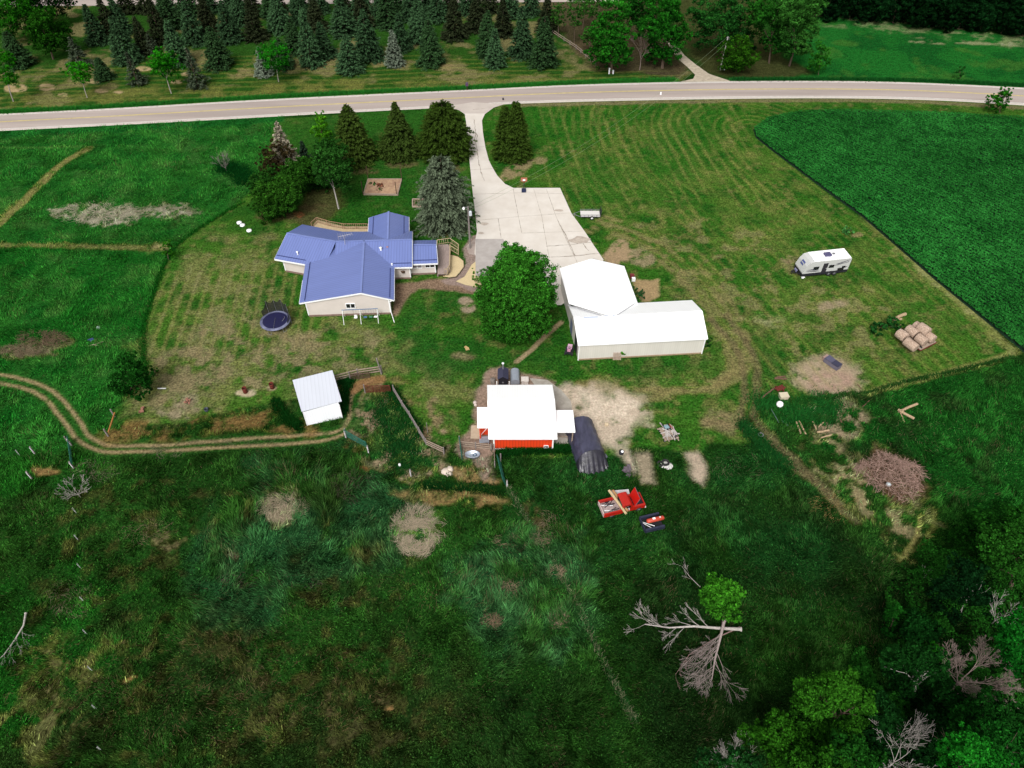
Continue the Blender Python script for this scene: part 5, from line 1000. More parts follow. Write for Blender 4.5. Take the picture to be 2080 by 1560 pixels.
# ---- stock tank, rocks, timber fences
p = U(960,927); b = MB(); vs=[]; o = thing('stock_tank', 'oval galvanised stock tank with blue rim next to the green gate', 'stock tank', p); b.lathe((0,0,0), [(.0,.05),(.58,.05),(.6,0),(.66,.5),(.62,.52),(.58,.2),(0,.2)], 22); q = b.build('tank', M_GALV, o, local=True); q.scale = (1.35,.75,1); b = MB(); b.ring((.25,0,.3), .2, .04, 14, 6); b.build('hose', mat('hose_blue', S(70,110,140), .5), o, local=True)
for q in [(905,958,.5,'large pale boulder of the rock group, left'),(914,954,.42,'pale boulder of the rock group, upper right'),(912,963,.4,'pale boulder of the rock group, lower right')]:
    b = MB(); b.lathe(U(q[0],q[1]), [(q[2],0),(q[2]*.95,.18),(q[2]*.5,.34),(0,.36)], 9)
    for v in b.v: v += Vector((rs.uniform(-.08,.08), rs.uniform(-.08,.08), rs.uniform(-.03,.03)))
    tag(b.build('rock', mat('white_rock', S(232,216,198), .9, .1)), q[3], 'rock', 'white rocks')
b = MB(); b.lathe(U(812,946), [(.14,0),(.16,.3),(0,.4)], 8); tag(b.build('marker', M_WHITE), 'small white marker standing by the curved fence line', 'marker')
def board_fence(pts, label, nb=3, h=1.25, m=None, name='board_fence', posts=True, cat='fence', lean=None):
    o = thing(name, label, cat, U(*pts[0])); P = [U(*q) for q in pts]; b = MB(); pb_ = []
    for a, c in zip(P[:-1], P[1:]):
        for k in range(nb): z = h*(k+.8)/nb; b.bar(zz(a,z), zz(c,z+rs.uniform(-.05,.05)), .05, .16)
    b.build('boards', m or M_WOOD, o)
    for a, c in zip(P[:-1], P[1:]):
        n = max(1, round((c-a).length/2.4))
        for i in range(n+(1 if c is P[-1] else 0)): q = a.lerp(c, i/n); b = MB(); b.tube(q, q+Vector((0,0,h*1.12)), .08, .075, 7); b.build('post', M_WOODG, o)
    return o
board_fence([(682,776),(728,764),(776,757)], 'wooden board fence running from the white shelter shed', 3, 1.2)
b = MB(); p = U(775,760); b.bar(p, p+Vector((-.25,.0,2.9)), .14); tag(b.build('fence_post', M_WOODG), 'tall leaning grey post at the end of the board fence', 'post')
board_fence([(800,797),(818,828),(833,850),(852,882),(866,905)], 'grey board fence running down the slope between pasture and lawn', 3, 1.2, M_WOODG)
board_fence([(866,905),(902,922)], 'short board fence closing off the lower pen', 3, 1.1)
board_fence([(935,908),(998,915)], 'pale board fence left of the red barn', 3, 1.1); board_fence([(1003,914),(1005,950)], 'short fence running down from the barn corner', 2, 1.1)
board_fence([(1128,891),(1160,891)], 'low wooden rail beside the barn lean-to', 1, .5)
board_fence([(1122,68),(1170,100),(1210,133)], 'pale rail fence along the spruce lawn', 2, .9)
def pipe_gate(p0, p1, label, h=1.3, n=5, m=M_GREENST, lean=0):
    a = U(*p0); c = U(*p1); o = thing('metal_gate', label, 'gate', a); b = MB(); d = (c-a).normalized(); nn = Vector((-d.y,d.x,0))*lean
    f_ = lambda q, z: zz(q, z)+nn*z
    for k in range(n+1): z = .15+h*k/n; b.tube(f_(a,z), f_(c,z), .035 if k % n else .05, n=6)
    for t_ in (0,.33,.66,1): q = a.lerp(c, t_); b.tube(f_(q,.12), f_(q,.15+h), .045, n=6)
    b.build('bars', m, o); b = MB(); b.tube(a, a+Vector((0,0,1.5)), .08, n=8); b.build('gate_post', M_WOODG, o); return o
pipe_gate((142,903),(149,953), 'green pipe gate at the far left beside the track', lean=.2); pipe_gate((704,887),(748,912), 'green pipe gate along the pasture below the track', lean=-.1)
pipe_gate((934,902),(939,936), 'green gate standing next to the stock tank'); pipe_gate((1017,938),(1029,988), 'long green gate standing in the tall grass below the barn', lean=-.3)
pipe_gate((742,798),(794,797), 'rust brown pipe gate across the pasture corner', m=M_RUST, h=1.1)
pipe_gate((712,772),(752,768), 'small dark wire panel by the bend in the track', m=M_DARKWOOD, h=.9)
# braced posts of the electric fence
def brace_post(px, py, label, h=1.35, ins=True):
    p = U(px, py); o = thing('fence_post', label, 'post', p, 0, 'electric fence posts'); b = MB(); b.tube((0,0,0),(0,0,h),.1,.09,8); b.build('post', M_WOODG, o, local=True); b = MB()
    for k in range(5): b.box((.0,-.1,.25+.24*k), (.13,.05,.03), 0, .3)
    b.build('insulator', M_WHITE, o, local=True); return o
for px, py, l in [(151,952,'corner post with white insulators at the lower end of the far left gate'),(146,905,'post at the upper end of the far left gate'),(703,889,'post with white insulators at the upper end of the pasture gate'),(749,920,'post with white insulators at the lower end of the pasture gate'),(835,968,'wooden post with insulators at the bend of the pasture fence'),(1030,990,'post with white insulators at the lower end of the long green gate'),(65,972,'leaning post with insulators in the far left meadow'),(72,922,'short post with insulators left of the far left gate')]: brace_post(px, py, l)
def thin_post(px, py, label, h=1.1):
    p = U(px, py); b = MB(); b.tube((0,0,0),(.05,0,h),.015,.012,5)
    for k in range(4): b.box((0,-.05,.35+.2*k), (.03,.03,.03))
    o = b.build('electric_post', M_TRIM); o.location = p; return tag(o, label, 'post', 'thin electric fence posts')
tl = [(40,925),(155,1042),(159,1097),(165,1155),(171,1222),(177,1288),(187,1362),(196,1440),(207,1524)]
nmz = ['far left end, above the rest of the line','top of the descending line','second from the top of the descending line','third from the top of the descending line','fourth down the descending line','fifth down the descending line','third from the bottom of the descending line','second from the bottom of the descending line','bottom of the descending line']
for q, l in zip(tl, nmz): thin_post(*q, 'thin white electric fence post, '+l)
# angled gate timber by the bush
tb = thing('timber_brace', 'orange-brown timber brace between two grey posts beside the left track', 'fence brace', U(220,885)); 
for q in (U(220,886), U(233,846)): b = MB(); b.tube(q, q+Vector((0,0,1.3)), .1); b.build('post', M_WOODG, tb)
b = MB(); b.bar(U(220,878,.9), U(233,838,1.0), .14); b.build('beam', mat('orange_timber', S(176,120,62), .9, .2), tb)
b = MB(); b.bar(U(869,880), U(869,880)+Vector((0,0,2.0)), .06); tag(b.build('stake', M_WOODG), 'thin grey stake standing right of the sloping board fence', 'stake')
# mailbox, roadside markers
mbx = thing('mailbox', 'dark purple-grey mailbox on the far side of the road', 'mailbox', U(949,183)); b = MB(); b.bar((0,0,0),(0,0,1.0),.14); b.build('post', M_DARKWOOD, mbx, local=True); b = MB(); b.extr([(-.28,1.0),(.28,1.0),(.28,1.3)]+[(.28*math.cos(t),1.3+.2*math.sin(t)) for t in np.linspace(.3,2.8,6)]+[(-.28,1.3)], -.4, .4, 'Y'); b.build('box', mat('purple_box', S(96,72,104), .5), mbx, local=True)
for px, lab in ((1237,'taller white utility pedestal under the roadside trees'),(1245,'shorter white utility pedestal under the roadside trees')):
    b = MB(); p = U(px, 150); h = 1.15 if px == 1237 else .7; b.box(p+Vector((0,0,h/2)), (.28,.28,h)); b.box(p+Vector((0,0,h)), (.34,.34,.08)); tag(b.build('pedestal', M_WHITE), lab, 'utility box')
b = MB(); p = U(1342,192); b.lathe(p, [(.2,0),(.1,.5),(0,.6)], 8); tag(b.build('traffic_cone', M_WHITE), 'small white cone on the road', 'cone')
b = MB(); p = U(1022,203); b.box(p+Vector((0,0,.2)), (.3,.3,.4)); tag(b.build('marker_block', M_BLACK), 'small dark marker where the drive meets the road', 'marker')
# ================================================================ TREES
M_LEAF = vcol_leaf('leaves', .3, .12); M_NEEDLE = vcol_leaf('needles', .05, .15); M_BLADE = vcol_leaf('grass_blades', .25, 0.)
M_BARK = mat('bark', S(110,92,78), .95, .3, 6); M_BARKP = mat('pale_bark', S(176,166,156), .9, .25, 5); M_DEAD = mat('dead_branches', S(160,140,132), .9, .3, 4); M_WHITEB = mat('white_bark', S(196,188,180), .9, .25, 3)
def unit(n):
    v = rng.normal(size=(n, 3)); return v/np.linalg.norm(v, axis=1, keepdims=True)
def leaf_quads(P, Nn, size, asp=.55):
    """rhombus leaves at P, facing Nn"""
    n = len(P); a = np.cross(Nn, unit(n)); a /= np.linalg.norm(a, axis=1, keepdims=True)+1e-9; b_ = np.cross(Nn, a)
    s = (size*rng.uniform(.6, 1.35, n))[:, None]; return np.stack([P-a*s, P-b_*s*asp, P+a*s, P+b_*s*asp], 1)
def lin(c): return np.array(S(*c))*np.array([1.06,1.,.84])
def crown_mesh(name, blobs, n, size, dark, light, m=None, parent=None, up=.45, shell=.55, hole=.0):
    """blobs: (x,y,z,rx,ry,rz). leaves gathered in clumps on the outer part of each blob, dark inside, light outside/top"""
    B = np.array(blobs); vol = B[:,3]*B[:,4]*B[:,5]; pr = vol**(2/3.); pr /= pr.sum(); 
    nc = max(8, n//34); ci = rng.choice(len(B), nc, p=pr); u = unit(nc); r = rng.uniform(shell, 1, nc)**.6
    C = B[ci,:3]+u*B[ci,3:]*r[:,None]; tone = rng.random(nc)
    i = rng.integers(0, nc, n); cs = B[ci[i],3:].mean(1)*.30*(.6+.8*tone[i])
    P = C[i]+unit(n)*(rng.random(n)**.5*cs)[:,None]*np.array([1,1,.7])
    d = (P-B[ci[i],:3])/B[ci[i],3:]; rr = np.linalg.norm(d, axis=1)
    Nn = d*.8+unit(n)*.9+np.array([0,0,up]); Nn /= np.linalg.norm(Nn, axis=1, keepdims=True)
    zt = (P[:,2]-P[:,2].min())/(np.ptp(P[:,2])+1e-6); lz = (P[:,2]-C[i][:,2])/(cs+1e-6); t = np.clip(.12+.3*(rr-.6)+.28*zt+.22*tone[i]+.34*lz+rng.normal(0,.13,n), 0, 1)**1.2  # top light and inner shade of each clump put into the leaf colour
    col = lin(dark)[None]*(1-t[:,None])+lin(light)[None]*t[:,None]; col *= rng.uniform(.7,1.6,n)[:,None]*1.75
    return np_mesh(name, leaf_quads(P, Nn, size), 4, col, m or M_LEAF, parent)
def limb(b, p, d, L_, r, depth, spread, rs_, seg=3, droop=0., kids_=(2,3), twigs=True, minr=.012):
    """recursive tapered limbs"""
    pts = [p]; rr = [r]; q = Vector(p); dd = Vector(d)
    for i in range(seg):
        dd = (dd+Vector((rs_.uniform(-1,1), rs_.uniform(-1,1), rs_.uniform(-1,1)-droop))*.16).normalized(); q = q+dd*L_/seg; pts.append(q.copy()); rr.append(max(minr, r*(1-.55*(i+1)/seg)))
    b.path(pts, rr, 5 if r < .08 else 8)
    if depth <= 0: return
    for k in range(rs_.randint(*kids_)):
        j = rs_.randint(1, seg); a = Vector((rs_.uniform(-1,1), rs_.uniform(-1,1), rs_.uniform(-.4,.9)-droop)); nd = (dd+a*spread).normalized()
        limb(b, pts[j], nd, L_*rs_.uniform(.5,.78), rr[j]*.62, depth-1, spread, rs_, seg, droop, kids_, twigs, minr)
    limb(b, pts[-1], dd, L_*.6, rr[-1], depth-1, spread, rs_, seg, droop, kids_, twigs, minr)
# ---------------- conifer prototypes (unit: built at real height, scaled when copied)
def spruce(h, R_, dark, light, n_wh, seed, dens=1., droop=.25, power=.85, ragged=.15, bare=0., size=.17, trunk=True):
    rs_ = np.random.default_rng(seed); Ps = []; Ns = []; Ts = []; Ax = []
    for w_ in range(n_wh):
        z = h*(.03+.95*w_/n_wh); rad = R_*(1-z/h)**power*(1+rs_.normal(0,ragged*.35))+.08
        nb = int((9+rad*6)*dens)
        for k in range(nb):
            a = rs_.uniform(0, 2*PI); rl = rad*rs_.uniform(.72,1.1); m_ = int(5+rl*9)
            t = rs_.uniform(.2 if bare == 0 else .1, 1, m_)**.7; zz_ = z+rs_.normal(0,.06)+.12*t-droop*rl*t**1.6+.1*rl*(t>.8); sp = rs_.normal(0,.07+.10*(1-t)*rl, m_)
            x = np.cos(a)*rl*t-np.sin(a)*sp; y = np.sin(a)*rl*t+np.cos(a)*sp
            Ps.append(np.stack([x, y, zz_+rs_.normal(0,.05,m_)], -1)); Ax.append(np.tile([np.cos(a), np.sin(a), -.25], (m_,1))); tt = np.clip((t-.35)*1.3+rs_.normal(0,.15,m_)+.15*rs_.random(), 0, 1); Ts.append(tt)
    P = np.concatenate(Ps); A_ = np.concatenate(Ax); T = np.concatenate(Ts); n = len(P)
    A_ = A_+rs_.normal(0,.45,(n,3)); A_ /= np.linalg.norm(A_, axis=1, keepdims=True); side = np.cross(A_, np.array([0,0,1.])+rs_.normal(0,.5,(n,3))); side /= np.linalg.norm(side, axis=1, keepdims=True)+1e-9
    s = 1.25*size*rs_.uniform(.7,1.4,n)[:,None]; V = np.stack([P-A_*s*.6, P-side*s*.32, P+A_*s, P+side*s*.32], 1)
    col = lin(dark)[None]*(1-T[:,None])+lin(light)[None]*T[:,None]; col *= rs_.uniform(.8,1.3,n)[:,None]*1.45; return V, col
def make_spruce(label, px, py, h, proto_args, name='spruce_tree', group=None, cat='spruce'):
    V, col = spruce(*proto_args); t = thing(name, label, cat, U(px, py), 0, group)
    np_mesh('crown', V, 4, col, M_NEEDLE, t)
    b = MB(); b.tube((0,0,0),(0,0,proto_args[0]*.97),.05+.02*proto_args[0],.02,8); b.build('trunk', M_BARK, t, local=True); return t
PR = []
PA = [ (7.5,2.1,(12,26,18),(60,92,64),34,1,1.,.25,.8,.15), (7.5,2.1,(10,24,16),(54,84,58),32,2,1.,.32,.9,.25), (7.5,2.2,(10,24,14),(50,80,50),36,3,1.,.2,.75,.2), (7.5,2.0,(9,18,12),(48,58,40),30,4,.9,.35,.95,.3), (7.5,2.0,(20,30,28),(118,134,124),34,5,1.,.22,.85,.2), (7.5,1.9,(16,26,20),(74,88,74),26,6,.55,.4,1.2,.5) ]
SPR = [ # px, base y, top y, width px, kind, label detail
 (44,138,64,50,2,'dark spruce at the far left, between two leafy trees'),(202,92,8,44,1,'tall spruce left of the double row, at the top left edge of the lawn'),(230,80,-6,46,3,'spruce just behind the tall one at the left end of the row'),
 (262,130,32,52,0,'blue-green spruce, second large one from the left'),(298,112,32,42,3,'dark spruce behind the second large one'),(313,114,66,34,5,'small thin spruce between two large ones, left part of the stand'),
 (367,135,42,48,0,'blue-green spruce standing right of the round green maple'),(398,92,2,50,1,'tall dark spruce behind the blue-green one by the maple'),(447,140,54,52,2,'full spruce with bare ring of tan grass around it'),(470,88,0,50,1,'spruce behind the full one with the tan ring'),
 (521,84,0,48,3,'brownish spruce standing free behind the stand'),(538,158,95,34,4,'small grey spruce at the left foot of the green tree'),(577,142,78,42,2,'dark spruce half hidden behind the green tree'),(572,68,-14,48,0,'tall spruce at the top edge, above the green tree'),
 (601,110,38,44,2,'spruce directly right of and behind the green tree'),(635,138,16,44,0,'narrow blue-green spruce in front of a wider one'),(661,120,45,46,1,'wide spruce right of the narrow blue-green one'),(214,165,117,36,2,'small dense dark spruce left of the round maple'),
 (281,176,104,38,5,'thin ragged spruce nearest the road, left of the round maple'),(403,181,95,42,5,'ragged spruce with grey bare top nearest the road'),(166,140,74,48,5,'thin grey spruce behind the small round tree'),
 (713,150,70,52,0,'small bright blue-green spruce in the front row'),(750,124,17,60,1,'large spruce behind the small bright one'),(700,75,-8,54,0,'blue-green spruce at the top edge behind the large one'),(803,138,60,36,4,'narrow silvery spruce in the front row'),
 (816,106,26,42,1,'dark spruce right behind the silvery one'),(876,136,40,50,2,'straight green spruce in the front row, right of the silvery one'),(855,88,-6,52,0,'spruce behind the straight green one'),(925,82,-8,52,3,'dark brown-green spruce at the back, centre'),
 (970,66,-16,50,3,'darkest spruce at the top edge, centre'),(1006,139,58,40,0,'pale blue-green narrow spruce, right of the centre gap'),(992,118,20,46,2,'dark spruce behind the pale narrow one, centre'),(1022,76,-6,42,3,'dark spruce behind two others right of the centre'),
 (1060,119,12,52,1,'dark spruce, last but one at the right end of the row'),(1104,138,33,52,2,'full green spruce at the right end of the row'),(790,58,-20,48,2,'spruce at the top edge behind the silvery one'),(838,44,-30,46,1,'spruce partly out of the top edge, right of the silvery one'),
 (250,72,-6,46,1,'spruce in the second row behind the blue-green one at the left'),(330,90,-6,46,3,'dark spruce in the second row left of the maple'),(348,62,-16,44,2,'spruce at the top edge above the maple'),(428,72,-12,48,3,'dark spruce at the top edge, left of the brownish one'),
 (492,52,-22,46,0,'spruce partly out of the top edge, left of the brownish one'),(556,40,-30,46,2,'spruce partly out of the top edge, above the green tree'),(612,50,-24,46,1,'spruce partly out of the top edge, right of the green tree'),(645,66,-14,46,3,'dark spruce behind the narrow blue-green one'),
 (738,58,-18,46,3,'dark spruce behind the large one of the front row'),(890,46,-26,46,1,'spruce at the top edge between the straight green and dark brown ones'),(1110,70,-12,44,3,'dark spruce behind the right end of the row') ]
for i, a in enumerate(PA):
    PR.append(None)
for i, (px, by, ty, w_, k, lab) in enumerate(SPR):
    h = hgt(px, by-4, ty) if ty > -3 else hgt(px, by-4, ty); R_ = w_/2*mpp(px, by); 
    loc = U(px, by-5)
    if PR[k] is None:
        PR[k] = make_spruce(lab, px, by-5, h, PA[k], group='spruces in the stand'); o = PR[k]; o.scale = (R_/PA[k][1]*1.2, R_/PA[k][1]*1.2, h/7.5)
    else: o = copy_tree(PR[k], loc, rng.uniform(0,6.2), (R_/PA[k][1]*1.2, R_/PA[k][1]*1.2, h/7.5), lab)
ORD = ['first','second','third','fourth','fifth','sixth','seventh','eighth','ninth','tenth','eleventh','twelfth','thirteenth','fourteenth','fifteenth','sixteenth','seventeenth','eighteenth','nineteenth','twentieth','twenty-first']
for i in range(20):
    px = 262+i*43+random.uniform(-8,8); by = 26+random.uniform(-5,9); k = random.choice([0,1,2,3,1,3]); copy_tree(PR[k], U(px, by), rng.uniform(0,6.2), (1.35,1.35,random.uniform(1.1,1.45)), '%s spruce from the left in the rearmost row, cut by the top edge' % ORD[i])
# yard conifers
YC = [ (722,335,216,82,(12,24,8),(60,82,34),.75,'brown-green cedar at the left end of the yard row'),(814,327,211,80,(12,24,8),(60,82,36),.95,'brown-green cedar in the middle of the yard row, with the narrowest tip'),(905,326,214,98,(12,24,8),(56,80,30),.38,'broad round-headed cedar left of the driveway') ]
for (px, by, ty, w_, dk_, lt, pw, lab) in YC:
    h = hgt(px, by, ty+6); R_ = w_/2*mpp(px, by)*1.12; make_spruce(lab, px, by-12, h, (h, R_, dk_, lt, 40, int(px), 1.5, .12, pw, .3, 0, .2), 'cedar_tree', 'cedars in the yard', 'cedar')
t = thing('cedar_tree', 'broad double-topped cedar right of the driveway', 'cedar', U(1037,320), 0, 'cedars in the yard')
h1_ = hgt(1037,320,205); V1, c1_ = spruce(h1_, 2.9, (12,24,8), (56,80,30), 40, 77, 1.5, .12, .6, .3, 0, .2); V2, c2_ = spruce(h1_*.93, 2.5, (12,24,8), (56,80,30), 36, 78, 1.3, .12, .6, .3, 0, .2)
V1[:,:,0] += .9; V2[:,:,0] -= .9; np_mesh('crown', np.concatenate([V1, V2]), 4, np.concatenate([c1_, c2_]), M_NEEDLE, t); b = MB(); b.tube((.9,0,0),(.9,0,h1_*.9),.2,.03); b.tube((.9,0,1),(-.9,0,2.5),.15,.1); b.tube((-.9,0,2.5),(-.9,0,h1_*.85),.1,.03); b.build('trunk', M_BARK, t, local=True)
# big blue spruce at the driveway
px, by, ty = 905, 468, 316; h = hgt(px, by-14, ty); make_spruce('large rounded grey-blue spruce between the house and the driveway', px, by-14, h, (h, 4.0, (14,22,16), (96,112,96), 44, 99, 1.25, .35, .36, .6, 0, .2), cat='spruce')
# sparse dead-topped spruce, left of the yard
h = hgt(583,335,252); make_spruce('grey half-dead spruce rising above the dark shrubs', 583, 335, h, (h+.6, 2.7, (70,66,60), (170,164,156), 30, 55, .6, .4, .85, .5))
make_spruce('small dark spruce right of the grey half-dead one', 622, 330, 4, (4.2, 1.2, (8,18,14), (44,64,52), 20, 56, .8, .3, .9, .4))
# ---------------- broadleaf trees
def broad(px, by, blobs_px, n, size, dark, light, label, cat='tree', name='tree', trunk_r=.18, bark=None, z0=None, group=None, up=.45, limbs=5, shell=.5):
    """blobs_px: (px, py, radius px, height of its centre in m) seen in the photograph"""
    base_ = U(px, by); rsb = random.Random(int(px)+3*int(by)); t = thing(name, label, cat, base_, rng.uniform(0,.01), group); bl = []
    for q in blobs_px:
        r = q[2]*mpp(px, by)*(1.15 if by < 225 else .98); v_ = (q[1]-CY)/FX; yy = base_.y+rsb.uniform(-.45,.45)*r; h_ = max(r*.45, CAMH-yy*(SN+v_*CS)/(CS-v_*SN)); c = U(q[0], q[1], h_)-base_; bl.append((c.x, c.y, c.z, r, r, min(r*.9, max(.4, h_-.05))))
    sub = []
    for q in bl:
        for _ in range(5):
            a = rsb.uniform(0, 2*PI); e_ = rsb.uniform(-.2,.95); k = q[3]*rsb.uniform(.7,1.05); f = rsb.uniform(.28,.55); sub.append((q[0]+math.cos(a)*math.cos(e_)*k, q[1]+math.sin(a)*math.cos(e_)*k, max(.3, q[2]+math.sin(e_)*k*.9), q[3]*f, q[3]*f, q[3]*f*.8))
    bl = [(q[0],q[1],q[2],q[3]*.88,q[4]*.88,q[5]*.88) for q in bl]+sub
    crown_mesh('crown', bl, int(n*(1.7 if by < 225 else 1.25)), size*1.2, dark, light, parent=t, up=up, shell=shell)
    b = MB(); rs_ = random.Random(int(px)*7+int(by)); top = Vector((np.mean([q[0] for q in bl]), np.mean([q[1] for q in bl]), np.mean([q[2] for q in bl])))
    fork = Vector((top.x*.45, top.y*.45, top.z*.5)); b.path([Vector((0,0,-.1)), Vector((fork.x*.4, fork.y*.4, fork.z*.5)), fork], [trunk_r*1.25, trunk_r, trunk_r*.85], 9)
    for k in range(limbs):
        q = Vector(bl[k % len(bl)][:3])+Vector((rs_.uniform(-1,1), rs_.uniform(-1,1), rs_.uniform(-.2,1)))*bl[k % len(bl)][3]*.4; limb(b, fork, (q-fork).normalized(), (q-fork).length*.55, trunk_r*.55, 1, .5, rs_)
    b.build('trunk', bark or M_BARK, t, local=True); return t
G1, G2 = (8,34,8), (62,132,30)
# the big maple by the shed: dense lobes
hb_ = []
rs2 = random.Random(5)
for k in range(26):
    a = rs2.uniform(0, 2*PI); u_ = rs2.uniform(.15,1); hh = rs2.uniform(2.6,9.8); sh = 1-abs((hh-5.6)/6.4)**2.2; hb_.append((1047+math.cos(a)*56*u_*max(.35,sh)*1.0, 0, 30, hh, a, u_, sh))
mb0 = U(1049,662); bl = []
for k in range(84):
    a = rs2.uniform(0, 2*PI); hh = rs2.uniform(1.1,11.9); sh = max(.25, 1-abs((hh-5.0)/7.6)**2.2); rr = 4.9*sh*rs2.uniform(.5,1); s = rs2.uniform(1.1,1.7); bl.append((math.cos(a)*rr, math.sin(a)*rr, hh, s, s, s*.9))
bl += [(math.cos(a)*r_, math.sin(a)*r_, z_, 1.5, 1.5, 1.3) for a in (-2.4,-1.95,-1.57,-1.2,-.75) for r_, z_ in ((4.3,2.6),(4.6,4.4),(4.1,6.3),(3.4,8.0))]
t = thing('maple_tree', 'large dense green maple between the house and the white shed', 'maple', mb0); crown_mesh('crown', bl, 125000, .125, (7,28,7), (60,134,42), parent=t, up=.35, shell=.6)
b = MB(); rs_ = random.Random(8); b.path([(0,0,-.1),(.05,0,1.2),(.1,.05,2.6)], [.42,.34,.3], 10)
for k in range(8): a = k*PI/4; limb(b, Vector((.1,.05,2.4)), Vector((math.cos(a)*.6, math.sin(a)*.6, 1)).normalized(), 2.2, .14, 1, .5, rs_)
b.build('trunk', M_BARK, t, local=True)
# shrubs and trees left of the yard
broad(560,440,[(556,412,40,2.0),(540,390,30,2.2),(580,385,34,2.6),(566,420,38,1.7),(530,418,22,1.3)],15000,.12,(6,26,8),(50,100,30),'large dark lilac shrub nearest the house','shrub','shrub',.08)
broad(612,400,[(600,366,34,2.4),(625,352,28,2.5),(590,352,26,2.6),(615,340,26,2.6)],13000,.12,(6,26,8),(48,98,30),'dark lilac shrub behind the nearest one','shrub','shrub',.08)
broad(640,380,[(640,350,28,2.),(655,370,24,2),(630,372,24,2)],7000,.12,(6,26,8),(44,92,32),'dark green shrub between the lilac shrubs and the birch','shrub','shrub',.06)
broad(530,385,[(528,372,22,1.5),(545,360,22,1.5),(520,388,16,1)],5000,.12,(6,26,8),(40,88,30),'low dark shrub at the left end of the shrub belt','shrub','shrub',.06)
broad(690,380,[(676,330,28,3),(665,300,24,3),(700,345,22,3),(688,300,20,3)],8000,.12,(5,24,8),(40,88,32),'dark leafy tree between the birch and the cedars',trunk_r=.1)
broad(552,350,[(548,325,30,2.2),(565,306,24,2.8),(545,345,26,1.5)],4500,.12,(12,14,8),(62,54,36),'brownish sparse shrub below the grey half-dead spruce','shrub','shrub',.08)
broad(688,424,[(680,345,34,4.0),(660,318,24,4.8),(695,372,22,3.0),(665,360,26,3.0),(650,335,20,3.6)],11000,.12,(6,28,8),(46,96,38),'loose birch with white trunk between the cedars and the dark shrubs','birch','birch_tree',.12,M_WHITEB,shell=.3)
broad(655,291,[(655,262,20,2.2),(653,245,14,3.8),(660,275,20,1.2),(650,232,8,5.0)],3200,.12,(14,54,8),(84,156,34),'bright green young tree near the road, above the shrubs','tree')
broad(342,527,[(342,505,12,1.6),(345,515,11,.9),(338,494,8,2.2)],1300,.1,(10,44,8),(56,122,30),'small bright bush at the corner of the mown yard','bush','bush',.05)
broad(268,800,[(262,752,30,2.6),(250,775,28,1.6),(285,770,24,1.7),(265,735,20,3.2),(290,790,20,.9),(252,790,20,.9)],9000,.10,(4,18,6),(28,84,26),'dark thicket bush beside the two-wheel track','bush','bush',.1,shell=.4)
broad(315,762,[(312,755,10,.9),(306,748,7,1.2)],500,.09,(8,40,8),(40,100,28),'small green sapling right of the dark thicket bush','bush','bush',.04)
broad(985,585,[(968,560,14,1.0),(975,575,12,.7)],1200,.08,(14,50,8),(80,140,40),'bright green shrub in the yellow gravel left of the maple','shrub','shrub',.04)
broad(1300,598,[(1297,592,12,.8),(1302,602,9,.6)],900,.08,(10,40,20),(50,96,56),'low grey-green shrub against the right wall of the white shed','shrub','shrub',.04)
broad(1265,722,[(1264,714,8,.8)],400,.08,(10,40,8),(60,120,30),'small weed bush behind the wooden pallet','bush','bush',.03)
broad(1437,700,[(1440,698,9,.5),(1443,688,6,.6)],400,.08,(6,24,8),(30,70,28),'low dark weeds at the right corner of the white shed','bush','bush',.03)
broad(1724,472,[(1718,468,7,.35),(1728,470,8,.35),(1722,473,7,.3)],900,.12,(10,50,20),(90,160,90),'low clump of big-leaved rhubarb on the lawn by the bean field','plant','rhubarb_plant',.04)
broad(1800,668,[(1790,664,16,.35),(1808,650,12,.4),(1782,674,14,.3),(1820,660,12,.3)],2500,.12,(8,36,14),(40,98,44),'low weed clump around the logs behind the hay wagon','plant','weed_clump',.03)
# north side, deciduous
broad(108,120,[(104,60,36,5.0),(88,40,22,6.2),(122,78,24,3.6),(95,85,22,3.2)],7000,.17,(5,24,6),(36,88,20),'dark round tree at the upper left of the spruces')
broad(25,88,[(30,30,40,5.6),(8,46,28,4.6),(58,38,24,5.2),(20,12,28,6.8)],7500,.17,(6,32,6),(38,108,20),'green leafy tree in the top left corner')
broad(95,50,[(90,-4,36,6.),(60,4,24,6.),(118,8,24,5.5),(136,0,16,5)],5000,.18,(4,18,6),(20,62,20),'dark leafy tree at the top left edge, behind the green one')
broad(27,206,[(6,132,20,4.4),(14,155,16,3.2),(4,112,14,5.6)],2600,.13,(8,46,6),(42,120,20),'young tree with visible trunk cut by the left edge',trunk_r=.1,bark=M_BARKP)
broad(177,198,[(162,146,22,3.4),(168,158,14,2.7),(155,140,14,3.7)],2600,.12,(10,52,6),(46,136,20),'small round-headed tree with thin trunk near the road',trunk_r=.08,bark=M_BARKP)
broad(348,190,[(332,132,26,3.8),(345,148,18,3.),(325,118,18,4.6),(318,140,14,3.4)],3800,.13,(6,42,6),(36,118,18),'green round maple with thin trunk near the road','maple','maple_tree',.09,M_BARKP)
broad(566,166,[(552,120,24,3.4),(570,112,18,3.8),(540,106,16,4.2),(556,98,16,4.6),(576,132,12,2.8)],3600,.13,(6,42,8),(34,118,24),'green leafy tree standing between spruces near the road',trunk_r=.09,bark=M_BARKP)
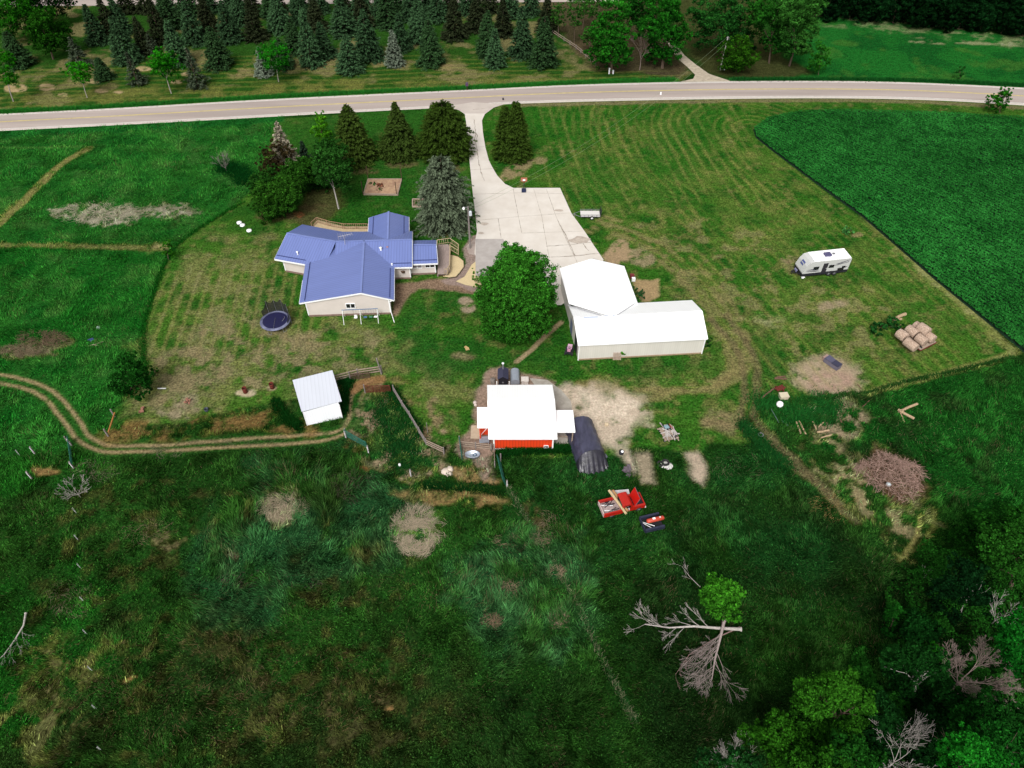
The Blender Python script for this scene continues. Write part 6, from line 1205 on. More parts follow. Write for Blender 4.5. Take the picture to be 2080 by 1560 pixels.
# upper right wood
broad(1242,148,[(1236,100,30,4.4),(1225,70,26,6.0),(1258,72,28,5.8),(1215,110,20,3.6),(1240,45,24,7.6),(1262,112,20,3.5),(1232,130,22,1.6),(1250,20,24,8.5)],12000,.17,(5,32,8),(38,112,28),'large green tree on the edge of the wood, above the white pedestals',trunk_r=.25)
broad(1345,138,[(1345,85,32,5.2),(1322,60,26,6.8),(1370,55,28,6.8),(1348,30,30,8.8),(1330,110,20,3.4),(1362,112,20,3.2),(1385,80,18,5),(1340,5,26,9.8)],13000,.17,(5,30,8),(34,106,26),'large green tree just left of the far gravel drive',trunk_r=.28)
broad(1310,100,[(1296,40,24,6.),(1300,10,28,8),(1285,20,20,7)],5000,.17,(5,26,8),(28,84,24),'dark green tree between the two large ones in the wood')
broad(1467,118,[(1460,60,34,5.6),(1430,50,26,5.8),(1500,60,30,5.2),(1470,30,34,7.2),(1425,80,20,4.2),(1525,85,24,3.8),(1440,15,26,8.2),(1490,8,28,8.4),(1410,34,16,6.0)],13000,.17,(5,26,12),(38,96,36),'large dark spreading tree behind the utility pole',trunk_r=.28)
broad(1495,147,[(1496,112,30,2.2),(1480,122,22,1.8),(1512,118,22,1.8),(1498,95,22,3.2),(1490,132,22,.9)],6500,.14,(6,28,6),(48,98,20),'round yellow-green bush at the foot of the utility pole','bush','bush',.1)
broad(1562,128,[(1560,60,28,5.4),(1540,30,24,7.0),(1575,90,20,3.8),(1555,10,26,8.5),(1580,40,20,6.4)],7500,.17,(5,26,8),(34,92,26),'green tree with several trunks right of the round bush',trunk_r=.16)
broad(1603,134,[(1612,50,32,7.),(1630,20,32,8.6),(1598,25,26,8.4),(1640,55,24,6.2),(1615,85,24,4.6),(1605,105,16,3.),(1630,95,16,3.8),(1660,5,20,9)],11000,.16,(8,34,10),(62,124,50),'tall drooping light-green tree with visible trunk at the meadow edge',trunk_r=.2)
broad(1662,152,[(1664,126,18,1.8),(1672,108,14,2.8),(1655,138,15,.9),(1668,95,10,3.6)],2600,.12,(10,50,10),(48,118,34),'feathery young willow at the meadow corner','willow','willow_tree',.05)
broad(1950,160,[(1951,146,9,1.2),(1953,138,6,1.8)],500,.11,(8,40,16),(34,92,34),'small lone sapling in the far right meadow','sapling','sapling',.05)
broad(2030,229,[(2020,208,17,1.6),(2036,198,18,2.3),(2028,218,16,.9),(2042,186,12,3.0),(2014,198,10,2)],3500,.12,(8,36,8),(40,110,26),'two-lobed bush beside the road at the right edge','bush','bush',.08)
slim = [(1134,76,10,6.2,'first slender tree left of the wood, nearest the spruces'),(1166,95,0,7.5,'slender tree with tall bare trunk in the thin wood'),(1184,60,-10,6.5,'slender tree behind the tall bare trunk'),(1200,78,-6,6.8,'slender pale tree left of the large green one'),(1215,44,-24,6,'slender tree at the top edge in the thin wood'),(1196,108,60,3.2,'small green sapling at the end of the rail fence')]
for px, by, ty, h, lab in slim:
    k = (by-ty); broad(px, by, [(px+4,ty+k*.25,14,h*.8),(px-6,ty+k*.4,12,h*.62),(px+8,ty+k*.45,12,h*.55),(px,ty+6,12,h*.95)], 1500, .13, (14,44,14), (60,110,44), lab, trunk_r=.08, bark=M_BARK, shell=.2, group='slender trees in the thin wood')
# far dark wood, top right: separate trees in two rows
k = 0; FW = []
for row, (yb, off) in enumerate([(0,0),(-22,22)]):
    for j in range(11):
        px = 1682+j*44+off; by = 34+(px-1680)*.094+yb+(-8 if row else 0); FW.append((px, by, row))
proto = None
pos = ['left end','second from the left','third from the left','fourth from the left','fifth from the left','sixth from the left','seventh from the left','eighth from the left','ninth from the left','right end','beyond the right edge']
for (px, by, row) in FW:
    lab = 'dark forest tree in the %s row of the far wood, %s' % ('back' if row else 'front', pos[k % 11]); k += 1
    if proto is None or k == 2 or k == 3:
        t_ = broad(px, by, [(px,by-26,26,3.2),(px-14,by-40,22,4.8),(px+15,by-38,22,4.8),(px,by-58,24,6.8),(px+3,by-12,24,1.5),(px-18,by-18,18,2.0)], 6500, .22, (3,12,7), (14,48,20), lab, 'forest tree', 'forest_tree', .2, group='trees of the far dark wood'); proto = proto or []; proto.append(t_)
    else: copy_tree(proto[k % len(proto)], U(px, by), random.uniform(0,6), random.uniform(.85,1.2), lab)
# ---------------- lower right
GD, GL = (3,20,6), (38,96,22)
broad(1468,1268,[(1467,1212,34,2.9),(1450,1195,24,3.0),(1485,1200,24,3.),(1465,1230,30,2.2),(1445,1222,22,2.4),(1490,1228,20,2.2)],13000,.085,(6,34,8),(62,132,34),'round bright green tree just above the fallen dead tree',trunk_r=.12)
broad(2050,1200,[(2050,1120,44,5.),(2020,1095,34,5.),(2075,1090,36,5.5),(2060,1160,36,4.2),(2030,1150,30,4.2),(2080,1190,30,3.6)],17000,.09,GD,(38,92,28),'leafy tree at the right edge above the bare dead tree',trunk_r=.18)
broad(2080,1420,[(2065,1310,34,5.2),(2080,1270,30,5.6),(2060,1345,26,4.6)],9000,.09,(4,30,8),(24,104,30),'leafy tree at the right edge beside the bare dead tree',trunk_r=.15)
broad(1690,1480,[(1660,1415,42,4.6),(1710,1400,36,4.8),(1640,1450,34,4.2),(1700,1450,40,4.2),(1745,1420,28,4.6),(1740,1460,30,4.)],22000,.085,GD,(48,104,26),'broad leafy tree, uppermost of the lower right thicket',trunk_r=.18)
broad(1620,1540,[(1580,1480,34,4.4),(1615,1500,36,4.4),(1560,1500,26,4.),(1650,1515,34,4.2),(1590,1535,34,3.6),(1520,1490,22,3.4)],19000,.085,GD,(46,102,24),'leafy tree left of the broad one in the lower right thicket',trunk_r=.16)
broad(1670,1600,[(1660,1555,36,3.8),(1700,1545,30,3.8),(1620,1565,30,3.6)],11000,.085,GD,(40,92,22),'leafy tree cut by the bottom edge in the thicket',trunk_r=.16)
broad(1960,1620,[(1945,1545,34,4.6),(1980,1530,34,5.),(2015,1550,32,4.6),(1965,1515,28,5.2)],12000,.085,(4,32,8),(32,124,34),'bright leafy tree at the bottom edge, right',trunk_r=.16)
broad(1850,1420,[(1830,1370,36,4.),(1870,1350,34,4.2),(1900,1380,30,4.),(1815,1335,24,3.8),(1910,1340,20,4.5),(1850,1405,30,3.)],15000,.085,(3,16,6),(22,66,24),'dark leafy tree left of the bare dead tree',trunk_r=.14,bark=M_WHITEB,shell=.3)
broad(1905,1340,[(1908,1335,16,3.6),(1905,1360,15,3.),(1900,1318,12,4.)],3200,.085,(8,44,8),(38,112,28),'narrow bright sapling left of the bare dead tree',trunk_r=.07)
broad(1815,1270,[(1812,1250,18,2.4),(1805,1285,14,2.),(1820,1235,12,2.8)],3200,.085,(4,26,8),(26,84,24),'small dark leafy tree above the lower right thicket',trunk_r=.07)
broad(1990,1490,[(1960,1460,36,3.8),(2000,1440,34,4.),(2040,1450,34,4.),(1930,1480,26,3.4),(2070,1480,30,3.6),(2020,1490,36,3.)],14000,.09,(3,18,6),(20,64,20),'dark leafy tree below the bare dead tree',trunk_r=.16)
broad(1890,1500,[(1860,1490,34,3.2),(1895,1470,28,3.4),(1880,1525,34,2.8),(1840,1530,30,2.8)],12000,.09,(3,16,6),(16,50,20),'dark leafy tree between the pale dead branches and the right corner',trunk_r=.14)
broad(1960,1230,[(1945,1190,40,2.8),(1985,1210,36,2.8),(1915,1215,30,2.4),(1970,1165,30,3.),(1930,1240,34,2.),(2010,1240,30,2.4)],15000,.09,(3,16,7),(16,52,24),'dark leafy tree above the bare dead tree',trunk_r=.14,bark=M_WHITEB,shell=.3)
broad(1800,1500,[(1790,1440,30,3.6),(1775,1490,32,3.2),(1810,1470,26,3.4),(1760,1530,32,2.8),(1810,1520,28,2.8)],12000,.09,(3,16,6),(20,60,24),'dark leafy tree around the pale dead branches',trunk_r=.14,bark=M_WHITEB)
broad(1470,1600,[(1450,1550,26,2.2),(1500,1540,26,2.4),(1420,1560,20,1.6),(1530,1560,24,2.2)],6000,.08,(4,22,8),(26,70,30),'low leafy bush at the bottom edge below the lichen-covered branches','bush','bush',.08)
for i, (px, by, bl_, d_, l_, lab) in enumerate([
 (1730,1585,[(1720,1530,34),(1760,1550,30),(1700,1560,28)],(4,22,7),(28,80,24),'dark leafy tree at the bottom edge between the pale dead trees'),
 (2050,1560,[(2050,1510,36),(2020,1490,28),(2080,1530,30)],(4,22,7),(24,84,26),'leafy tree in the bottom right corner'),
 (1930,1450,[(1925,1425,28),(1900,1440,24),(1955,1430,24)],(3,16,6),(18,60,22),'low dark tree at the foot of the bare dead tree'),
 (1985,1120,[(1985,1075,30),(2005,1060,26),(1965,1095,26),(1990,1110,24)],(4,22,7),(34,90,26),'leafy tree left of the one at the right edge'),
 (2070,1090,[(2070,1050,26),(2080,1075,24),(2055,1070,20)],(4,24,7),(34,90,26),'small leafy tree at the right edge above the others'),
 (1870,1300,[(1870,1270,24),(1890,1285,22),(1850,1285,20)],(3,16,6),(20,66,24),'dark bushy tree above the narrow bright sapling')]):
    broad(px, by, [(q[0],q[1],q[2],3.) for q in bl_], 9000, .09, d_, l_, lab, trunk_r=.12)
# ---------------- bare / dead trees
def dead(px, by, h, label, spread=.75, depth=4, r=.14, seed=1, m=None, lean=(0,0), n=5, name='dead_tree', L_=None, droop=0., kids_=(2,3), minr=.008):
    b = MB(); rs_ = random.Random(seed); p = Vector((0,0,0)); t_ = Vector((lean[0]*.35, lean[1]*.35, h*.3)); b.path([p-Vector((0,0,.1)), t_*.5+Vector((.05,0,0)), t_], [r*1.3, r, r*.9], 8)
    for k in range(n): a = 2*PI*k/n+rs_.uniform(-.4,.4); limb(b, t_, Vector((math.cos(a)*spread+lean[0]/h, math.sin(a)*spread+lean[1]/h, 1)).normalized(), L_ or h*.4, r*.55, depth, .75, rs_, 3, droop, kids_, True, minr)
    o = b.build(name, m or M_DEAD); o.location = U(px, by); return tag(o, label, 'dead tree')
dead(1925,1405,5.2,'large bare dead tree with fanning grey twigs at the lower right',.75,5,.12,3,n=6,lean=(.8,.4))
dead(1800,1560,5.4,'bare pale-branched dead tree near the bottom edge, right of the leafy thicket',.45,4,.06,5,M_WHITEB,n=5)
dead(1475,1572,4.0,'lichen-white dead tree at the bottom edge, left of the leafy thicket',.8,4,.05,9,M_WHITEB,n=6)
dead(1585,1590,2.6,'small white broken snag at the bottom edge in the thicket',.6,2,.08,11,M_WHITEB,n=4); dead(2010,1270,3.4,'thin pale bare branches rising behind the dark tree at the right',.6,3,.05,12,M_WHITEB,n=4)
dead(1299,142,hgt(1299,142,72),'thin bare dead tree between the two large green trees by the road',.4,3,.07,13,n=4); dead(460,348,2.2,'grey leafless shrub in the left meadow near the dark weeds',.9,3,.04,14,M_WOODG,n=6,L_=1.4)
dead(1875,1175,1.6,'small white zigzag dead branches above the dark tree',.9,2,.04,15,M_WHITEB,n=3); dead(163,1010,1.6,'small bleached dead shrub beside the far left gate',1.1,3,.04,16,M_WHITEB,n=6,L_=1.1)
# fallen trees
def fallen(pts, r0, label, m, seed, depth, nb, spread, L_, name='fallen_tree', droop=.0, side=None, frac=(.3,1), kids_=(2,3)):
    b = MB(); rs_ = random.Random(seed); P = [U(q[0], q[1], q[2]) for q in pts]; n = len(P); b.path(P, [r0*(1-.75*i/(n-1)) for i in range(n)], 9); b.tube(P[0]-(P[1]-P[0]).normalized()*.15, P[0], r0*1.4, r0*1.15, 9)
    for k in range(nb):
        t = frac[0]+(frac[1]-frac[0])*k/(nb-1); x = t*(n-1); i = min(n-2, int(x)); q = P[i].lerp(P[i+1], x-i); d = (P[i+1]-P[i]).normalized(); s = rs_.choice([-1,1]) if side is None else side
        nd = (d+Vector((-d.y, d.x, 0))*s*spread*rs_.uniform(.4,1.2)+Vector((0,0,rs_.uniform(-.1,.5)))).normalized(); limb(b, q, nd, L_*rs_.uniform(.6,1.1)*(1.2-t*.5), r0*(.32-.2*t), depth, .55, rs_, 3, droop, kids_, True, .007)
    for v in b.v: v.z = max(v.z, .02)
    return tag(b.build(name, m), label, 'dead tree')
fallen([(1503,1278,.9),(1460,1276,.8),(1410,1272,.7),(1360,1275,.55),(1310,1268,.35)],.17,'fallen white birch trunk lying level with its branches to the left',M_WHITEB,21,3,9,.8,1.7,frac=(.35,1))
fallen([(1471,1262,1.4),(1462,1300,1.1),(1452,1340,.8),(1446,1380,.5)],.15,'dead broken crown of pinkish-grey twigs fanning below the fallen birch',mat('pink_twigs', S(180,164,158), .95, .2, 4),22,3,15,.75,2.0,frac=(.2,1),kids_=(2,4))
fallen([(1500,1275,.7),(1450,1298,.6),(1400,1330,.4),(1372,1370,.2)],.07,'long thin dead bough between the birch trunk and the twig fan',mat('brown_twigs', S(150,124,116), .95, .2, 4),23,2,6,.6,1.1,name='fallen_bough')
fallen([(52,1248,.3),(48,1270,.35),(30,1300,.3),(8,1330,.2),(-15,1350,.1)],.1,'bleached fallen bough cut by the left edge',M_WHITEB,24,2,6,.7,1.2,name='fallen_bough')
fallen([(1420,1190,.3),(1400,1170,.3),(1385,1150,.3)],.04,'small white dead branches left of the round bright tree',M_WHITEB,25,2,4,.8,1.,name='fallen_bough')
# brush pile
p0 = U(1810,968); b = MB(); rs_ = random.Random(31)
for k in range(900):
    a = rs_.uniform(0,2*PI); u_ = rs_.random()**.6; x = math.cos(a)*u_*3.6*(1+.18*math.sin(3*a)); y = math.sin(a)*u_*3.0*(1+.15*math.cos(4*a)); z = (1-u_**1.5)*2.1*rs_.uniform(.7,1)+.06; d = Vector((rs_.uniform(-1,1), rs_.uniform(-1,1), rs_.uniform(-.25,.45))).normalized(); l = rs_.uniform(.5,1.9); q = p0+Vector((x,y,z)); b.tube(q-d*l*.5, q+d*l*.5, rs_.uniform(.012,.036), .007, 4, False)
for v in b.v: v.z = max(.01, v.z)
tag(b.build('brush_pile', mat('brush', S(216,182,166), .95, .4, 3, c2=S(140,108,96))), 'wide heap of reddish-brown cut branches', 'brush pile')
b = MB(); b.lathe(U(1804,985,.6), [(.25,0),(.28,.2),(.12,.35),(0,.36)], 9); tag(b.build('white_bag', mat('pale_blue_plastic', S(210,222,226), .5)), 'pale bag on the reddish brush pile', 'bag')
for (px, by, r_, n_, d_, l_, lab) in [(757,375,6,500,(20,50,20),(70,110,60),'green vegetable plants at the far left of the timber framed bed'),(773,378,7,500,(60,40,34),(150,100,84),'reddish plant clump in the middle of the timber framed bed'),(769,386,5,300,(30,50,24),(80,110,60),'small green plants at the front of the timber framed bed'),(848,413,5,300,(16,50,18),(60,110,50),'green plants in the small white framed bed')]:
    broad(px, by, [(px,by-1,r_,.5),(px+5,by,r_*.7,.4),(px-5,by,r_*.7,.4)], n_, .09, d_, l_, lab, 'plant', 'garden_plant', .02)
# ================================================================ GRASS AND LOW PLANTS (uncountable)
def blades(x, y, h, wd, lean, col, name, z0=0., stiff=.5):
    n = len(x); a = rng.uniform(0, 2*PI, n); ca_, sa = np.cos(a), np.sin(a); la = lean+rng.normal(0,.7,n); ln = h*rng.uniform(.3,1.1,n)*stiff*2
    B0 = np.stack([x-ca_*wd, y-sa*wd, np.full(n, z0)], -1); B1 = np.stack([x+ca_*wd, y+sa*wd, np.full(n, z0)], -1); T = np.stack([x+np.cos(la)*ln, y+np.sin(la)*ln, z0+h], -1)
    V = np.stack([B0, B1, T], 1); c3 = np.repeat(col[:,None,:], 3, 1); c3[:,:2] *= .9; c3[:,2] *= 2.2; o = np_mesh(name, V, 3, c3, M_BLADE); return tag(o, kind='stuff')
P_MOWN = [P_LAWN, PX(*NORTH), P_FIELD, PX((1100,-60),(1100,60),(1210,160),(1660,155),(1600,60),(1600,-60))]
ROADP = PX(*(NEAR[::2]+FAR[::-2])); TRK = UN(*zip(*smooth_pts([((a[0]+b[0])/2, (a[1]+b[1])/2) for a, b in zip(RUT1, RUT2)])))
SOILS = [PX(*q) for q in [[(980,750),(1110,765),(1130,900),(970,930),(935,900),(962,800)],[(1120,790),(1310,812),(1330,835),(1290,860),(1260,900),(1290,960),(1190,900)],[(1292,920),(1325,920),(1333,984),(1306,984)],[(1395,925),(1420,920),(1430,960),(1425,985),(1402,965)],[(1600,750),(1740,745),(1760,775),(1735,800),(1650,795)],[(1165,880),(1225,880),(1235,970),(1160,960)],[(594,772),(675,751),(696,849),(624,864)],[(1580,700),(1040,1000),(1040,1001)]][:7]]
def scatter(n, x0, x1, y0, y1):
    """random ground points with density falling off with distance"""
    y = y0+(y1-y0)*rng.random(int(n*1.0))**1.45; x = rng.uniform(-1, 1, len(y))*((y*CS+CAMH*SN)/FX*1040*1.12); k = (x > x0) & (x < x1); return x[k], y[k]
x, y = scatter(1500000, -400, 400, 15, 137)
keep = np.ones(len(x), bool)
for P in P_MOWN: keep &= sdf_poly(x, y, P) > .25
keep &= sdf_poly(x, y, ROADP) > .3; dt = d_line(x, y, TRK); keep &= dt > 1.35
for P in SOILS: keep &= sdf_poly(x, y, P) > .1
x = x[keep]; y = y[keep]; gcx = paint(x, y)
lum = gcx.sum(1); bare = gcx[:,0] > gcx[:,1]*.86; k = ~bare | (rng.random(len(x)) < .15); x = x[k]; y = y[k]; gcx = gcx[k]; bare = bare[k]
cl = ss(fbm(x, y, 1.6, 3, 90), .35, .62); k = rng.random(len(x)) < .35+.65*cl; x = x[k]; y = y[k]; gcx = gcx[k]; cl = cl[k]
reed = np.minimum(sdf_poly(x, y, PX((395,1170),(500,960),(640,905),(790,950),(860,1030),(830,1140),(720,1190),(600,1210),(480,1270),(400,1240))), sdf_poly(x, y, PX((945,1130),(1050,1050),(1150,1080),(1215,1150),(1210,1290),(1120,1345),(1050,1370),(955,1320),(935,1220))))+2.5*(fbm(x, y, 3, 3, 91)-.5)
isr = reed < 0
far_ = ss(y, 45, 85); vary = np.exp(rng.normal(0,.36,len(x)))*((.45+1.1*ss(fbm(x, y, .75, 3, 92), .3, .72))*(1-far_)+far_*.95); col = gcx*vary[:,None]*1.9*np.array([1.4,1.,.88]); col[:,0] = np.minimum(col[:,0], col[:,1]*.85)
straw = rng.random(len(x)) < .012+.16*ss(fbm(x, y, 3, 4, 93), .56, .75); col[straw] = lin((140,130,104))[None]*rng.uniform(.35,1.0,straw.sum())[:,None]
hh = (.16+.26*cl)*rng.uniform(.6,1.3,len(x))*np.where(isr, 1.9, 1); hh[straw] *= 1.2; lean = 2*PI*fbm(x, y, 7, 2, 94)*2
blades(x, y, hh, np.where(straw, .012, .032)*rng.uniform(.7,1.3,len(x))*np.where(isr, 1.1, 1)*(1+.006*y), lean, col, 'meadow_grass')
# broad-leaved weeds in the meadow
x, y = scatter(420000, -400, 400, 15, 120); keep = (fbm(x, y, 2.6, 4, 95) > .5) | (rng.random(len(x)) < .15)
for P in P_MOWN: keep &= sdf_poly(x, y, P) > .3
keep &= (sdf_poly(x, y, ROADP) > .8) & (d_line(x, y, TRK) > 1.4)
for P in SOILS: keep &= sdf_poly(x, y, P) > .2
x = x[keep]; y = y[keep]; c = paint(x, y)*np.exp(rng.normal(.55,.45,len(x)))[:,None]*np.array([1.3,1.02,.85]); k = c[:,0] < c[:,1]*.8; x, y, c = x[k], y[k], c[k]; P = np.stack([x, y, rng.uniform(.05,.45,len(x))], -1); Nn = unit(len(x))*.6+np.array([0,0,1.]); Nn /= np.linalg.norm(Nn, axis=1, keepdims=True)
tag(np_mesh('meadow_weeds', leaf_quads(P, Nn, .085), 4, c, M_LEAF), kind='stuff')
C_ = PX((1560,1620),(1640,1400),(1780,1300),(1800,1180),(1930,1060),(2120,960),(2200,1620)); x, y = scatter(900000, 10, 90, 14, 46); k = sdf_poly(x, y, C_)+3*(fbm(x, y, 4, 3, 201)-.5) < 0; x, y = x[k], y[k]; x, y = x[:90000], y[:90000]
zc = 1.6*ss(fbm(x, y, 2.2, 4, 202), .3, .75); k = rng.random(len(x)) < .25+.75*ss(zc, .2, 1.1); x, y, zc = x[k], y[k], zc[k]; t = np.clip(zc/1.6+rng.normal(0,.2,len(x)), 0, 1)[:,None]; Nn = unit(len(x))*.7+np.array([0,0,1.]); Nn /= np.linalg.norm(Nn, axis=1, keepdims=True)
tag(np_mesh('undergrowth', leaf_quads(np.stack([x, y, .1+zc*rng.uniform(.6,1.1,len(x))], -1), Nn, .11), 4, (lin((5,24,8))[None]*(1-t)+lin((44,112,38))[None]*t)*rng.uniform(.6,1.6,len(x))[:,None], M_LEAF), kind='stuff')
# dead straw patches, combed
def strawpatch(cx, cy, rx, ry, n, name, swirl=0., col=(190,168,150), hgt_=.35, w_=.014, ln=.7):
    u_ = rng.random(n)**.5; a = rng.uniform(0, 2*PI, n); P = UN(cx+rx*u_*np.cos(a), cy+ry*u_*np.sin(a)); x, y = P[:,0], P[:,1]; x += rng.normal(0,.2,n); y += rng.normal(0,.2,n)
    k = fbm(x, y, 1.0, 3, 96) > .42; x, y = x[k], y[k]; c0 = UN(cx, cy); th = np.arctan2(y-c0[1], x-c0[0])+swirl+rng.normal(0,.45,len(x)); c = lin(col)[None]*rng.uniform(.5,1.15,len(x))[:,None]
    L_ = rng.uniform(.4,1.2,len(x))*ln; z = rng.uniform(.05,hgt_,len(x)); d = np.stack([np.cos(th), np.sin(th), rng.normal(0,.15,len(x))], -1); s = np.stack([-np.sin(th), np.cos(th), np.zeros(len(x))], -1)*w_; P = np.stack([x,y,z], -1)
    V = np.stack([P-d*L_[:,None]/2-s, P-d*L_[:,None]/2+s, P+d*L_[:,None]/2], 1); return V, c
V_ = []; C_ = []
for a in [(848,1075,54,50,2400,'a',-.4,(214,202,188),.6,.014,1.0),(845,1098,34,42,1500,'a',-1.2,(220,208,194),.7,.015,1.2),(200,437,95,22,2400,'b',.3,(214,208,196),.6,.024,.9),(340,432,70,14,900,'b',.3,(170,168,150),.4,.025,.8),(575,1035,52,28,1500,'c',.6,(208,196,180),.6,.014,.9),(90,690,55,16,900,'d',.2,(140,118,108),.6,.02,.8),(45,715,50,14,700,'d',.2,(150,136,120),.6,.02,.8),
          (720,990,50,34,500,'e',.4,(110,100,96),.6),(1060,1100,60,12,500,'f',0,(170,150,136)),(1130,1165,20,14,260,'g',.5,(190,168,152)),(1040,1190,24,20,220,'g',.5,(170,150,136)),(1133,1255,16,20,300,'h',1.4,(190,170,156)),(1000,1262,22,14,250,'h',.3,(160,140,124)),(1110,1070,24,30,240,'i',.9,(160,146,130)),
          (330,920,40,12,150,'k',1.,(150,144,130)),(190,960,50,22,300,'k',.6,(160,156,140)),(470,900,120,8,260,'k',.4,(120,122,100)),(580,330,30,30,260,'l',.4,(170,160,150)),(150,1220,60,40,260,'m',.7,(150,146,124)),(300,1080,60,30,260,'m',.7,(160,146,124)),(560,1180,120,20,300,'n',.5,(130,120,116)),(1700,1030,60,30,300,'o',.2,(180,160,110)),
          (880,1200,500,40,500,'p',.4,(130,118,92)),(400,1400,400,120,1600,'p',.8,(140,120,96)),(1600,1250,300,100,500,'p',.8,(120,108,84)),(1900,870,150,60,260,'q',.8,(150,146,116)),(1500,950,60,30,200,'q',.8,(130,136,110))]:
    V, c = strawpatch(*a); V_.append(V); C_.append(c)
tag(np_mesh('dead_straw', np.concatenate(V_), 3, np.concatenate(C_), M_BLADE), kind='stuff')
# overgrown fence line running down the meadow
fl = [(1030,990),(1060,1040),(1090,1090),(1130,1160),(1170,1220),(1200,1290),(1230,1360),(1265,1420),(1290,1470)]
fp = UN(*zip(*smooth_pts(fl, 1))); n = 5200; i = rng.integers(0, len(fp)-1, n); t = rng.random(n)[:,None]; Q = fp[i]*(1-t)+fp[i+1]*t+rng.normal(0,.16,(n,2)); 
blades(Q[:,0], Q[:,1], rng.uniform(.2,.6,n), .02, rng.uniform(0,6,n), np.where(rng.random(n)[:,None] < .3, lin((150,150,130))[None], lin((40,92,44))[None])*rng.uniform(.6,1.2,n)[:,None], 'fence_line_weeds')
# bean field: a real canopy with a height
n = 620000; x = rng.uniform(P_FIELD[:,0].min(), 125, n); y = rng.uniform(35, 145, n); k = (sdf_poly(x, y, P_FIELD) < -.05) & (np.abs(x) < ((y*CS+CAMH*SN)/FX*1040*1.15)); x, y = x[k], y[k]
d = .5*fbm(x, y, .8, 3, 97)+.5*fbm(x, y, 2.6, 4, 197); rowm = .5+.5*np.sin(2*PI*(x*.8+y*.6+.6*fbm(x,y,6,2,99))/.76); z = .30+.22*d+.10*rowm+rng.uniform(-.08,.05,len(x))
P = np.stack([x, y, z], -1); Nn = unit(len(x))*.55+np.array([0,-.1,1.]); Nn /= np.linalg.norm(Nn, axis=1, keepdims=True)
big = ss(fbm(x, y, 18, 3, 98), .3, .7); tone = np.clip(.12*rowm+1.3*(d-.22)+rng.normal(0,.16,len(x)), 0, 1); c = lin((18,80,32))[None]*(1-tone[:,None])+lin((58,162,78))[None]*tone[:,None]; c *= (.88+.24*big)[:,None]*np.array([1.15,1.,.9])
tag(np_mesh('bean_plants', leaf_quads(P, Nn, .125, .8), 4, c, M_LEAF), kind='stuff')
fb = MB(); Pf = [tuple(q) for q in P_FIELD]; fb.add([(q[0], q[1], .015) for q in Pf], [tuple(range(len(Pf)))]); 
o = fb.build('field_soil', mat('field_soil', S(10,48,24), 1, .4, 2)); 
if o.data.polygons[0].normal.z < 0: o.data.flip_normals()
tag(o, kind='structure')
# verge grass along the far road edge and rough tufts round posts, walls
def edge_tufts(pts, n, wdt, h, col, name, seed=0):
    fp = UN(*zip(*smooth_pts(pts, 1))); L_ = np.linalg.norm(np.diff(fp, axis=0), axis=1); i = rng.choice(len(fp)-1, n, p=L_/L_.sum()); t = rng.random(n)[:,None]; Q = fp[i]*(1-t)+fp[i+1]*t+rng.normal(0,wdt,(n,2))
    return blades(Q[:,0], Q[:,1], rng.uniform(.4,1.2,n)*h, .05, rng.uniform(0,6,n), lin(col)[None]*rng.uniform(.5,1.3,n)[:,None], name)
edge_tufts([(-200,235),(0,228),(235,216),(464,201),(700,189.5),(960,178),(1161,167.5),(1370,162)], 26000, .45, .5, (40,116,44), 'verge_grass')
edge_tufts([(1490,162),(1750,161),(1885,164),(2080,173),(2300,185)], 9000, .45, .5, (24,84,36), 'verge_grass')
edge_tufts([(495,410),(460,430),(420,455),(365,490),(335,530),(300,630),(288,690),(300,780)], 3500, .25, .35, (24,90,26), 'yard_edge_grass')
edge_tufts([(1560,835),(1700,802),(1760,802),(1830,777),(1950,754),(2058,726)], 5000, .2, .35, (40,84,36), 'field_edge_grass')
edge_tufts([(1010,925),(1060,918),(1110,912),(1160,915)], 5000, .3, .6, (18,66,22), 'barn_weeds')
edge_tufts([(1545,815),(1580,830),(1640,850),(1690,820)], 9000, 1.1, .45, (34,100,44), 'weed_patch')
edge_tufts([(1510,860),(1530,885),(1560,920),(1600,950)], 5000, .5, .4, (28,84,38), 'rut_weeds')
edge_tufts([(560,815),(575,845),(610,868)], 3000, .35, .5, (16,60,20), 'shed_weeds'); edge_tufts([(690,780),(715,770),(700,790),(700,840)], 2600, .3, .5, (18,66,26), 'shed_weeds')
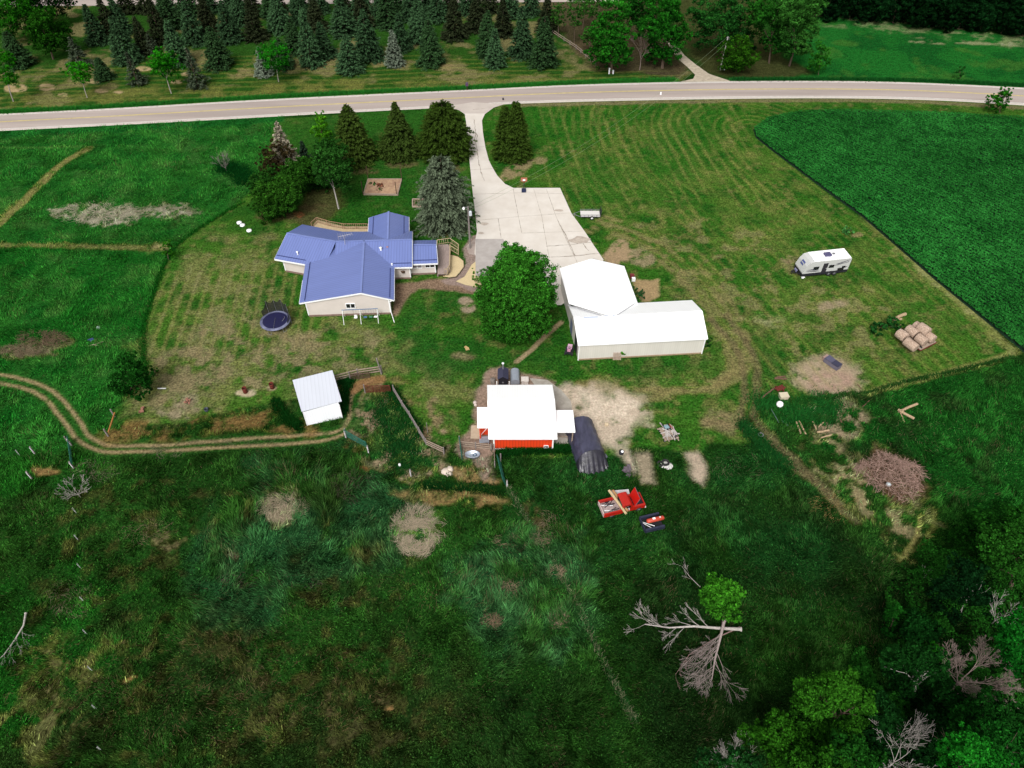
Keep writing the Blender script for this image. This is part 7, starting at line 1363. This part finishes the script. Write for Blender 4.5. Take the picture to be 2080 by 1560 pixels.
edge_tufts([(790,790),(815,830),(850,880)], 4500, .4, .45, (22,74,30), 'fence_weeds'); edge_tufts([(775,830),(800,870),(830,900),(800,920),(845,940)], 9000, 1.0, .4, (28,80,36), 'pasture_weeds')
edge_tufts([(860,985),(900,990),(960,990),(1020,1000)], 4000, .3, .4, (20,64,26), 'pasture_weeds'); edge_tufts([(450,338),(490,350),(500,370)], 5000, .9, .7, (12,64,24), 'tall_weeds')
# ================================================================ LIGHT AND CAMERA
w = bpy.data.worlds.new('World'); SC.world = w; w.use_nodes = True
nt = w.node_tree; bg = nt.nodes['Background']; sky = nt.nodes.new('ShaderNodeTexSky'); sky.sky_type = 'NISHITA'; sky.sun_disc = False
SUN_EL, SUN_AZ = math.radians(50), math.radians(196)      # azimuth clockwise from +Y
sky.sun_elevation = SUN_EL; sky.sun_rotation = SUN_AZ; sky.dust_density = 4.; sky.ozone_density = 1.; sky.air_density = 1.0
hs = nt.nodes.new('ShaderNodeHueSaturation'); hs.inputs['Saturation'].default_value = .06
nt.links.new(sky.outputs[0], hs.inputs['Color']); nt.links.new(hs.outputs[0], bg.inputs['Color']); bg.inputs['Strength'].default_value = .16
sd = bpy.data.lights.new('sun', 'SUN'); sd.energy = 2.6; sd.angle = math.radians(22); sd.color = (1, .975, .94)
so = bpy.data.objects.new('sun', sd); COL.objects.link(so)
dirv = Vector((math.sin(SUN_AZ)*math.cos(SUN_EL), math.cos(SUN_AZ)*math.cos(SUN_EL), math.sin(SUN_EL)))
so.rotation_euler = dirv.to_track_quat('Z', 'Y').to_euler()
cam = bpy.data.cameras.new('camera'); co = bpy.data.objects.new('camera', cam); COL.objects.link(co); SC.camera = co
co.location = (0, 0, CAMH); co.rotation_euler = (PI/2-PIT, 0, 0)
cam.sensor_fit = 'HORIZONTAL'; cam.sensor_width = 36; cam.lens = FX/2080*36; cam.clip_start = .5; cam.clip_end = 6000
SC.view_settings.view_transform = 'Standard'; SC.view_settings.look = 'None'; SC.view_settings.exposure = 0; SC.view_settings.gamma = 1
